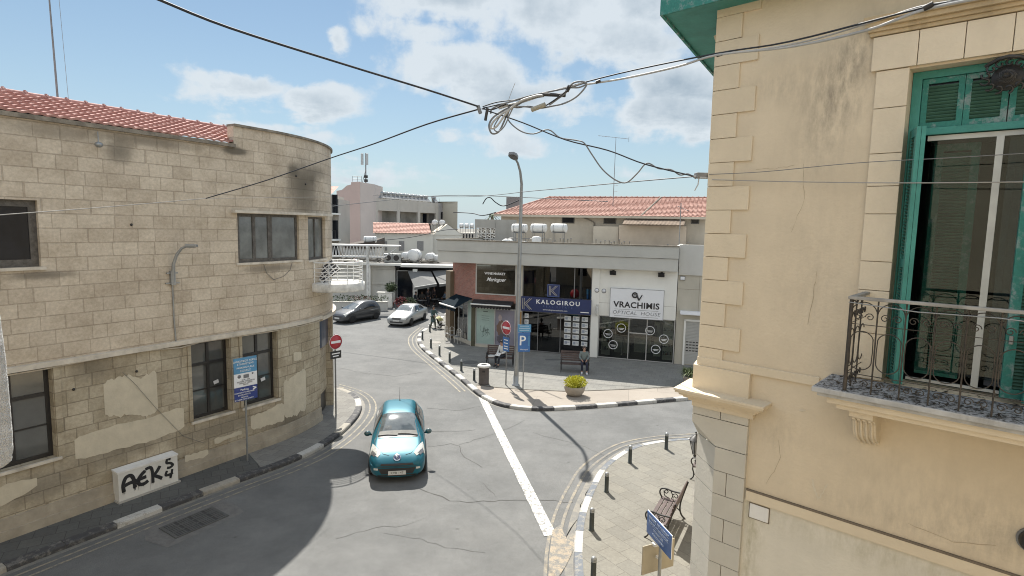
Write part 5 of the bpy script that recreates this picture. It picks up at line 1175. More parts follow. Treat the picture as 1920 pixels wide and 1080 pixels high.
# ---------------------------------------------------------------- roof clutter over the shops
def rl(px,py,y): x,z=PL(sh,px,py,y); return Vector((S0.x+x*math.cos(SA)-y*math.sin(SA),S0.y+x*math.sin(SA)+y*math.cos(SA),z))
M_tank=pm('white_tank',(.62,.62,.60),.5,.08,3,.1,grime=.35)
def barrel(name,label,loc,rz,L_,r_,stand,group,parent_label=None):
    t_=thing(name,label,'water tank',loc,rz,group)
    mb=MB(); mb.lathe([(.001,-L_/2),(r_*.6,-L_/2+.01),(r_*.93,-L_/2+.06),(r_,-L_/2+.16),(r_*1.01,-.05),(r_*1.01,.05),(r_,L_/2-.16),(r_*.93,L_/2-.06),(r_*.6,L_/2-.01),(.001,L_/2)],20,(0,0,stand+r_),0,Matrix.Rotation(R(90),3,'Y')); mb.build('barrel',M_tank,t_)
    mb=MB()
    for x in (-L_*.3,L_*.3):
        for y in (-r_*.8,r_*.8): mb.tube([(x,y,0),(x,y,stand+r_*.5)],.02,5)
        mb.tube([(x+r_*0,math.cos(a)*(r_+.015),stand+r_+math.sin(a)*(r_+.015)) for a in [math.pi*i/8 for i in range(17)]],.014,4)
    if stand>.1: mb.b(-L_*.4,L_*.4,-r_*.85,r_*.85,stand-.03,stand)
    mb.build('stand',M_greymetal,t_); return t_
for i,(px,w_) in enumerate(((974,32),(1010,32),(1048,34))):
    p=rl(px,436,4.5); barrel('water_tank',['white barrel water tank on a tall stand, just right of the lamp post','white barrel water tank, middle of the three raised over the fascia','white barrel water tank, rightmost of the three raised over the fascia'][i],(p.x,p.y,5.99),SA,1.1,.29,p.z-5.99,'raised water tanks on the shop roof')
for px,r_,lb in ((952,.33,'low white barrel tank seen end on, behind the fascia left of the lamp post'),(982,.27,'low white barrel tank seen end on, right behind the lamp post')):
    p=rl(px,455,3.6); barrel('roof_tank',lb,(p.x,p.y,5.99),SA+R(80),.9,r_,.05,'low tanks on the shop roof')
p=rl(1006,455,3.8)
vt=thing('upright_tank','small white upright tank between the barrel stands on the shop roof','water tank',(p.x,p.y,5.99),SA)
mb=MB(); mb.lathe([(.30,.05),(.31,.1),(.31,.8),(.28,.88),(.1,.93),(.001,.93)],18); mb.build('shell',M_tank,vt); mb=MB(); mb.lathe([(.33,0),(.33,.05)],18); mb.build('base',M_greymetal,vt)
rr=random.Random(6)
pipe_px=[1020,1036,1041,1050,1056,1064,1070,1118,1122,1126,1134,1142,1147,1152,1162,1166,1170,1180,1252,1262,1290,1296]
pp=None
for k,px in enumerate(pipe_px):
    p=rl(px,452,2.2+rr.uniform(-.5,.5)); h=rr.uniform(.55,.95)
    lab='thin rusty stub pipe standing behind the shop parapet'
    if pp is None:
        pp=thing('stub_pipe',lab,'pipe',(p.x,p.y,5.99),0,'stub pipes along the shop roof'); mb=MB(); mb.tube([(0,0,0),(.02,0,1)],.03,5); mb.build('pipe',M_cap,pp); mb=MB(); mb.tube([(.02,0,.96),(.02,0,1.02)],.045,5); mb.build('cap',M_greymetal,pp)
        pp.scale=(1,1,h)
    else: dup(pp,(p.x,p.y,5.99),rr.uniform(0,3),scale=(1,1,h))
# lattice solar frame behind the tanks
fr=thing('pipe_rack','tangled metal pipe rack between the white roof tanks','rack',tuple(rl(990,455,4.0).xy)+(5.99,),SA)
mb=MB()
for k in range(9):
    x=-1.3+k*.33; mb.tube([(x,0,0),(x+.3*(k%2*2-1),.3,.75)],.016,4)
mb.tube([(-1.4,.3,.75),(1.5,.3,.75)],.018,4); mb.tube([(-1.4,0,.35),(1.5,.1,.4)],.016,4); mb.build('tubes',M_greymetal,fr)
# tv antenna
a=AT(1150,366,44); b_=AT(1155,258,44)
an_=thing('tv_antenna','tall thin television aerial rising above the orange tiled roof','antenna',(a.x,a.y,a.z-.8))
mb=MB(); mb.tube([(0,0,0),(b_.x-a.x,0,b_.z-a.z+.8)],[.03,.018],5); mb.build('mast',M_greymetal,an_)
mb=MB(); h=b_.z-a.z+.8; mb.tube([(-1.3,0,h+.12),(1.0,0,h-.08)],.014,4)
for k in range(10): x=-1.2+k*.24; mb.tube([(x,-.22,h+.1-k*.02),(x,.22,h+.1-k*.02)],.007,4)
mb.tube([(1.0,0,h-.3),(1.0,0,h+.1)],.012,4); mb.build('yagi_head',M_greymetal,an_)
mb=MB()
for zz in (1.9,1.5,1.05): mb.tube([(.0,0,zz),(.3,0,zz+.03)],.012,4); mb.tube([(.3,-.15,zz),(.3,.15,zz+.05)],.008,4)
mb.build('side_arm',M_greymetal,an_)
# breeze block wall, tank screen, palm
bw=thing('screen_wall','grey concrete wall with a pierced decorative block screen left of the tiled house','wall',tuple(AT(890,452,42).xy)+(5.4,),SA)
a=AT(889,411,42);b_=AT(932,411,42); Wd=(b_-a).length*.98; zt=a.z-5.4; zm=PL(bw,910,427,0)[1]
mb=MB(); mb.b(0,Wd,0,.15,zm,zt); mb.b(0,.12,0,.15,0,zm); mb.b(Wd-.06,Wd+1.5,0,.15,0,zt); mb.build('wall',pm('grey_block_render',(.33,.32,.29),.9,.1,1,.2,grime=.3),bw)
mb=MB(); n=4; m_=int(zm/.38)
for i in range(n):
    for j in range(m_):
        cx=.12+(i+.5)*(Wd-.18)/n; cz=(j+.5)*zm/m_; r_=.17
        for q in range(4):
            a=q*math.pi/2+math.pi/4; mb.tube([(cx+r_*.2*math.cos(a),.07,cz+r_*.2*math.sin(a)),(cx+r_*.75*math.cos(a+.5),.07,cz+r_*.75*math.sin(a+.5)),(cx+r_*1.3*math.cos(a+.1),.07,cz+r_*1.3*math.sin(a+.1))],.028,4)
        frame(mb,cx-(Wd-.18)/n/2,cx+(Wd-.18)/n/2,cz-zm/m_/2,cz+zm/m_/2,.025,0,.14)
mb.build('pierced_screen',M_oldwhite,bw)
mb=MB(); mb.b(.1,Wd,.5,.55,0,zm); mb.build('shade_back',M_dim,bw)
a=AT(949,392,52); b_=AT(980,369,52); ts=thing('tank_screen','grey ribbed tank enclosure on a roof behind the orange hip roof','tank screen',(a.x,a.y,a.z-3))
mb=MB(); Wd=b_.x-a.x
for k in range(9): mb.b(k*Wd/9+.02,(k+.82)*Wd/9,0,.05,2.6,3+b_.z-a.z)
mb.build('ribs',M_greymetal,ts); mb=MB(); mb.b(0,Wd,.05,1.4,0,3+b_.z-a.z-.05); mb.build('box',pm('tank_box',(.34,.34,.33),.8,.2,2,0),ts)
a=AT(921,402,64)
pt_=thing('palm_tree','small distant palm crown just left of the orange hip roof','palm tree',(a.x,a.y,0))
mb=MB(); mb.tube([(0,0,0),(.1,0,a.z-.2)],[.22,.15],7); mb.build('trunk',M_cap,pt_)
mb=MB(); rr=random.Random(5)
for k in range(22):
    az=rr.uniform(0,6.28); up=rr.uniform(-.1,1.2); L_=rr.uniform(.9,1.2); pts=[Vector((.1,0,a.z-.2))]
    for i in range(1,6):
        f=i/5; pts.append(Vector((.1+math.cos(az)*L_*f,math.sin(az)*L_*f,a.z-.2+up*f*L_*.8-1.0*f*f*.8)))
    for i in range(5):
        d=(pts[i+1]-pts[i]); s_=Vector((-math.sin(az),math.cos(az),0))*.13*(1-i/6)
        mb.add([pts[i]-s_,pts[i]+s_,pts[i+1]+s_*.8,pts[i+1]-s_*.8],[(0,1,2,3)])
mb.build('crown',pm('palm_green',(.045,.07,.03),.8,.3,3,0),pt_)
# ---------------------------------------------------------------- far buildings on the left of the shops
M_pink=pm('pink_render',(.52,.40,.355),.9,.06,.3,.15,6,grime=.12); M_pinkl=pm('pale_pink_render',(.54,.475,.435),.9,.06,.3,.15,6,grime=.1)
M_far=pm('pale_far_render',(.46,.43,.38),.9,.08,.3,.15,6,grime=.2); M_fard=pm('grey_far_render',(.33,.32,.31),.9,.08,.3,.1,6)
pk=thing('pink_building','tall pale pink building with a stepped gable wall beyond the round corner','building',(AT(632,400,85).x,85,0))
o=pk.location; mb=MB()
pr=[AT(x,y,85) for x,y in [(631,358),(641,356),(650,348),(658,346),(658.5,341.5),(675,340.6)]]
n=len(pr); f=[(p.x-o.x,0,p.z) for p in pr]; 
mb.add([(f[0][0],0,0)]+f+[(f[-1][0],0,0)]+[(f[0][0],9,0)]+[(q[0],9,q[2]) for q in f]+[(f[-1][0],9,0)],[list(range(n+2))[::-1]]+[(i,i+1,n+3+i,n+2+i) for i in range(n+1)]); mb.build('gable_wall',M_pink,pk)
mb=MB(); q=AT(701,344,89); x0_=f[-1][0]+.01; x1_=q.x-o.x; zt=f[-1][2]-.05
mb.prism([(x0_,0),(x1_,4),(x1_,10),(x0_,9)],0,zt); mb.build('stair_tower',M_pinkl,pk)
mb=MB(); 
for x in (2.2,2.9,3.5): mb.tube([(x,.5,f[-1][2]),(x,.5,f[-1][2]+.8)],.03,4)
for z in (.4,.8): mb.tube([(2.2,.5,f[-1][2]+z),(3.5,.5,f[-1][2]+z)],.03,4)
mb.build('roof_railing',M_greymetal,pk)
a=AT(686,342,88); b_=AT(686,286,88)
ma=thing('mobile_mast','mobile phone mast with two pale panel antennas on the pink building','mast',(a.x,a.y,a.z-.1))
mb=MB(); h=b_.z-a.z; mb.tube([(0,0,0),(0,0,h)],.09,6); mb.tube([(-.55,0,0),(0,0,h*.45)],.04,4); mb.build('pole',M_greymetal,ma)
for x in (-.5,.22): mb=MB(); mb.box((x,-.15,h-.9),(.38,.2,1.7)); mb.build('panel_antenna',pm('panel_grey',(.42,.44,.44),.6,0,1,0),ma,bevel=.05)
for z in (.35,.95): mb=MB(); mb.box((.05,-.1,z),(.5,.3,.4)); mb.build('radio_unit',M_black,ma)
A=AT(702,371,90); Bp=AT(832,379,107); ang=math.atan2(Bp.y-A.y,Bp.x-A.x); L_=(Bp-A).xy.length
lb=thing('apartment_block','long pale three storey block with balcony rows and solar tanks on its roof','building',(A.x,A.y,0),ang)
zt=A.z; mb=MB(); wallops=[]
rows=[(zt-3.7,zt-1.9),(zt-7.0,zt-5.2)]
xs=[0,.8,5.6,6.3,11.2,11.9,16.6,L_*.80,L_]; 
# piers, slabs
mb.b(0,.8,0,.3,0,zt); mb.b(5.6,6.3,0,.3,0,zt); mb.b(11.2,11.9,0,.3,0,zt); mb.b(16.6,17.4,-.0,.3,0,zt)
for x0_,x1_ in ((.8,5.6),(6.3,11.2),(11.9,16.6)): mb.b(x0_,x1_,.02,.28,zt-1.9,zt-.02); mb.b(x0_,x1_,.02,.28,zt-5.2,zt-3.7); mb.b(x0_,x1_,.02,.28,0,zt-7)
mb.b(0,17.4,2.02,12,0,zt-1); mb.b(0,17.4,.3,2.02,zt-1.9,zt-1.0); mb.b(0,17.4,.3,2.02,zt-5.2,zt-5.0); mb.build('balcony_wall',M_far,lb)
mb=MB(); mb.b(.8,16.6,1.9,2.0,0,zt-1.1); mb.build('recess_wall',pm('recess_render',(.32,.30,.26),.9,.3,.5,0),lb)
for x,z in ((15.2,zt-3.6),(7.6,zt-3.0),(7.6,zt-6.3),(14.6,zt-6.9)): mb=MB(); mb.b(x,x+1.1,1.80,1.88,z,z+1.6 if z<zt-3.1 else z+.7); mb.build('window',M_panedark,lb)
mb=MB(); mb.b(17.4,L_,.1,12,0,zt); mb.build('stair_bay',M_fard,lb)
mb=MB(); mb.b(18.3,19.9,.05,.1,zt-3.2,zt-1.6); mb.build('window',M_panedark,lb); mb=MB(); mb.b(18.3,19.9,.05,.1,zt-7,zt-5.6); mb.build('window',M_panedark,lb)
C=AT(858,379,104.5)
inv=wm(lb).inverted(); cl=inv@Vector((C.x,C.y,0)); mb=MB(); mb.prism([(L_,-.1),(cl.x,cl.y),(cl.x+3,12),(L_,12)],0,zt+.3); mb.build('end_wall',pm('cream_far_render',(.50,.46,.37),.9,.06,.3,.1,6),lb)
# solar units along its roof
su=None
for k in range(15):
    x=1.0+k*1.12
    if k==14: x=L_-1
    loc=wm(lb)@Vector((x,1.2,zt-.02))
    if su is None:
        su=thing('solar_heater','small rooftop solar water heater in the row on the long pale block','solar heater',loc,ang,'solar heaters on the far roof')
        mb=MB(); mb.lathe([(.001,-.5),(.22,-.48),(.24,0),(.22,.48),(.001,.5)],10,(0,.4,1.0),0,Matrix.Rotation(R(90),3,'Y')); mb.build('cylinder_tank',M_steel,su)
        mb=MB(); mb.add([(-.6,-.5,.15),(.6,-.5,.15),(.6,.3,.8),(-.6,.3,.8)],[(0,1,2,3)]); mb.build('collector_panel',M_greymetal,su)
        mb=MB(); mb.lathe([(.2,.2),(.22,1.2),(.16,1.35),(.001,1.38)],10,(.85,.6,0)); mb.b(-.7,-.66,-.5,-.46,0,.9); mb.b(.62,.66,-.5,-.46,0,.9); mb.b(-.5,.5,.38,.42,0,.9); mb.build('frame_and_tank',M_tank,su)
    else: dup(su,loc,ang)
# small roof clutter building between block and screen wall
fb=thing('far_building','distant pale building with rooftop tanks between the long block and the screen wall','building',(AT(860,455,88).x,88,0))
a=AT(860,436,88);b_=AT(889,436,88); mb=MB(); mb.b(0,b_.x-a.x+4,0,8,0,a.z); mb.build('wall',M_far,fb)
for k in range(5): mb=MB(); mb.b(.2+k*.45,.42+k*.45,-.05,0,a.z-1.2,a.z-.2); mb.build('window',M_panedark,fb)
for k,x in enumerate((.35,1.15,1.95)):
    t_=barrel('far_roof_tank','small barrel tank on the distant roof, '+['left','middle','right'][k]+' of its row of three',(a.x+x,89,a.z),0,.7,.34,.7,'tanks on the distant roof')
wh=thing('white_house','white house with orange tiled gable roof beyond the market roofs','house',(AT(703,440,68).x,68,0),math.atan2(3,12))
def WP(px,py,y=0): return PL(wh,px,py,y)
xa,ze=WP(703,437); xb,_=WP(812,440); xg,_=WP(812,440)
xR=WP(812,439)[0]; 
mb=MB(); mb.b(xa,xR,0,6,0,ze); zr_=ze+1.25
mb.add([(xR,0,0),(xR,0,ze),(xR,3,zr_),(xR,6,ze),(xR,6,0)],[(0,4,3,2,1)])
mb.build('wall',pm('white_far_render',(.56,.55,.50),.9,.06,.4,.1,6,grime=.15),wh)
mb=MB(); mb.b(xR,xR+3.6,.4,5.5,0,ze-.1); mb.add([(xR,.3,ze-.1),(xR+3.7,.3,ze-.1),(xR+1.8,.3,ze+1.2)],[(0,1,2)]); mb.build('gable_wing',MATS['white_far_render'],wh)
mb=MB(); mb.add([(xR,.25,ze-.1),(xR+1.8,.25,ze+1.25),(xR+3.8,.25,ze-.15),(xR,5,ze-.1),(xR+1.8,5,ze+1.25),(xR+3.8,5,ze-.15)],[(0,1,4,3)[::-1],(1,2,5,4)[::-1]]); mb.build('wing_roof',M_ledge,wh)
mb=MB(); tiles(mb,(xa-.2,-.4,ze),(1,0,0),(0,3.4,1.25),xR-xa+.3,3.6,.4,.45,.04,4); mb.quad((xa-.2,3,zr_),(xR+.1,3,zr_),(xR+.1,6.4,ze),(xa-.2,6.4,ze)); mb.build('roof',M_tile_f,wh)
for px0,px1 in ((719,726),(748,758),(782,794),(823,827)):
    x0_,z1=WP(px0,452); x1_,z0=WP(px1,470); mb=MB(); mb.b(x0_,x1_,-.06,.0,z0,z1); mb.build('window',M_greymetal,wh)
p=AT(824,417,74)
for k in (0,1): barrel('roof_barrel',['pinkish barrel tank at the ridge end of the white house, left of the pair','white barrel tank at the ridge end of the white house, right of the pair'][k],(p.x-.3+k*.9,72,6.6),R(80),.8,.33,.9,'pair of tanks over the white house')
bb=thing('balcony_building','narrow slice of a grey apartment building with stacked balconies beyond the round corner','building',(AT(600,450,64).x,64,0))
x1_=AT(630.5,400,64).x-bb.location.x; zt=AT(625,372,64).z
mb=MB(); mb.b(-3,x1_-.9,0,6,0,zt+.4); mb.b(-3,x1_-.2,1.6,6,0,zt); mb.build('wall',M_far,bb)
for k in range(3):
    z=zt-1.6-k*2.9; mb=MB(); mb.b(-3,x1_,-.3,1.6,z-.18,z); mb.build('balcony_slab',M_wht2,bb)
    mb=MB(); 
    for q in range(7): mb.b(x1_-.9+q*.14,x1_-.87+q*.14,-.28,-.25,z,z+.95)
    mb.b(x1_-1,x1_,-.29,-.24,z+.92,z+.97); mb.build('balcony_railing',M_black,bb)
    mb=MB(); mb.b(x1_-.95,x1_-.3,1.5,1.58,z,z+2.1); mb.build('window',M_panedark,bb)
mb=MB(); mb.add([(-3,-.5,zt+.5),(x1_-.3,-.5,zt+.5),(x1_-.6,3,zt+1.5),(-3,3,zt+1.5)],[(0,1,2,3)]); mb.build('roof',M_tile_f,bb)
# ---------------------------------------------------------------- market building with awnings
mk=thing('market_building','low white market building with flat roof and open awning front','building',(-17,54,0))
mx=lambda px,py,y=0: PL(mk,px,py,y)
M_mw=pm('market_white',(.52,.50,.45),.9,.07,.6,.15,10,grime=.3)
xw,_=mx(741,500); zt=mx(700,497)[1]; x2,_=mx(775,500)
mb=MB(); mb.b(-4,xw,0,.3,0,zt); mb.b(-4,xw+.0,-.08,0,zt*.50,zt*.53); mb.b(-4,xw,-.1,0,zt-.35,zt-.28); mb.b(-4,16,4,12,0,zt-.1); mb.build('wall',M_mw,mk)
mb=MB(); 
for px in (692,): x,_=mx(px,500); mb.b(x-.18,x+.18,-.25,0,0,zt)
x,_=mx(780,520,-1.2); mb.b(xw+1.9,xw+2.3,-1.4,-1.0,0,zt-.2); mb.build('pilaster',M_wht2,mk)
mb=MB(); mb.b(-4,15,-.4,-.1,zt,zt+.22); mb.b(xw+.8,15,-1.5,-.4,zt-.02,zt+.22); mb.build('roof_edge',M_wht2,mk)
mb=MB(); mb.b(-4,15,-.1,9,zt,zt+.17); mb.build('roof',pm('market_roof_felt',(.13,.12,.11),.95,.4,1.5,.2,grime=.5),mk)
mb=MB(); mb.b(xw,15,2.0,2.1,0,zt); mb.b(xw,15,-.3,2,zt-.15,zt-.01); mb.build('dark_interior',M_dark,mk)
mb=MB(); mb.b(xw+.2,xw+1.9,0,.05,.6,zt-.5); mb.build('window',M_panedark,mk)
mb=MB(); frame(mb,xw+.15,xw+1.95,.55,zt-.45,.06,-.05,.03); mb.build('window_frame',M_alu,mk)
M_awg=pm('grey_awning_fabric',(.15,.15,.145),.85,.05,1,.1,grime=.15)
def bigawn(label,pxa,pya,pxb,pyb,pxc,pyc,pxd,pyd):
    t_=thing('market_awning',label,'awning',(-17,54,0),0,'grey awnings on the market')
    a,za=mx(pxa,pya,-1.2); b_,zb=mx(pxb,pyb,-1.2); c,zc=mx(pxc,pyc,-3.6); d,zd=mx(pxd,pyd,-3.6)
    mb=MB(); mb.add([(a,-1.2,za),(b_,-1.2,zb),(c,-3.6,zc),(d,-3.6,zd)],[(0,3,2,1)]); mb.add([(a,-1.2,za-.03),(b_,-1.2,zb-.03),(c,-3.6,zc-.03),(d,-3.6,zd-.03)],[(0,1,2,3)]); mb.build('canopy',M_awg,t_)
    mb=MB(); mb.tube([(d,-3.6,zd),(c,-3.6,zc)],.05,6); mb.build('front_bar',M_alu,t_)
    mb=MB(); mb.add([(d,-3.62,zd),(c,-3.62,zc),(c,-3.62,zc-.22),(d,-3.62,zd-.22)],[(0,1,2,3)]); mb.build('valance',M_awg,t_)
bigawn('wide grey awning sloping down over the left of the market front',764,507,808,509,819,532,777,539)
bigawn('grey awning on the market front next to the brown pier',811,508,858,504,862,528,824,533)
# truss canopy, tanks and clutter on the market roof
tr=thing('truss_canopy','long white steel truss canopy standing over the market roof','canopy',(-17,50,0))
tx=lambda px,py: PL(tr,px,py,0)
xa,z1=tx(600,462); xb,z1=tx(748,462); _,z0=tx(690,482)
mb=MB(); 
for y in (0,1.0): mb.tube([(xa,y,z1),(xb,y,z1)],.07,5); mb.tube([(xa,y,z0),(xb-1.3,y,z0)],.06,5)
n=20
for k in range(n):
    xx=xa+(xb-1.3-xa)*k/n; w_=(xb-1.3-xa)/n; mb.tube([(xx,0,z0),(xx+w_/2,0,z1)],.028,4); mb.tube([(xx+w_/2,0,z1),(xx+w_,0,z0)],.028,4)
mb.tube([(xb-1.3,0,z0),(xb,0,z1)],.05,4); mb.build('truss',M_white,tr)
mb=MB(); mb.add([(xa,-.05,z1+.09),(xb,-.05,z1+.09),(xb,.9,z1+.09),(xa,.9,z1+.09)],[(0,1,2,3)]); mb.b(xa,xb,-.12,-.06,z1-.03,z1+.08); mb.build('roof_sheet',M_white,tr)
mb=MB(); 
for px in (690,):
    x,_=tx(px,480); mb.tube([(x,-.1,0),(x,-.1,z1)],.12,6)
mb.build('post',M_oldwhite,tr)
mb=MB(); rr=random.Random(21)
for k in range(60):
    x=rr.uniform(-3,xw+3); y=rr.uniform(0,3.2); L_=rr.uniform(.5,1.6); a=rr.uniform(-.5,.5); mb.tube([(x,y,zt+.2+rr.uniform(0,.3)),(x+L_,y+a,zt+.2+rr.uniform(0,.5))],rr.uniform(.03,.09),5)
for k in range(14): x=rr.uniform(-3,xw+2.5); mb.box((x,rr.uniform(.3,3),zt+.4),(rr.uniform(.2,.6),.3,rr.uniform(.2,.5)),0,rr.uniform(0,3))
mb.build('roof_ducting',pm('dull_ducting',(.16,.15,.13),.8,.4,2,0),mk)
def cyl_tank(px0,px1,py,lb,y=2.2):
    x0_,_=mx(px0,py,y-.5); x1_,_=mx(px1,py,y-.5); r_=.48
    barrel('market_tank',lb,(-17+(x0_+x1_)/2,54+y,zt+.22),R(75),1.2,(x1_-x0_)/2,.05,'white tanks on the market roof')
cyl_tank(752,770,490,'white barrel tank on the market roof, leftmost beside the small plant units')
cyl_tank(764,788,490,'large white barrel tank on the market roof, behind the awnings',1.6)
cyl_tank(798,815,490,'white barrel tank on the market roof, first left of the concrete fascia')
cyl_tank(811,824,490,'white barrel tank on the market roof, half hidden by the concrete fascia',2.6)
for px,lb in ((728,'grey plant unit with a round fan on the market roof, left of the pair'),(743,'grey plant unit with a round fan on the market roof, beside the white tanks')):
    x,z=mx(px,495,.6); ac=thing('condenser_unit',lb,'air conditioner',(-17+x,54.6,zt+.22),0,'plant units on the market roof')
    mb=MB(); mb.b(-.42,.42,0,.4,0,.85); mb.build('casing',M_steel,ac,bevel=.02); mb=MB(); mb.lathe([(.001,0),(.27,0),(.27,.02)],16,(0,-.01,.45),0,Matrix.Rotation(R(90),3,'X')); mb.build('fan',M_black,ac)
x,z=mx(680,448,0)
lw_=thing('low_dark_roof','low dark lean-to roof in front of the pink building','building',(AT(643,460,62).x,62,0))
x1_=AT(702,456,62).x-lw_.location.x; z0=AT(643,461,62).z; z1=AT(700,452,62).z
mb=MB(); mb.add([(0,0,z0),(x1_,0,z1),(x1_,5,z1+.3),(0,5,z0+.3),(0,0,z0-.25),(x1_,0,z0-.25),(x1_,5,z0-.25),(0,5,z0-.25)],[(0,1,2,3),(4,5,1,0),(5,6,2,1)]); mb.build('roof',pm('dark_roof',(.07,.055,.045),.9,.2,1,0),lw_)
mb=MB(); mb.b(0,x1_,.2,5,0,z0-.25); mb.build('wall',M_far,lw_)
p=AT(683,452,60); barrel('pale_barrel','pale blue white barrel tank lying on the dark lean-to roof',(p.x,62.5,p.z-.3),0,1.4,.36,.05,None)
# low planter wall, white box and greenery before the market
M_leafd=pm('dark_leaf',(.035,.055,.025),.8,.4,4,0,col2=(.06,.085,.03)); M_leafr=pm('red_flower',(.16,.03,.035),.8,.3,4,0)
M_leafy=pm('yellow_green_leaf',(.36,.36,.02),.7,.3,9,0,col2=(.55,.52,.05)); M_leafg=pm('strap_leaf_green',(.06,.09,.025),.6,.3,6,0,col2=(.13,.16,.05))
def leaves(mb,c,rad,n,size,seed,mi=0,asp=.5,shell=.5):
    rr=random.Random(seed); c=Vector(c)
    for k in range(n):
        d=Vector((rr.gauss(0,1),rr.gauss(0,1),rr.gauss(0,1))).normalized(); f=shell+(1-shell)*rr.random()**.5
        p=c+Vector((d.x*rad[0],d.y*rad[1],d.z*rad[2]))*f*(1+rr.uniform(-.12,.12)); s_=size*rr.uniform(.6,1.3)
        u=(d+Vector((rr.uniform(-.8,.8),rr.uniform(-.8,.8),rr.uniform(-.5,.9)))).normalized(); v=u.cross(Vector((rr.uniform(-1,1),rr.uniform(-1,1),rr.uniform(-1,1)))).normalized()
        mb.add([p,p+u*s_*.5+v*s_*asp*.5,p+u*s_,p+u*s_*.5-v*s_*asp*.5],[(0,1,2,3)],mi)
a=G(628,598,.1);b_=G(725,583,.1)
pw=thing('planter_wall','low white planter wall with dark shrubs and red flowers behind the grey car','planter',(-12.9,49.2,0),R(8))
mb=MB(); mb.b(-3.6,2.1,-.15,.15,0,.75); mb.b(-3.6,2.1,-.2,.2,.75,.80); mb.build('wall',M_mw,pw)
mb=MB(); 
for k in range(12): leaves(mb,(-3.3+k*.46,.35,.95),(.35,.3,.32),60,.16,k)
mb.build('shrubs',M_leafd,pw)
mb=MB(); 
for k in range(5): leaves(mb,(-.8+k*.35,.2,1.1),(.3,.25,.15),16,.12,k+50)
mb.build('flowers',M_leafr,pw)
p=G(722,577,0); wb_=thing('white_kiosk','plain white cabinet standing before the market wall behind the silver car','cabinet',(p.x,p.y,0))
mb=MB(); mb.b(-.62,.62,0,.5,0,1.35); mb.build('body',M_wht2,wb_,bevel=.02); mb=MB(); mb.b(-.75,.7,-.06,.56,1.36,1.40); mb.build('top',M_oldwhite,wb_)
p=AT(732,575,51.5); tp=thing('topiary_tree','round clipped dark tree in a pot before the market window','tree',(p.x,51.8,0))
mb=MB(); mb.tube([(0,0,.3),(.02,0,1.4)],.05,6); mb.build('trunk',M_cap,tp); mb=MB(); leaves(mb,(0,0,1.78),(.5,.5,.45),700,.13,3,shell=.4); mb.ball((0,0,1.78),.36,0,10); mb.build('crown',M_leafd,tp)
mb=MB(); mb.lathe([(.2,0),(.28,.4),(.3,.42),(.24,.4),(.001,.38)],12); mb.build('pot',M_brick if False else pm('terracotta',(.25,.10,.07),.9,.2,3,.1),tp)
for k,(px,py,lb) in enumerate(((752,582,'dark red potted shrub at the foot of the market column'),(768,584,'dark bushy potted plant under the left market awning'))):
    p=G(px,py,0); t_=thing('potted_shrub',lb,'plant',(p.x,p.y,0)); mb=MB(); leaves(mb,(0,0,.75),(.5,.4,.45),260,.16,k+8,1 if k==0 else 0); mb.build('foliage',[M_leafd,M_leafr],t_); mb=MB(); mb.lathe([(.18,0),(.25,.35),(.2,.35),(.001,.33)],10); mb.build('pot',MATS['terracotta'],t_)
# cafe tables under the awnings
rr=random.Random(11)
for k in range(5):
    x=-12.2+4.3+k*.62+rr.uniform(-.1,.1); y=51.6+rr.uniform(-.5,.6)
for k,(px,py) in enumerate(((790,580),(772,578),(814,577),(828,580))):
    p=G(px,py,0)
    t_=thing('cafe_table',['dark round cafe table under the left market awning, middle','dark cafe table nearest the market column','dark cafe table right of the standing white haired man','dark cafe table close to the brown pier'][k],'table',(p.x,p.y+.6,0),0,'cafe tables in the awning shade')
    mb=MB(); mb.lathe([(.4,.72),(.42,.74),(.001,.75)],14); mb.build('table_top',M_greymetal,t_); mb=MB(); mb.tube([(0,0,0),(0,0,.72)],.035,6); mb.lathe([(.25,0),(.24,.03),(.001,.04)],12); mb.build('pedestal',M_black,t_)
# ================================================================ STREET FURNITURE
# ---- bollards
def bollard(loc,label,group):
    t_=thing('bollard',label,'bollard',loc,0,group)
    mb=MB(); mb.lathe([(.075,0),(.075,.01),(.06,.012),(.058,.44),(.058,.47)],14); mb.build('post',pm('bollard_green_black',(.035,.042,.038),.5,.15,5,.05),t_)
    mb=MB(); mb.lathe([(.062,.47),(.062,.485),(.056,.49),(.056,.505),(.062,.51),(.062,.53),(.05,.555),(.03,.572),(.001,.58)],14); mb.build('metal_cap',M_steel,t_); return t_
B1=None
labs=['bollard at the woman pushing the stroller, beside the side awning','bollard at the rounded tip of the shop kerb','second bollard down from the tip of the shop kerb','third bollard down from the tip of the shop kerb','fourth bollard down from the tip of the shop kerb','fifth bollard from the tip of the shop kerb','bollard nearest the litter bin on the shop kerb']
for (px,py),lb in zip([(806,622),(792,636),(808,652),(824,666),(843,679),(865,695),(889,713)],labs):
    p=G(px,py,.12); 
    if B1 is None: B1=bollard(p,'dark green '+lb,'bollards along the kerbs')
    else: dup(B1,p,label='dark green '+lb)
for (px,py),lb in zip([(1249,842),(1181,868),(1137,922),(1109,994),(1112,1092)],['far bollard on the right pavement, closest to the ochre corner','bollard second from the ochre corner on the curved kerb','middle bollard on the right pavement, opposite the lamp shadow','bollard on the right pavement across from the end of the white road line','nearest bollard, cut by the lower edge of the picture']):
    dup(B1,G(px,py,.12),label='dark '+lb)
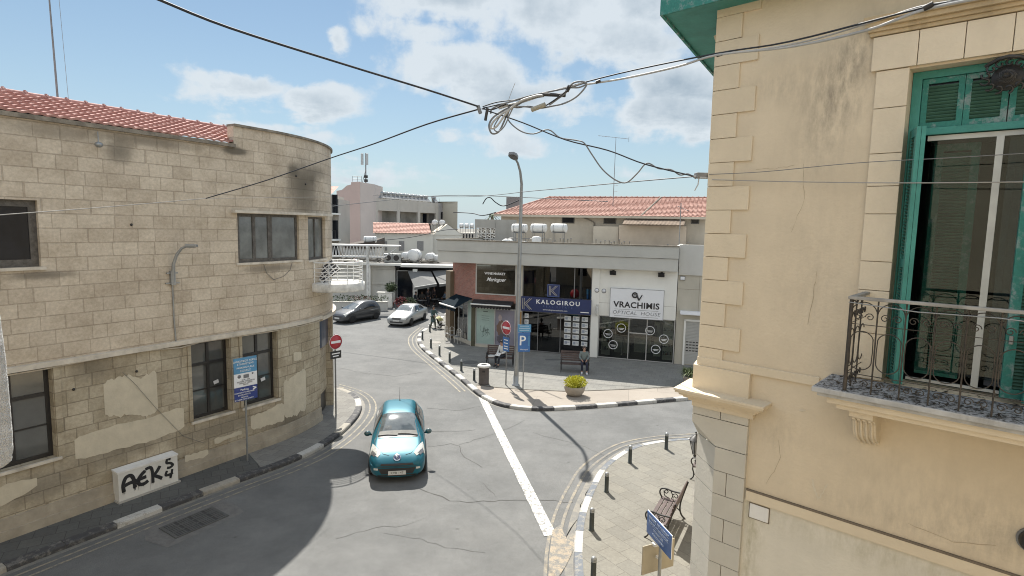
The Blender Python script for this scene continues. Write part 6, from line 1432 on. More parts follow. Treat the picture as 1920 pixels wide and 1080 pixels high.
# ---- street lamp
base=G(967,722,.12)
sl_=thing('street_lamp','tall tapered grey street lamp with curved arm before the shops','street lamp',base)
pp_=[AT(967.5,722,base.y),AT(970,620,base.y),AT(973.5,500,base.y),AT(976.5,400,base.y),AT(978,345,base.y-.1),AT(975.5,322,base.y-.35),AT(971,306,base.y-.75),AT(966,297,base.y-1.15)]
pp_=[p-base for p in pp_]; pp_[0].z=0
mb=MB(); mb.tube(pp_,[.115,.105,.092,.078,.065,.055,.05,.045],12); mb.build('pole',M_steel,sl_)
mb=MB(); mb.lathe([(.20,0),(.20,.02),(.13,.05),(.12,.45),(.10,.47)],14); mb.b(-.06,.06,-.13,-.11,.55,.95); mb.build('base_collar',M_steel,sl_)
hd=pp_[-1]; d_=(pp_[-1]-pp_[-2]).normalized(); a_=math.atan2(d_.y,d_.x)
mb=MB(); pr_=[(-.10,-.07),(.12,-.17),(.42,-.19),(.60,-.10),(.60,.10),(.42,.19),(.12,.17),(-.10,.07)]
RZ=Matrix.Translation(hd)@Matrix.Rotation(a_,4,'Z')@Matrix.Rotation(R(-14),4,'Y')
mb2=MB(); mb2.prism(pr_,-.05,.06); mb.add([RZ@p for p in mb2.v],mb2.f); mb.build('lamp_head',M_greymetal,sl_,bevel=.02)
mb=MB(); mb2=MB(); mb2.prism([(.12,-.12),(.5,-.12),(.5,.12),(.12,.12)],-.062,-.052); mb.add([RZ@p for p in mb2.v],mb2.f); mb.build('lens',pm('lamp_lens',(.10,.10,.10),.3,0,1,0),sl_)
# ---- litter bin
p=G(907,720,.12); tb=thing('litter_bin','round brown metal litter bin with a pale ring top by the kerb','bin',p)
mb=MB(); mb.lathe([(.24,0),(.26,.04),(.24,.07),(.245,.72),(.27,.78),(.27,.82)],20); mb.build('body',pm('bin_brown',(.085,.072,.065),.6,.2,5,.1),tb)
mb=MB(); mb.lathe([(.27,.82),(.31,.84),(.31,.89),(.28,.93),(.15,.94),(.15,.9)],20); mb.build('ring_top',M_oldwhite,tb)
mb=MB(); mb.lathe([(.15,.90),(.001,.90)],16); mb.b(-.07,.07,-.262,-.25,.62,.70); mb.build('opening',M_black,tb)
# ---- signs
M_red=pm('sign_red',(.42,.025,.035),.45,.1,4,0,coat=.3); M_blue=pm('sign_blue',(.03,.13,.36),.45,.15,3,0,coat=.3); M_bluel=pm('sign_light_blue',(.07,.24,.42),.45,.15,3,0,coat=.3); M_blued=pm('sign_dark_blue',(.02,.04,.20),.45,.1,3,0,coat=.3)
RX=Matrix.Rotation(R(90),3,'X')
def disc(mb,r_,y,z,x=0,th=.015,n=28): mb.lathe([(.001,-th),(r_,-th),(r_,0),(.001,.0)],n,(x,y,z),0,RX)
def no_entry(name_label,loc,rz,zc,r_,top,wobble=0):
    t_=thing('no_entry_sign',name_label,'road sign',loc,rz)
    mb=MB(); mb.tube([(0,0,0),(0,0,top)],.03,8); mb.build('pole',M_greymetal,t_)
    mb=MB(); mb.lathe([(.001,0.0),(r_,0.0),(r_,.012),(.001,.012)],28,(0,-.035,zc),0,RX); dd=mb.build('red_disc',M_red,t_)
    mb=MB(); mb.b(-r_*.72,r_*.72,-.058,-.050,zc-r_*.16,zc+r_*.16); mb.build('white_bar',M_sgw,dd)
    mb=MB(); mb.tube([(r_*.965*math.cos(k*math.pi/16),-.05,zc+r_*.965*math.sin(k*math.pi/16)) for k in range(33)],r_*.03,5,caps=False); mb.build('rim',M_sgw,dd)
    return t_
p=G(630,776,.12); ne1=no_entry('red no entry sign over a small black plate on the left corner','x' and p,R(52),2.85,.29,3.15)
mb=MB(); mb.b(-.24,.24,-.045,-.033,2.20,2.50); pl_=mb.build('black_plate',M_black,ne1); mb=MB(); mb.b(-.18,.18,-.05,-.046,2.38,2.42); mb.b(-.14,.12,-.05,-.046,2.28,2.32); mb.build('plate_lettering',M_letter,pl_)
p=G(948.5,722,.12); ne2=no_entry('red no entry sign above a blue plate, left of the tall street lamp',p,R(-48),2.72,.33,3.05)
mb=MB(); mb.b(-.22,.22,-.045,-.033,1.62,2.28); pl_=mb.build('blue_plate',M_blue,ne2); 
mb=MB(); 
for z in (2.15,2.0,1.85,1.74): mb.b(-.14,.14,-.05,-.046,z-.02,z+.02)
mb.build('plate_lettering',M_letter,pl_)
p=G(980.5,731,.12); ps=thing('parking_sign','blue parking sign with a white P right of the tall street lamp','parking sign',p,R(6))
mb=MB(); mb.tube([(0,0,0),(0,0,2.9)],.03,8); mb.build('pole',M_steel,ps)
mb=MB(); mb.b(-.27,.27,-.05,-.034,1.78,2.66); bp_=mb.build('blue_panel',M_blue,ps)
text('lettering','P',.62,M_letter,bp_,(-.08,-.054,2.27),bold=.006); text('small_lettering','Municipal',.085,M_letter,bp_,(0,-.054,1.88),space=1.1)
mb=MB(); mb.b(.19,.24,-.054,-.051,2.05,2.5); mb.build('side_lettering',M_lettergold if False else M_bluel,bp_)
mb=MB(); mb.b(-.30,.30,-.055,-.034,2.68,3.02); tp_=mb.build('top_panel',M_bluel,ps)
mb=MB(); 
for z,w_ in ((2.95,.2),(2.85,.25),(2.76,.22)): mb.b(-w_,w_,-.059,-.056,z-.018,z+.018)
mb.build('panel_lettering',pm('letter_soft_blue',(.35,.48,.58),.5,0,1,0),tp_)
# tall blue, white and dark blue notice sign by the stone wall
p=G(464,864,.12); rz=math.atan2(dL.y,dL.x); ls=thing('notice_sign','tall blue and white parking notice on a grey post against the stone wall','sign',p,rz-R(6))
mb=MB(); mb.tube([(0,0,0),(0,0,3.15)],.03,8); mb.build('post',M_steel,ls)
mb=MB(); mb.b(-.36,.36,-.045,-.03,2.80,3.28); a_=mb.build('light_blue_panel',M_bluel,ls)
for i,(s_,z) in enumerate((('ΔΗΜΟΤΙΚΟΣ ΧΩΡΟΣ',3.17),('ΣΤΑΘΜΕΥΣΗΣ',3.08),('PARKING PLACE',2.97),('ΕΙΣΟΔΟΣ',2.87))): text('lettering',s_,.075,M_letter,a_,(.0,-.049,z))
mb=MB(); mb.b(-.36,.36,-.046,-.031,2.38,2.80); b_=mb.build('white_panel',M_sgw,ls)
mb=MB(); disc(mb,.055,-.047,2.71,-.2,.004,14); mb.b(-.07,.1,-.052,-.048,2.64,2.75); disc(mb,.03,-.047,2.75,.22,.004,10); mb.build('pictograms',MATS['letter_grey'],b_)
for i,z in enumerate((2.59,2.54,2.49,2.44)): text('lettering',['08:00 - 17:00','ΔΕΥΤΕΡΑ - ΠΑΡΑΣΚΕΥΗ','MONDAY - FRIDAY','ΕΝΤΟΣ'][i],.048,MATS['letter_grey'],b_,(.0,-.05,z))
mb=MB(); mb.b(-.36,.36,-.045,-.03,1.95,2.375); c_=mb.build('dark_blue_panel',M_blued,ls)
text('lettering','P@R@',.085,M_letter,c_,(-.05,-.049,2.29)) if False else text('lettering','Parking',.085,M_letter,c_,(-.05,-.049,2.29))
for s_,z in (('ΠΛΗΡΩΜΗ ΣΤΗ ΜΗΧΑΝΗ',2.20),('ΚΑΙ ΜΕ ΚΙΝΗΤΟ',2.13),('Υπηρεσία',2.06),('ΣΤΑΘΜΕΥΣΗΣ ΔΗΜΟΥ',1.99)): text('lettering',s_,.052,M_letter,c_,(-.06,-.049,z))
text('arrow','>',.2,M_letter,c_,(.27,-.049,2.27),bold=.01)
# electric cabinet with sprayed letters
p=P(2.33,.02); cb=thing('electric_cabinet','low white utility cabinet sprayed with black graffiti against the stone wall','cabinet',(p.x,p.y,.12),rz)
mb=MB(); mb.b(0,1.52,-.30,0,.05,.80); bd=mb.build('body',pm('cabinet_white',(.62,.61,.57),.6,.06,2,.1,grime=.25),cb,bevel=.01)
mb=MB(); mb.add([(-.015,-.315,.80),(1.535,-.315,.80),(1.535,0,.82),(-.015,0,.82),(-.015,-.315,.845),(1.535,-.315,.845),(1.535,0,.865),(-.015,0,.865)],[(0,3,2,1),(4,5,6,7),(0,1,5,4),(1,2,6,5),(3,0,4,7)]); mb.build('lid',M_white,cb)
mb=MB(); mb.b(-.02,1.57,-.32,0,0,.05); mb.build('foot',pm('cabinet_foot',(.36,.35,.32),.9,.1,3,.1),cb)
mb=MB(); mb.b(.775,.779,-.302,-.3,.08,.78); mb.build('door_gap',M_joint,cb)
gm=mat_worn('spray_paint',(.02,.02,.022),(.30,.29,.27),.33,10,20)
mb=MB()
def stroke(pts,r_=.030):
    r_*=1.6; pts=[(x*1.0,z*.93+.01) for x,z in pts]; q=[]
    sp=smooth_line(pts,5)
    a=off_poly(sp,r_); b_2=off_poly(sp,-r_)
    for i in range(len(sp)-1): mb.quad((b_2[i][0],-.3035-.0004*(len(mb.f)%9),b_2[i][1]),(b_2[i+1][0],-.3035-.0004*(len(mb.f)%9),b_2[i+1][1]),(a[i+1][0],-.3035-.0004*(len(mb.f)%9),a[i+1][1]),(a[i][0],-.3035-.0004*(len(mb.f)%9),a[i][1]))
stroke([(.12,.28),(.11,.5),(.18,.68),(.30,.70),(.37,.55),(.39,.30)]); stroke([(.10,.44),(.25,.49),(.46,.50)])
stroke([(.66,.70),(.56,.62),(.48,.50),(.50,.36),(.62,.33),(.72,.38)]); stroke([(.47,.50),(.58,.51),(.68,.52)])
stroke([(.66,.74),(.80,.74),(.84,.55),(.84,.26)],.026); stroke([(1.04,.70),(.95,.56),(.86,.48)],.028); stroke([(.86,.48),(.97,.40),(1.08,.30)],.028)
stroke([(1.33,.80),(1.24,.82),(1.22,.72),(1.32,.68),(1.38,.60),(1.30,.55),(1.22,.57)],.022)
stroke([(1.22,.48),(1.18,.36),(1.28,.34),(1.38,.36)],.022); stroke([(1.36,.48),(1.34,.36),(1.30,.22)],.020)
rr=random.Random(4)
for k in range(26):
    x=rr.choice([.12,.38,.5,.6,.84,1.06,1.3])+rr.uniform(-.03,.03); z=.30+rr.uniform(-.02,.05); w_=rr.uniform(.003,.007); mb.quad((x-w_,-.3082,z-rr.uniform(.03,.13)),(x+w_,-.3082,z-.05),(x+w_,-.3082,z+.03),(x-w_,-.3082,z+.03))
mb.build('graffiti',gm,bd)
# ---- benches
def bench(label,loc,rz,group='slatted benches with cast iron ends'):
    t_=thing('park_bench',label,'bench',loc,rz,group)     # sitter faces -y, length along x
    L_=1.5
    mb=MB()
    for k in range(4): mb.box((0,-.24+k*.115,.43+.006*k*0),(L_,.095,.035))
    mb.build('seat',M_bwood,t_,bevel=.006)
    mb=MB(); TL=Matrix.Rotation(R(-14),4,'X')
    for k in range(5): mb.box((0,.20+k*.027+.02,.55+k*.105),(L_,.03,.088),0,M=TL)
    mb.build('backrest',M_bwood,t_,bevel=.006)
    for sx in (-1,1):
        x=sx*(L_/2-.05); mb=MB()
        def cv(pts,r_=.018): mb.tube([(x,a,b_) for a,b_ in [tuple(q) for q in smooth_line(pts,5)]],r_,6)
        cv([(-.34,0),(-.26,.08),(-.24,.2),(-.28,.34),(-.26,.42)],.02); cv([(.34,0),(.25,.08),(.20,.22),(.21,.42),(.28,.7),(.37,1.0)],.022)
        cv([(-.27,.41),(0,.40),(.2,.42)],.018)
        cv([(-.26,.42),(-.33,.55),(-.30,.66),(-.18,.69),(.0,.66),(.24,.66)],.02)
        cv([(-.24,.62),(-.17,.57),(-.12,.62),(-.17,.66),(-.22,.60),(-.20,.50),(-.10,.46)],.012); cv([(.02,.48),(.0,.56),(.07,.61),(.13,.56),(.09,.50),(.03,.54)],.012); cv([(-.05,.64),(.0,.55),(-.03,.46)],.012)
        cv([(-.22,.18),(-.08,.27),(.08,.27),(.20,.18)],.014); cv([(-.14,.40),(-.08,.3),(.0,.33),(.08,.3),(.14,.4)],.011)
        mb.build('end_frame',M_iron,t_)
    return t_
pD=(Vector((3.31,13.03))+Vector((4.57,14.12)))/2
b1=bench('brown slatted bench with scrolled iron ends facing the road behind the blue board',(pD.x,pD.y,.12),R(-62.1+360) if False else R(90-27.9-90+0),None)
# long axis azimuth 28 deg, sitter looks to the left (road): local +x towards the viewer side, -y to the left
b1.rotation_euler=(0,0,math.atan2(-math.cos(R(28)),-math.sin(R(28))))
b1['group']='slatted benches with cast iron ends'
def dupbench(label,loc,rz): return dup(b1,loc,rz,label)
p=G(1312,900,.12); q=dupbench('iron ended bench almost hidden behind the ochre corner, one arm showing',(p.x+.35,p.y+.5,.12),b1.rotation_euler.z)
p1=G(912,690,.12);p2=G(962,690,.12); bA=dupbench('dark bench with a woman in white seated on it, left of the street lamp',((p1.x+p2.x)/2,30.1,.12),R(-8))
p1=G(1048,697,.12);p2=G(1109,701,.12); bB=dupbench('dark bench with a grey shirted man at its right end, before the white pillar',((p1.x+p2.x)/2,29.05,.12),R(-7))
# ---- board by the near bench
bo=G(1240,1001,1.55)
sg=thing('blue_board','blue board with white Greek lettering tilted on a post beside the near bench','sign',(bo.x,bo.y,.12-.12))
mb=MB(); mb.tube([(0,0,0),(0,0,1.75)],.035,8); mb.lathe([(.09,0),(.09,.02),(.04,.03)],10); mb.build('post',M_steel,sg)
mb=MB(); ax=math.atan2(-.97,.22); M_=Matrix.Rotation(ax,4,'Z')
mb.box((0,0,1.55),(1.0,.02,.46),0,M=M_@Matrix.Rotation(R(0),4,'X')); bpn=mb.build('board',M_blued if False else pm('board_blue',(.02,.085,.26),.45,.15,3,0,coat=.3),sg); bpn.location=(-.05,0,0)
mb=MB(); mb.box((0,.0,1.55),(1.02,.012,.48),0,M=M_); o=mb.build('board_edge',M_sgw,sg); o.location=(-.04,.006,0)
hl=thing('tmp','','x'); bpy.data.objects.remove(hl)
for s_,z,sz in (('ΔΗΜΟΣ ΛΕΥΚΩΣΙΑΣ',1.70,.085),('ΧΩΡΟΣ ΣΤΑΘΜΕΥΣΗΣ',1.60,.075),('ΟΧΗΜΑΤΩΝ',1.51,.07),('PUBLIC PARKING',1.42,.06)):
    o=text('lettering',s_,sz,pm('board_letter',(.36,.42,.55),.6,.1,6,0),bpn,(-.012*math.cos(ax+math.pi/2)*-1*-1,0,z),90,math.degrees(ax)); nn=Vector((math.sin(ax),-math.cos(ax),0)); o.location=nn*.013+Vector((0,0,z))
bd2=thing('beige_board','blank beige board fixed low behind the blue board','board',(bo.x,bo.y+.12,0))
mb=MB(); ax2=math.atan2(.34,.72); M_=Matrix.Rotation(ax2,4,'Z'); mb.box((.02,.10,.95),(.80,.02,.60),0,M=M_); mb.build('panel',pm('beige_board_paint',(.36,.32,.24),.7,.08,2,.1,grime=.2),bd2)
mb=MB(); mb.box((-.05,.03,1.25),(.16,.10,.05),0,M=M_); mb.box((0,-.03,1.0),(.06,.12,.05),0,M=M_); mb.build('clamp',M_oldwhite,bd2)
# ---- planters
p=G(1077,741,.12); pl=thing('planter_bowl','wide stone bowl of bright yellow green shrub on the gravel bed','planter',p)
mb=MB(); mb.lathe([(.24,0),(.30,.03),(.40,.15),(.46,.32),(.48,.42),(.46,.44),(.42,.43),(.40,.38),(.001,.36)],24); mb.build('bowl',pm('bowl_stone',(.33,.29,.24),.9,.12,3,.3,20,grime=.3),pl)
mb=MB(); 
for k in range(9):
    a=k*2.4; r_=.06+.24*(k/9)**.5; leaves(mb,(r_*math.cos(a),r_*math.sin(a),.60+.05*math.sin(k*3)),(.24,.24,.20),230,.085,k+20,shell=.55,asp=.55)
mb.build('foliage',M_leafy,pl)
mb=MB(); 
for k in range(14): a=k*.9; mb.tube([(0,0,.36),(.2*math.cos(a),.2*math.sin(a),.5)],.012,4)
mb.build('stems',M_cap,pl)
p=G(1292,722,.12); gp=thing('potted_plant','green strap leaved plant in a pot by the annex, beside the ochre corner','plant',p)
mb=MB(); mb.lathe([(.24,0),(.33,.42),(.35,.45),(.30,.44),(.001,.42)],16); mb.build('pot',pm('pink_grey_pot',(.33,.29,.27),.9,.1,3,.1),gp)
mb=MB(); rr=random.Random(14)
for k in range(230):
    az=rr.uniform(0,6.28); el=rr.uniform(.15,1.35); L_=rr.uniform(.4,.75); pts=[Vector((rr.uniform(-.22,.22),rr.uniform(-.22,.22),.5+rr.uniform(0,.2)))]
    for i in range(1,5):
        f=i/4; pts.append(pts[0]+Vector((math.cos(az)*math.cos(el)*L_*f,math.sin(az)*math.cos(el)*L_*f,math.sin(el)*L_*f-.38*f*f)))
    w_=.025
    for i in range(4):
        s_=Vector((-math.sin(az),math.cos(az),0))*w_*(1-i/4.5); s2=Vector((-math.sin(az),math.cos(az),0))*w_*(1-(i+1)/4.5)
        mb.add([pts[i]-s_,pts[i]+s_,pts[i+1]+s2,pts[i+1]-s2],[(0,1,2,3)])
mb.build('foliage',M_leafg,gp)
# ================================================================ CARS
def make_car(name,label,cat_rows,L_,Wd,Hh,paint,loc,rz,kind):
    """front at local -y. rows: y, half width, belt z, top z, roof half width"""
    t_=thing(name,label,'car',loc,rz)
    rows=cat_rows; vs=[]; fs=[]
    def sect(w_,zb,zt,wr):
        g_=zt-zb
        k=[(0,.20),(w_*.80,.20),(w_*.94,.24),(w_*1.0,.38),(w_*1.005,.58),(w_*.985,zb-.10),(w_*.955,zb),
           (wr+(w_*.955-wr)*.55,zb+g_*.45),(wr+(w_*.955-wr)*.12,zb+g_*.82),(wr*.90,zt-.03*min(1,g_*4)),(wr*.6,zt-.008),(0,zt)]
        return k
    m_=len(sect(1,1,1.2,1)); N_=2*m_-2
    for y,w_,zb,zt,wr in rows:
        k=sect(w_,zb,zt,wr); ring=[(x,y,z) for x,z in k]+[(-x,y,z) for x,z in k[-2:0:-1]]
        vs+=ring
    for i in range(len(rows)-1):
        for j in range(N_): fs.append((i*N_+j,i*N_+(j+1)%N_,(i+1)*N_+(j+1)%N_,(i+1)*N_+j))
    # end caps as quads strips
    for base,flip in ((0,True),((len(rows)-1)*N_,False)):
        for j in range(m_-1):
            a,b_,c,d=base+j,base+j+1,base+(N_-j-1)%N_,base+(N_-j)%N_
            q=[a,b_,c,d]; q=[x for i,x in enumerate(q) if x not in q[:i]]
            if len(q)>=3: fs.append(tuple(q[::-1]) if flip else tuple(q))
    me=bpy.data.meshes.new('body'); me.from_pydata(vs,[],fs); 
    bm=bmesh.new(); bm.from_mesh(me); bmesh.ops.recalc_face_normals(bm,faces=bm.faces); bm.to_mesh(me); bm.free()
    o=bpy.data.objects.new('body',me); SC.collection.objects.link(o)
    md=o.modifiers.new('s','SUBSURF'); md.levels=2; md.render_levels=2
    dg=bpy.context.evaluated_depsgraph_get(); me2=bpy.data.meshes.new_from_object(o.evaluated_get(dg)); bpy.data.objects.remove(o); me2.name='body'
    for p_ in me2.polygons: p_.use_smooth=True
    me2.materials.append(paint)
    body=bpy.data.objects.new('body',me2); SC.collection.objects.link(body); body.parent=t_
    bvh=BVHTree.FromPolygons([v.co[:] for v in me2.vertices],[p_.vertices[:] for p_ in me2.polygons])
    def proj(u,v,mode,off=.006):
        if mode=='top': o_,d=Vector((u,v,4)),Vector((0,0,-1))
        elif mode=='front': o_,d=Vector((u,-6,v)),Vector((0,1,0))
        elif mode=='rear': o_,d=Vector((u,6,v)),Vector((0,-1,0))
        elif mode=='right': o_,d=Vector((4,u,v)),Vector((-1,0,0))
        elif mode=='left': o_,d=Vector((-4,u,v)),Vector((1,0,0))
        h,n_,i,ds=bvh.ray_cast(o_,d)
        if h is None: return None
        if n_.dot(d)>0: n_=-n_
        return h+n_*off
    def patchq(nm,corners,mode,mat,par=None,nu=10,nv=8,off=.006,thick=0):
        mb=MB(); c=[Vector(q) for q in corners]; grid=[]
        for i in range(nu+1):
            row=[]
            for j in range(nv+1):
                a=c[0].lerp(c[1],i/nu); b_=c[3].lerp(c[2],i/nu); q=a.lerp(b_,j/nv); row.append(proj(q.x,q.y,mode,off))
            grid.append(row)
        ok=lambda *q: all(x is not None for x in q)
        for i in range(nu):
            for j in range(nv):
                q=(grid[i][j],grid[i+1][j],grid[i+1][j+1],grid[i][j+1])
                if ok(*q): mb.add(q,[(0,1,2,3)],smooth=True)
        if not mb.f: return None
        o_=mb.build(nm,mat,par or t_,weld=True); 
        return o_
    hub=[-L_/2+(.78 if kind!='sedan' else .86), L_/2-(.66 if kind!='sedan' else 1.02)]
    wr_=.31
    # wheels and arches
    for y in hub:
        for sx,md_ in ((1,'right'),(-1,'left')):
            mb=MB(); n=24
            cen=proj(y,wr_+.03,md_,.004); ring=[proj(y+.375*math.cos(2*math.pi*k/n),max(.215,wr_+.02+.375*math.sin(2*math.pi*k/n)),md_,.005) for k in range(n)]
            for k in range(n):
                a,b_=ring[k],ring[(k+1)%n]
                if a and b_ and cen: mb.add([cen,a,b_],[(0,1,2)])
            mb.build('wheel_arch',M_black,t_)
            xw=sx*(Wd/2-.10)
            MW=Matrix.Rotation(R(90),3,'Y')
            mb=MB(); mb.lathe([(.20,-.11),(.29,-.105),(.31,-.06),(.31,.06),(.29,.105),(.20,.11)],22,(xw,y,wr_),0,MW); wh_=mb.build('wheel',M_rub,t_)
            mb=MB(); s_=sx*.108
            mb.lathe([(.001,s_*.75),(.05,s_*.85),(.07,s_*.6),(.19,s_*.75),(.205,s_*.99)] if sx>0 else [(.205,s_*.99),(.19,s_*.75),(.07,s_*.6),(.05,s_*.85),(.001,s_*.75)],20,(xw,y,wr_),0,MW)
            for k in range(5):
                a=k*2*math.pi/5; mb.box((xw+s_*.86,y+.11*math.cos(a),wr_+.11*math.sin(a)),(.02,.17,.045),0,M=Matrix.Rotation(a,4,'X'))
            mb.build('rim',M_steel,wh_)
    return t_,patchq,proj,body
M_cglass=pm('car_glass',(.035,.042,.045),.06,.5,2.2,0,spec=.9,coat=.8,col2=(.11,.125,.125)); M_cglassd=pm('car_side_glass',(.012,.014,.016),.08,.3,2,0,spec=.8)
M_teal=pm('teal_metallic_paint',(.008,.105,.145),.44,.05,1,0,metal=.25,spec=.3,coat=.3); M_silver=pm('silver_metallic_paint',(.30,.305,.30),.35,.03,1,0,metal=.5,coat=.8); M_grey=pm('dark_grey_metallic_paint',(.045,.048,.052),.35,.05,1,0,metal=.4,coat=.8)
M_lamp=pm('headlamp_clear',(.50,.50,.46),.15,.25,14,0,spec=.8,coat=1); M_lampd=pm('headlamp_inner',(.11,.11,.11),.2,.3,10,0,coat=1); M_chr=pm('chrome',(.6,.6,.6),.15,0,1,0,metal=1); M_plate=pm('number_plate',(.55,.55,.52),.5,.04,3,0)
M_dash=pm('dashboard_grey',(.10,.10,.09),.6,.3,5,0)
def hatch_rows(L_,Wd,Hh):
    h=Wd/2; f=-L_/2
    return [(f+.0,h*.62,.50,.56,h*.50),(f+.05,h*.80,.56,.64,h*.62),(f+.18,h*.92,.64,.745,h*.70),(f+.42,h*.975,.74,.85,h*.74),(f+.80,h*.99,.82,.93,h*.76),(f+1.08,h*.995,.86,1.0,h*.74),
            (f+1.30,h*.995,.89,1.12,h*.70),(f+1.72,h,.91,1.31,h*.64),(f+2.12,h,.92,Hh-.045,h*.60),(f+2.5,h,.93,Hh,h*.59),(f+3.1,h,.94,Hh-.01,h*.59),(f+3.55,h*.99,.95,Hh-.05,h*.58),(f+3.80,h*.96,.95,1.27,h*.57),(f+L_-.12,h*.90,.90,1.05,h*.60),(f+L_-.02,h*.82,.78,.86,h*.55),(f+L_,h*.70,.55,.62,h*.5)]
tc,pq,pj,tbody=make_car('teal_hatchback','teal metallic hatchback driving toward the viewer in the middle of the road',hatch_rows(4.03,1.74,1.47),4.03,1.74,1.47,M_teal,(-3.59,18.06,0),math.atan2(.17,.98),'hatch')
tc.scale=(.97,1.05,1.0)
f=-4.03/2
ws_=pq('windscreen',[(-.70,f+1.10),(.70,f+1.10),(.52,f+2.10),(-.52,f+2.10)],'top',M_cglass,nu=14,nv=10,off=.005)
# dash and steering wheel seen through the screen, as marks just under the reflections
pq('screen_border',[(-.73,f+1.03),(.73,f+1.03),(.70,f+1.10),(-.70,f+1.10)],'top',M_black,par=ws_,off=.008)
pq('dashboard_strip',[(-.62,f+1.13),(.62,f+1.13),(.58,f+1.30),(-.58,f+1.30)],'top',M_dash,par=ws_,off=.008)
for x0_,x1_,y0_,y1_ in ((-.62,-.02,f+1.14,f+1.10),(.0,.62,f+1.17,f+1.11)):
    mb=MB(); a=pj(x0_,y0_,'top',.022);b_=pj((x0_+x1_)/2,(y0_+y1_)/2+.02,'top',.022);c=pj(x1_,y1_,'top',.022); mb.tube([a,b_,c],.010,5); mb.build('wiper',M_black,tc)
for s_ in (-1,1):
    md_='right' if s_>0 else 'left'
    pq('side_window',[(f+1.55,.93),(f+2.45,.95),(f+2.40,1.36),(f+2.05,1.33)],md_,M_cglassd,off=.006)
    pq('side_window',[(f+2.52,.95),(f+3.45,.99),(f+3.30,1.34),(f+2.48,1.36)],md_,M_cglassd,off=.006)
    hl_=pq('headlight',[(s_*.77,f+.90),(s_*.50,f+.30),(s_*.58,f+.20),(s_*.84,f+.46)],'top',M_lamp,off=.008)
    if hl_: pq('inner_lens',[(s_*.76,f+.56),(s_*.62,f+.30),(s_*.68,f+.25),(s_*.80,f+.44)],'top',M_lampd,par=hl_,off=.012,nu=5,nv=5)
    fl_=pq('fog_lamp',[(s_*.56,.42),(s_*.68,.42),(s_*.68,.48),(s_*.56,.48)],'front',M_lamp,off=.01,nu=3,nv=3)
    mb=MB(); mb.ball((s_*.97,f+1.42,1.0),.11,0,12,(1.0,.62,.75)); mi_=mb.build('wing_mirror',M_black if False else pm('mirror_dark_teal',(.01,.06,.07),.3,.1,1,0,coat=1),tc); mb=MB(); mb.tube([(s_*.84,f+1.45,.95),(s_*.93,f+1.42,.98)],.03,6); mb.build('mirror_arm',M_black,mi_)
pq('upper_grille',[(-.50,.545),(.50,.545),(.46,.60),(-.46,.60)],'front',M_black,off=.007)
pq('lower_grille',[(-.46,.30),(.46,.30),(.56,.47),(-.56,.47)],'front',M_black,off=.008)
pq('bumper_strip',[(-.58,.50),(.58,.50),(.56,.525),(-.56,.525)],'front',pm('bumper_dark',(.02,.05,.06),.4,0,1,0),off=.012)
mb=MB(); a=pj(0,f+.16,'top',.0); mb.box((0,f-.015,.335),(.52,.015,.115)); pt=mb.build('number_plate',M_plate,tc)
text('plate_lettering','KVB 147',.10,M_letterd,pt,(0,f-.0235,.335),ext=.001,space=1.05)
# badge: dark roundel with a bright rampant mark
e_=pj(0,f+.16,'top',.012); n0=(pj(0,f+.12,'top',0)-pj(0,f+.20,'top',0)); bt=math.atan2(n0.z,n0.y)
MBm=Matrix.Translation(e_)@Matrix.Rotation(-bt if False else math.atan2(n0.z,n0.y)+math.pi,4,'X')
mb=MB(); mb.lathe([(.001,.006),(.105,.006),(.115,0)],20,(0,0,0)); badge=mb.build('badge',M_chr,tc,matrix=MBm)
mb=MB(); mb.lathe([(.001,.009),(.085,.009),(.088,.006)],20,(0,0,0)); mb.build('badge_field',M_navy,badge,matrix=MBm)
mb=MB(); 
for q in ([(-.03,-.06),(-.02,.0),(.02,.03),(.045,.06)],[(-.02,.0),(-.05,.03)],[(.0,.01),(.05,-.01)],[(-.02,-.02),(.03,-.05)],[(.02,.03),(.0,.065)]): mb.tube([(x,y,.013) for x,y in q],.010,5)
mb.build('badge_emblem',M_chr,badge,matrix=MBm)
mb=MB(); a=pj(0,f+3.25,'top',0); mb.tube([a,a+Vector((0,.22,.42))],[.010,.004],5); mb.ball(a,.03,0,8); mb.build('aerial',M_black,tc)
# bumper lip and windscreen pillars
pq('front_lip',[(-.66,.235),(.66,.235),(.66,.275),(-.66,.275)],'front',M_black,off=.01)
pq('steering_wheel',[(-.44,f+1.34),(-.20,f+1.34),(-.22,f+1.50),(-.42,f+1.50)],'top',pm('seen_through_glass',(.055,.06,.058),.15,.6,9,0,coat=.6),par=ws_,off=.007)
# bonnet shut line and jets
for s_ in (-1,1):
    pts=[pj(s_*x,f+y,'top',.004) for x,y in ((.72,1.05),(.70,.85),(.58,.55),(.42,.30),(.25,.24))]; mb=MB(); mb.tube([q for q in pts if q],.006,4); mb.build('bonnet_line',M_black,tc)
# ---- silver saloon
def sedan_rows(L_,Wd,Hh):
    h=Wd/2; f=-L_/2
    return [(f,h*.72,.50,.56,h*.55),(f+.06,h*.86,.58,.66,h*.64),(f+.25,h*.95,.68,.76,h*.70),(f+.7,h*.99,.78,.86,h*.74),(f+1.25,h,.86,.95,h*.74),(f+1.5,h,.88,1.08,h*.70),(f+1.95,h,.90,1.33,h*.66),(f+2.25,h,.91,Hh-.02,h*.65),(f+2.8,h,.92,Hh,h*.65),(f+3.3,h,.93,Hh-.05,h*.64),(f+3.75,h,.94,1.20,h*.64),(f+4.0,h*.99,.94,1.04,h*.70),(f+L_-.2,h*.95,.92,.98,h*.72),(f+L_-.03,h*.86,.80,.86,h*.66),(f+L_,h*.74,.55,.6,h*.55)]
front=G(743,613,0); fw=Vector((-.215,-.976)); cen=Vector((front.x,front.y))-fw*2.25
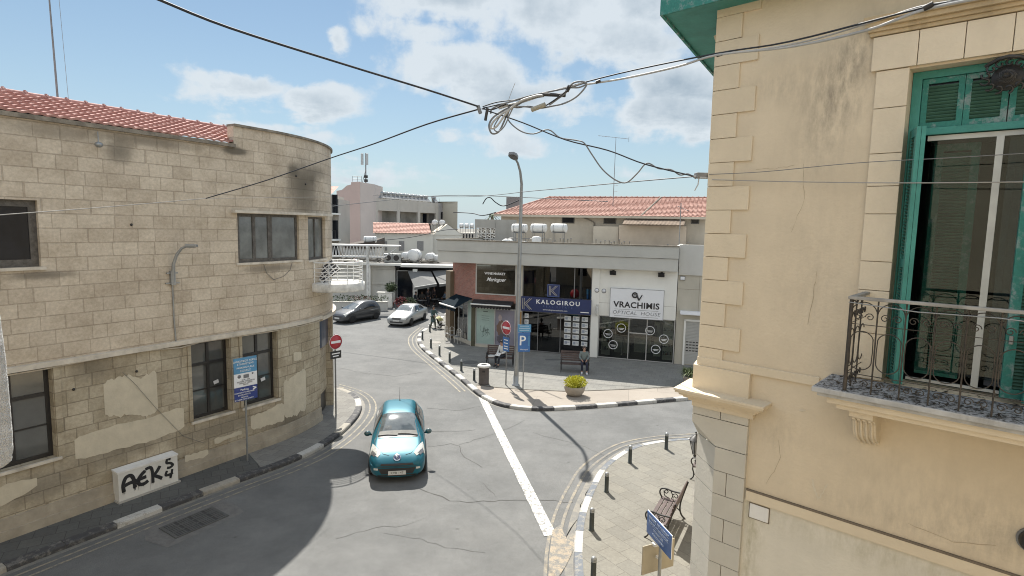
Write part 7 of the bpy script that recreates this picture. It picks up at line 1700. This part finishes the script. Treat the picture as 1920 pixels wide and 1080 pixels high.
sc_,pq,pj,_=make_car('silver_saloon','silver saloon car coming round the bend beyond the stone corner',sedan_rows(4.55,1.74,1.42),4.55,1.74,1.42,M_silver,(cen.x,cen.y,0),math.atan2(-fw.x*-1,-fw.y) ,'sedan')
sc_.rotation_euler=(0,0,math.atan2(fw.x,-fw.y)); f=-4.55/2
pq('windscreen',[(-.66,f+1.36),(.66,f+1.36),(.56,f+2.10),(-.56,f+2.10)],'top',M_cglass,nu=10,nv=6)
pq('rear_window',[(-.5,f+3.35),(.5,f+3.35),(.6,f+3.85),(-.6,f+3.85)],'top',M_cglassd)
for s_ in (-1,1):
    md_='right' if s_>0 else 'left'
    pq('side_window',[(f+1.75,.93),(f+2.62,.95),(f+2.58,1.30),(f+2.16,1.30)],md_,M_cglassd); pq('side_window',[(f+2.70,.95),(f+3.50,.97),(f+3.25,1.28),(f+2.66,1.30)],md_,M_cglassd)
    pq('headlight',[(s_*.40,.56),(s_*.72,.56),(s_*.74,.67),(s_*.42,.67)],'front',M_lamp,off=.012,nu=5,nv=4)
    mb=MB(); mb.ball((s_*.95,f+1.75,1.0),.10,0,10,(1,.6,.7)); mb.build('wing_mirror',M_silver,sc_)
pq('grille',[(-.34,.55),(.34,.55),(.34,.68),(-.34,.68)],'front',M_black,off=.01); pq('lower_grille',[(-.5,.30),(.5,.30),(.5,.40),(-.5,.40)],'front',M_black,off=.01)
mb=MB(); mb.box((0,f-.02,.46),(.5,.015,.11)); pt=mb.build('number_plate',M_plate,sc_); text('plate_lettering','HXY 502',.095,M_letterd,pt,(0,f-.029,.46),ext=.001) if False else None
# ---- grey hatch
w1=G(663,606,0); w2=G(701.5,599,0); dd=(w1-w2).xy; fw=dd.normalized(); side=Vector((-fw.y,fw.x))   # near side wheels
mid=(w1+w2).xy/2; cen=mid+Vector((fw.y,-fw.x))*(-.0)
sgn=1 if Vector((-fw.y,fw.x)).dot(Vector((0,1)))>0 else -1
cen=mid+Vector((-fw.y,fw.x))*sgn*.80
gc,pq,pj,_=make_car('grey_hatchback','dark grey hatchback parked behind the round corner of the stone building',hatch_rows(3.95,1.70,1.52),3.95,1.70,1.52,M_grey,(cen.x,cen.y,0),math.atan2(fw.x,-fw.y),'hatch'); f=-3.95/2
pq('windscreen',[(-.64,f+1.05),(.64,f+1.05),(.55,f+1.83),(-.55,f+1.83)],'top',M_cglass,nu=10,nv=6)
for s_ in (-1,1):
    md_='right' if s_>0 else 'left'
    pq('side_window',[(f+1.45,.93),(f+2.30,.95),(f+2.28,1.38),(f+1.90,1.33)],md_,M_cglassd); pq('side_window',[(f+2.38,.95),(f+3.25,1.0),(f+3.08,1.36),(f+2.34,1.38)],md_,M_cglassd)
    pq('headlight',[(s_*.78,f+.60),(s_*.74,f+.42),(s_*.46,f+.16),(s_*.72,f+.12)],'top',M_lamp,off=.01)
    mb=MB(); mb.ball((s_*.94,f+1.42,1.0),.10,0,10,(1,.6,.7)); mb.build('wing_mirror',M_grey,gc)
pq('grille',[(-.5,.52),(.5,.52),(.45,.60),(-.45,.60)],'front',M_black,off=.01); mb=MB(); mb.box((0,f-.02,.42),(.5,.015,.11)); mb.build('number_plate',M_plate,gc)
# ================================================================ PEOPLE
def skin(name,verts,edges,radii,mat,par,lv=2,root=0):
    me=bpy.data.meshes.new(name); me.from_pydata([tuple(v) for v in verts],edges,[]); o=bpy.data.objects.new(name,me); SC.collection.objects.link(o)
    o.modifiers.new('k','SKIN'); 
    for i,r_ in enumerate(radii):
        r_=r_ if isinstance(r_,tuple) else (r_,r_); me.skin_vertices[0].data[i].radius=r_; me.skin_vertices[0].data[i].use_root=(i==root)
    s_=o.modifiers.new('s','SUBSURF'); s_.levels=lv
    dg=bpy.context.evaluated_depsgraph_get(); m2=bpy.data.meshes.new_from_object(o.evaluated_get(dg)); bpy.data.objects.remove(o); m2.name=name
    m2.materials.clear(); m2.materials.append(mat)
    for p_ in m2.polygons: p_.use_smooth=True; p_.material_index=0
    o=bpy.data.objects.new(name,m2); SC.collection.objects.link(o); o.parent=par; return o
def person(label,loc,rz,J,skinm,hairm,topm,legm,hairlen=0,shoe=None,coat=False,bag=None,hs_=1.0):
    t_=thing('person',label,'person',loc,rz)
    V=[];E_=[];Rr=[]
    def add(p_,r_,par_=None):
        V.append(Vector(p_));Rr.append(r_)
        if par_ is not None: E_.append((par_,len(V)-1))
        return len(V)-1
    pel=add(J['pel'],(.13,.10)); spi=add(J['spi'],(.12,.095),pel); che=add(J['che'],(.135,.10),spi); nec=add(J['nec'],.05,che)
    hb=add(J['head']+Vector((0,0,-.05)) if isinstance(J['head'],Vector) else Vector(J['head'])+Vector((0,0,-.05)),(.068,.075),nec); ht=add(Vector(J['head'])+Vector((0,0,.06)),(.072,.085),hb)
    Hd=Vector(J['head'])
    for s_,k in ((1,'R'),(-1,'L')):
        sh_=add(J['sh'+k],.055,che); el=add(J['el'+k],.042,sh_); wr=add(J['wr'+k],.027,el)
        d=(Vector(J['wr'+k])-Vector(J['el'+k])).normalized(); sd_=d.cross(Vector((0,1,.3))).normalized(); pm_=add(Vector(J['wr'+k])+d*.05,(.036,.02),wr)
        for q in range(4):
            b0=Vector(J['wr'+k])+d*.085+sd_*(q-1.5)*.019; a=add(b0,.0095,pm_); b_=add(b0+d*(.03+.005*(1.5-abs(q-1.5)))+Vector((0,0,-.006)),.009,a); add(b0+d*.055+Vector((0,0,-.022)),.008,b_)
        a=add(Vector(J['wr'+k])+d*.045+sd_*.045,.0105,pm_); add(Vector(J['wr'+k])+d*.075+sd_*.058,.009,a)
        hp=add(J['hp'+k],.085,pel); kn=add(J['kn'+k],.058,hp); an__=add(J['an'+k],.038,kn); fd=Vector(J['to'+k])-Vector(J['an'+k]); add(Vector(J['to'+k]),(.038,.03),an__)
    bodyo=skin('body',V,E_,Rr,skinm,t_)
    # face: nose, ears, eyes
    fw_=Vector(J.get('face',(0,-1,0))).normalized(); sd_=Vector((-fw_.y,fw_.x,0)).normalized()
    mb=MB(); mb.ball(Hd+fw_*.088+Vector((0,0,-.005)),.016,0,8,(1,1,1.4)); 
    for s_ in (-1,1): mb.ball(Hd+sd_*s_*.078+Vector((0,0,.0)),.02,0,6,(.8,.8,1.3))
    mb.build('nose_and_ears',skinm,t_)
    mb=MB(); 
    for s_ in (-1,1): mb.ball(Hd+fw_*.078+sd_*s_*.03+Vector((0,0,.025)),.010,0,6)
    mb.b(0,0,0,0,0,0) if False else None
    mb.build('eyes',M_black,t_)
    mb=MB(); c=Hd-fw_*.018+Vector((0,0,.045))
    rr=random.Random(2)
    hv=MB(); hv.ball(c,.098,0,14,(.95,1.0,1.02)); hv.v=[p_ if (p_-Hd).dot(fw_)<.055 or p_.z>Hd.z+.07 else p_-fw_*.05 for p_ in hv.v]; mb.add(hv.v,hv.f,smooth=True)
    if hairlen: mb.tube([c-fw_*.04+Vector((0,0,.02)),c-fw_*.075-Vector((0,0,.10)),c-fw_*.085-Vector((0,0,.10+hairlen))],[.085,.085,.03],10)
    mb.build('hair',hairm,t_)
    # top garment
    V=[];E_=[];Rr=[]
    pel=add(Vector(J['pel'])+Vector((0,0,.02)),(.155,.125)); spi=add(J['spi'],(.145,.118),pel); che=add(J['che'],(.155,.118),spi); add(Vector(J['nec'])-Vector((0,0,.04)),.068,che)
    for k in 'RL':
        s_=add(J['sh'+k],.072,che); e_=add(J['el'+k],.058,s_); add(Vector(J['el'+k]).lerp(Vector(J['wr'+k]),.9),.040,e_)
    if coat:
        a=add(Vector(J['pel'])+Vector((0,.0,-.22)),(.18,.15),pel); add(Vector(J['pel'])+Vector((0,.01,-.45)),(.20,.17),a)
    skin('jacket' if coat else 'shirt',V,E_,Rr,topm,t_)
    V=[];E_=[];Rr=[]
    pel=add(J['pel'],(.145,.115))
    for k in 'RL':
        h_=add(J['hp'+k],.098,pel); kn=add(J['kn'+k],.072,h_); add(Vector(J['kn'+k]).lerp(Vector(J['an'+k]),.88),.052,kn)
    skin('trousers',V,E_,Rr,legm,t_)
    for k in 'RL':
        mb=MB(); a=Vector(J['an'+k]);b_=Vector(J['to'+k]); fl=(b_-a); mb.tube([a-fl*.25+Vector((0,0,-.015)),a+Vector((0,0,-.02)),a.lerp(b_,.6)+Vector((0,0,-.0)),b_+fl*.15],[.040,.048,.045,.03],10); mb.build('shoe',shoe or M_black,t_)
    return t_
def stand(h=1.7,armfwd=0,stride=0,lean=0,face=(0,-1,0)):
    k=h/1.7; J={'pel':(0,0,.92),'spi':(0,-lean*.3,1.10),'che':(0,-lean*.7,1.32),'nec':(0,-lean,1.47),'head':(0,-lean-.03,1.60)}
    for s_,n_ in ((1,'R'),(-1,'L')):
        J['sh'+n_]=(s_*.17,-lean*.8,1.39); J['hp'+n_]=(s_*.09,0,.88)
        if armfwd: J['el'+n_]=(s_*.22,-lean-.10,1.14); J['wr'+n_]=(s_*.18,-lean-.36,1.05)
        else: J['el'+n_]=(s_*.23,.02,1.12); J['wr'+n_]=(s_*.24,-.05,.87)
        st=stride*s_; J['kn'+n_]=(s_*.10,-st*.5-.03,.49); J['an'+n_]=(s_*.10,-st,.085+(.05 if st<0 else 0)); J['to'+n_]=(s_*.11,-st-.15,.035+(.01 if st<0 else 0))
    J={a:Vector(b_)*k for a,b_ in J.items()}; J['face']=Vector(face); return J
def sit(seat=.45,lean=0.0,reach=0,crossed=False):
    J={'pel':(0,.0,seat+.11),'spi':(0,.03-lean*.2,seat+.28),'che':(0,.04-lean*.5,seat+.50),'nec':(0,.02-lean*.8,seat+.65),'head':(0,-.02-lean,seat+.78)}
    for s_,n_ in ((1,'R'),(-1,'L')):
        J['sh'+n_]=(s_*.17,.02-lean*.6,seat+.57); J['el'+n_]=(s_*.23,-.05,seat+.32); J['wr'+n_]=(s_*.12,-.28-reach,seat+.22)
        J['hp'+n_]=(s_*.09,-.02,seat+.09); J['kn'+n_]=(s_*.12,-.46,seat+.08); J['an'+n_]=(s_*.12,-.48-.05*s_,.09); J['to'+n_]=(s_*.13,-.63-.05*s_,.035)
    J={a:Vector(b_) for a,b_ in J.items()}; J['face']=Vector((0,-1,-.3)); return J
M_skin=pm('skin_tone',(.42,.25,.18),.6,.05,5,0); M_skind=pm('tanned_skin',(.30,.17,.115),.6,.05,5,0); M_hairb=pm('black_hair',(.012,.010,.010),.5,.2,8,0); M_hairg=pm('white_hair',(.55,.54,.52),.7,.1,8,0); M_hairbr=pm('dark_brown_hair',(.03,.018,.012),.5,.2,8,0)
M_tealc=pm('grey_teal_coat',(.075,.12,.125),.9,.12,5,.2); M_dk=pm('dark_trousers',(.025,.028,.035),.9,.2,6,.1); M_wshirt=pm('white_blouse',(.58,.58,.56),.9,.05,6,.1); M_gshirt=pm('grey_green_shirt',(.16,.19,.185),.9,.1,6,.1); M_navyt=pm('navy_trousers',(.02,.022,.04),.9,.1,6,.1); M_wshoe=pm('white_shoe',(.6,.6,.6),.6,.05,5,0); M_green_t=pm('olive_trousers',(.055,.07,.05),.9,.1,5,0)
p=G(812,617,0); person('woman in a long grey teal coat pushing a stroller beside the side awning',(p.x,p.y,.0),R(38),stand(1.68,1,.16,.04),M_skind,M_hairb,M_tealc,M_green_t,.10,coat=True)
# stroller
so_=thing('stroller','small white and black stroller with a pale yellow hood pushed by the woman','stroller',(p.x+.62,p.y-.55,0),R(45))
mb=MB()
for s_ in (-1,1): mb.tube([(s_*.22,.45,1.0),(s_*.22,.15,.6),(s_*.22,-.35,.12)],.014,6); mb.tube([(s_*.22,-.2,.62),(s_*.22,.3,.12)],.014,6)
mb.tube([(-.22,.45,1.0),(.22,.45,1.0)],.018,6); mb.tube([(-.22,-.35,.14),(.22,-.35,.14)],.012,6); mb.tube([(-.22,.3,.14),(.22,.3,.14)],.012,6); mb.build('frame',M_oldwhite,so_)
for x in (-.24,.24):
    for y in (-.38,.32): mb=MB(); mb.lathe([(.001,-.02),(.09,-.02),(.105,0),(.09,.02),(.001,.02)],14,(x,y,.105),0,Matrix.Rotation(R(90),3,'Y')); mb.build('wheel',M_rub,so_)
mb=MB(); mb.prism([(-.2,-.3),(.2,-.3),(.2,.1),(-.2,.1)],.38,.46); mb.add([(-.2,.05,.44),(.2,.05,.44),(.2,.28,.86),(-.2,.28,.86)],[(0,1,2,3)]); mb.b(-.16,.16,.05,.3,.2,.3); mb.build('seat',M_black,so_,bevel=.02)
mb=MB(); vs=[]; 
for i in range(7):
    a=R(10+i*22); 
    for j in range(5): x=-.22+j*.11; vs.append((x,.10+.34*-math.cos(a)*.8+.12,.66+.34*math.sin(a)*(1-.35*abs(x/.22)**3)))
mb.add(vs,[(i*5+j,i*5+j+1,(i+1)*5+j+1,(i+1)*5+j) for i in range(6) for j in range(4)],smooth=True); mb.build('hood',pm('pale_yellow_cloth',(.46,.45,.24),.85,.1,5,.1),so_)
mb=MB(); mb.ball((0,.0,.62),.10,0,10,(1.1,.8,1.1)); mb.build('white_bundle',M_wshirt,so_)
# woman on the bench, man on the bench
TB=wm(bA); q=TB@Vector((.12,.03,0)); wo=person('woman with black hair and a white blouse seated on the bench reading papers',(q.x,q.y,.12),bA.rotation_euler.z-R(28),sit(.45,.10,.05),M_skin,M_hairb,M_wshirt,M_dk,.16)
q2=wm(wo)@Vector((.02,-.42,.66)); o=None
mb=MB(); mb.box((0,0,0),(.30,.22,.012),0,M=Matrix.Rotation(R(38),4,'X')); o=mb.build('paper_sheet',M_pap); o.location=q2; o.rotation_euler=(0,0,wo.rotation_euler.z); tag(o,'white paper held by the woman seated on the bench','paper')
q=TB@Vector((-.42,-.08,.47)); mb=MB(); mb.box((0,0,.03),(.42,.28,.06),0,rz=.2); mb.box((.03,.02,.07),(.34,.2,.03),0,rz=-.1); o=mb.build('paper_bag',M_wshirt,bevel=.015); o.location=(q.x,q.y,.12+.34+.0+.0); o.rotation_euler=(0,0,bA.rotation_euler.z); tag(o,'flat white bag lying on the bench left of the seated woman','bag')
o.location.z=.12+.45
TB=wm(bB); q=TB@Vector((.46,.03,0)); person('bald man in a grey green shirt seated at the right end of the bench',(q.x,q.y,.12),bB.rotation_euler.z+R(4),sit(.45,.06,0),M_skin,pm('shaved_hair',(.10,.08,.07),.7,.1,8,0),M_gshirt,M_navyt,0,M_wshoe)
# figures in the awning shade
p=G(803,575,0); person('white haired man standing in the shade of the market awning',(p.x,p.y,0),R(-20),stand(1.72),M_skind,M_hairg,pm('dark_jacket',(.03,.03,.035),.9,.1,5,0),M_dk)
p=G(812,574,0); person('man in a dark brown shirt standing right of the white haired man',(p.x,p.y+.6,0),R(60),stand(1.74),M_skind,M_hairbr,pm('brown_shirt',(.06,.045,.05),.9,.1,5,0),M_dk)
for k,(px,py,lb,cl) in enumerate(((776,577,'person in dark clothes seated near the market column',(.04,.05,.06)),(832,574,'person in a pale blue shirt seated close to the brown pier',(.20,.27,.36)),(788,575,'person in a grey top seated between the market tables',(.10,.10,.10)))):
    p=G(px,py,0); x_=Vector((p.x,p.y+1.0,0))
    person(lb,x_,R([50,-60,10][k]),sit(.45),M_skind,M_hairb,pm('shirt_%d'%k,cl,.9,.1,5,0),M_dk)
    ch=thing('cafe_chair',['dark cafe chair under the person near the market column','dark cafe chair under the person in pale blue','dark cafe chair between the market tables'][k],'chair',x_,R([50,-60,10][k]),'cafe chairs in the awning shade')
    mb=MB(); mb.b(-.22,.22,-.22,.22,.41,.45); mb.build('seat',M_black,ch); mb=MB(); mb.b(-.22,.22,.2,.23,.5,.86); mb.build('backrest',M_black,ch)
    for sx in (-1,1):
        for sy in (-1,1): mb=MB(); mb.tube([(sx*.2,sy*.2,0),(sx*.19,sy*.19,.42)],.015,5); mb.build('leg',M_black,ch)
# stacked bistro chairs at the side shop front
for k,(a,o_) in enumerate(((1.0,.45),(1.65,.5),(2.3,.5))):
    l=along(a,o_+.1); q=wm(sh)@Vector((l[0],l[1],.12)); ch=thing('bistro_chair',['white wire bistro chair nearest the corner post of the corner shop','white wire bistro chair in the middle under the side awning','white wire bistro chair against the brown pier'][k],'chair',q,SA+R(-20+50*k),'wire chairs under the side awning')
    mb=MB(); mb.lathe([(.19,.43),(.20,.45),(.001,.455)],14); mb.build('seat',M_greymetal,ch)
    for q_ in range(4): mb=MB(); a_=q_*math.pi/2+.78; mb.tube([(.15*math.cos(a_),.15*math.sin(a_),.43),(.2*math.cos(a_),.2*math.sin(a_),0)],.012,5); mb.build('leg',M_oldwhite,ch)
    mb=MB(); mb.tube([(-.17,.12,.44),(-.18,.17,.85),(0,.2,.95),(.18,.17,.85),(.17,.12,.44)],.013,6); mb.tube([(-.1,.14,.44),(-.08,.19,.9)],.009,5); mb.tube([(.1,.14,.44),(.08,.19,.9)],.009,5); mb.tube([(-.18,.16,.7),(.18,.16,.7)],.009,5); mb.build('backrest',M_oldwhite,ch)
# ================================================================ CABLES OVERHEAD
M_cb=pm('black_cable',(.02,.022,.028),.6,.1,5,0); M_cg=pm('grey_white_cable',(.40,.40,.39),.6,.15,5,0); M_cgd=pm('grey_cable',(.17,.175,.18),.6,.1,5,0); M_rope=pm('thin_grey_wire',(.30,.29,.27),.6,.1,5,0)
def cable(label,pts,r_,mat,sub=5,name='cable'):
    P3=[AT(*p_) for p_ in pts]; out=[]
    for i in range(len(P3)-1):
        p0=P3[max(i-1,0)];p1=P3[i];p2=P3[i+1];p3=P3[min(i+2,len(P3)-1)]
        for k in range(sub):
            t=k/sub; out.append(.5*((2*p1)+(p2-p0)*t+(2*p0-5*p1+4*p2-p3)*t*t+(3*p1-p0-3*p2+p3)*t**3))
    out.append(P3[-1]); org=out[0].copy(); mb=MB(); mb.tube([q-org for q in out],r_,6); o=mb.build(name,mat); o.location=org; return tag(o,label,'cable')
cable('thick black cable falling from the top left of the sky to the tangled knot',[(-120,-150,3.6),(100,-72,4.5),(270,-12,5.4),(430,52,6.2),(650,122,7.5),(800,168,8.4),(898,200,9)],.014,M_cb)
cable('black cable from the knot down to the upper right part of the stone wall',[(900,204,9),(800,233,10.2),(700,270,12),(618,297,13.8),(500,338,14.4),(386,372,14.6)],.013,M_cb)
cable('thin pale wire running along the upper stone wall to the left edge',[(386,372,14.6),(200,388,13.0),(0,403,11.2),(-30,406,10.9),(-420,432,8.0)],.010,M_rope)
cable('very thin wires in front of the stone corner',[(386,372,14.8),(480,371,16.5),(620,369,20)],.006,M_rope,name='wire')
cable('upper thin black cable from the knot over the ochre wall',[(905,203,9),(1000,180,8.8),(1160,138,8.2),(1345,100,7.2),(1480,78,6.6),(1740,12,5.2),(1900,-22,4.6)],.010,M_cb)
cable('thick pale cable sagging along the upper black one over the ochre wall',[(1100,158,8.4),(1170,147,8.15),(1270,125,7.6),(1345,103,7.18),(1480,88,6.6),(1620,58,5.8),(1740,16,5.2),(1900,-14,4.6)],.014,M_cg)
cable('pale second cable strand just under the thick one at the upper right',[(1345,104,7.2),(1500,80,6.5),(1640,40,5.7),(1745,8,5.18),(1930,-10,4.5)],.008,M_cg)
cable('black cable running from the knot down right to the junction box',[(915,208,9),(980,230,8.9),(1060,262,8.6),(1140,282,8.4),(1210,308,8.1),(1308,332,7.78)],.010,M_cb)
cable('looping cable twined along the line to the junction box',[(955,207,9),(953,225,9),(975,245,8.9),(1000,251,8.85),(1028,243,8.8),(1050,258,8.7),(1080,263,8.6),(1095,268,8.5),(1110,290,8.5),(1130,318,8.45),(1155,338,8.35),(1175,342,8.3),(1195,325,8.2),(1213,306,8.15),(1235,316,8.1),(1258,318,8.0),(1275,328,7.9),(1290,326,7.85),(1305,335,7.8)],.010,M_cgd)
# the knot
cable('grey cable loop hanging left of the knot',[(960,200,8.95),(945,206,9),(925,220,9),(917,235,9),(922,250,9),(935,247,9),(945,228,9),(955,205,8.95),(968,198,8.9),(990,186,8.8),(1020,180,8.7)],.015,M_cgd)
cable('pale cable loop inside the hanging loop of the knot',[(958,203,8.9),(940,214,8.95),(925,228,8.95),(920,240,8.95),(930,238,8.95),(942,222,8.95),(955,206,8.9),(975,190,8.8),(1005,180,8.7),(1018,179,8.65)],.017,M_cg)
cable('grey cable from the knot curving under the pale cable sleeve',[(920,213,9),(924,203,9),(950,193,8.9),(985,182,8.8),(1020,174,8.7),(1068,164,8.5),(1100,156,8.4),(1085,178,8.45),(1060,193,8.5),(1035,199,8.6),(1010,203,8.7),(985,200,8.8),(958,201,8.9)],.013,M_cgd)
cable('small cable loop standing over the line right of the knot',[(1065,166,8.5),(1076,155,8.45),(1092,153,8.4),(1099,158,8.4),(1085,164,8.45),(1068,165,8.5),(1060,175,8.5),(1045,186,8.55),(1030,197,8.6)],.013,M_cgd)
cable('pale cable bundled along the line between the knot and the tape sleeve',[(935,203,9),(955,197,8.95),(975,192,8.9),(1000,184,8.8),(1020,177,8.7)],.020,M_cg)
cable('black cable strand twisted over the pale bundle in the knot',[(903,204,9),(925,205,9),(948,196,8.95),(968,202,8.9),(990,199,8.85),(1012,202,8.75),(1030,194,8.6),(1050,180,8.5),(1065,168,8.45)],.010,M_cb)
cable('grey cable strand dropping through the hanging loop of the knot',[(968,193,8.9),(950,204,8.95),(935,222,8.95),(926,240,8.95),(934,247,8.95),(946,236,8.95),(956,214,8.9),(964,198,8.9)],.010,M_cgd)
cable('short black strand from the knot to the top of the line',[(905,200,9),(930,192,8.95),(960,188,8.9),(995,184,8.8)],.009,M_cb)
def sleeve(label,a,b_,r_,mat,name):
    A_=AT(*a);B_=AT(*b_); mb=MB(); mb.tube([Vector((0,0,0)),(B_-A_)],r_,8); o=mb.build(name,mat); o.location=A_; tag(o,label,'cable sleeve')
sleeve('black tape sleeve on the cables right of the knot',(1017,177,8.68),(1060,179,8.55),.026,M_black,'tape_sleeve'); sleeve('short black tape wrap across the cables at the small loop',(1068,161,8.45),(1063,171,8.5),.028,M_black,'tape_wrap')
sleeve('pale fabric sleeve on the lower cables of the knot',(997,206,8.7),(1022,196,8.6),.035,pm('dirty_cloth',(.30,.28,.22),.9,.2,9,.1),'cloth_sleeve'); sleeve('black clamp on the cables between the knot and the ochre wall',(1117,155,8.3),(1126,151,8.28),.022,M_black,'clamp')
sleeve('black clamp on the cables at the corner of the ochre wall',(1344,104,7.2),(1354,101,7.16),.022,M_black,'clamp'); sleeve('black clamp on the cables near the top right edge',(1732,16,5.2),(1750,7,5.15),.026,M_black,'clamp')
sleeve('dark hook hanging below the left end of the knot',(914,203,8.95),(910,226,8.95),.022,M_black,'hook'); sleeve('rag of grey tape on the cable joint left of the knot',(896,198,9),(901,213,9),.028,M_cgd,'tape_rag')
cable('thin stray wire pointing up from the knot',[(953,190,8.9),(958,175,8.9),(966,155,8.9)],.004,M_rope,name='wire')
# junction box at the corner
jb=thing('junction_box','small grey cable junction box at the corner of the ochre building','junction box',AT(1318,329,7.72))
mb=MB(); mb.box((0,.03,0),(.19,.10,.075),0,rz=.1); mb.build('box',M_greymetal,jb,bevel=.01); mb=MB(); mb.tube([(-.12,0,-.01),(-.02,-.02,-.03),(.1,0,-.03)],.012,6); mb.tube([(-.05,0,-.02),(-.06,0,-.12),(-.10,0,-.2)],.008,5); mb.build('fittings',M_cg,jb)
cable('thin black wire from the junction box across the ochre wall, upper',[(1330,327,7.65),(1432,322,7.05),(1600,306,6.4),(1780,296,5.8),(1930,287,5.4)],.0045,M_cgd,name='wire')
cable('thin pale wire from the junction box across the ochre wall, lower',[(1335,337,7.6),(1500,341,6.8),(1700,343,6.0),(1930,341,5.3)],.006,M_rope,name='wire')
cable('far thin line from the junction box to the left over the shops',[(1300,331,7.8),(1150,344,10),(1000,358,14),(870,369,20),(700,366,26)],.009,M_cgd,name='wire')
cable('thin sagging line over the fascia between the far roofs and the lamp post',[(620,387,40),(760,372,38),(860,366,36),(1000,371,34),(1140,378,33)],.022,M_cgd,name='wire')
cable('tangled black wire hanging beside the lamp post over the roofs',[(905,383,32),(912,372,32),(920,371,32),(930,380,32),(945,386,32),(972,376,31)],.03,M_cb)
cable('black wire hanging low between the far roofs',[(850,398,45),(885,400,44),(905,404,42),(930,398,41)],.035,M_cb,name='wire')
cable('drooping line before the white house',[(700,452,58),(770,445,56),(830,432,54),(858,430,52)],.03,M_cb,name='wire')
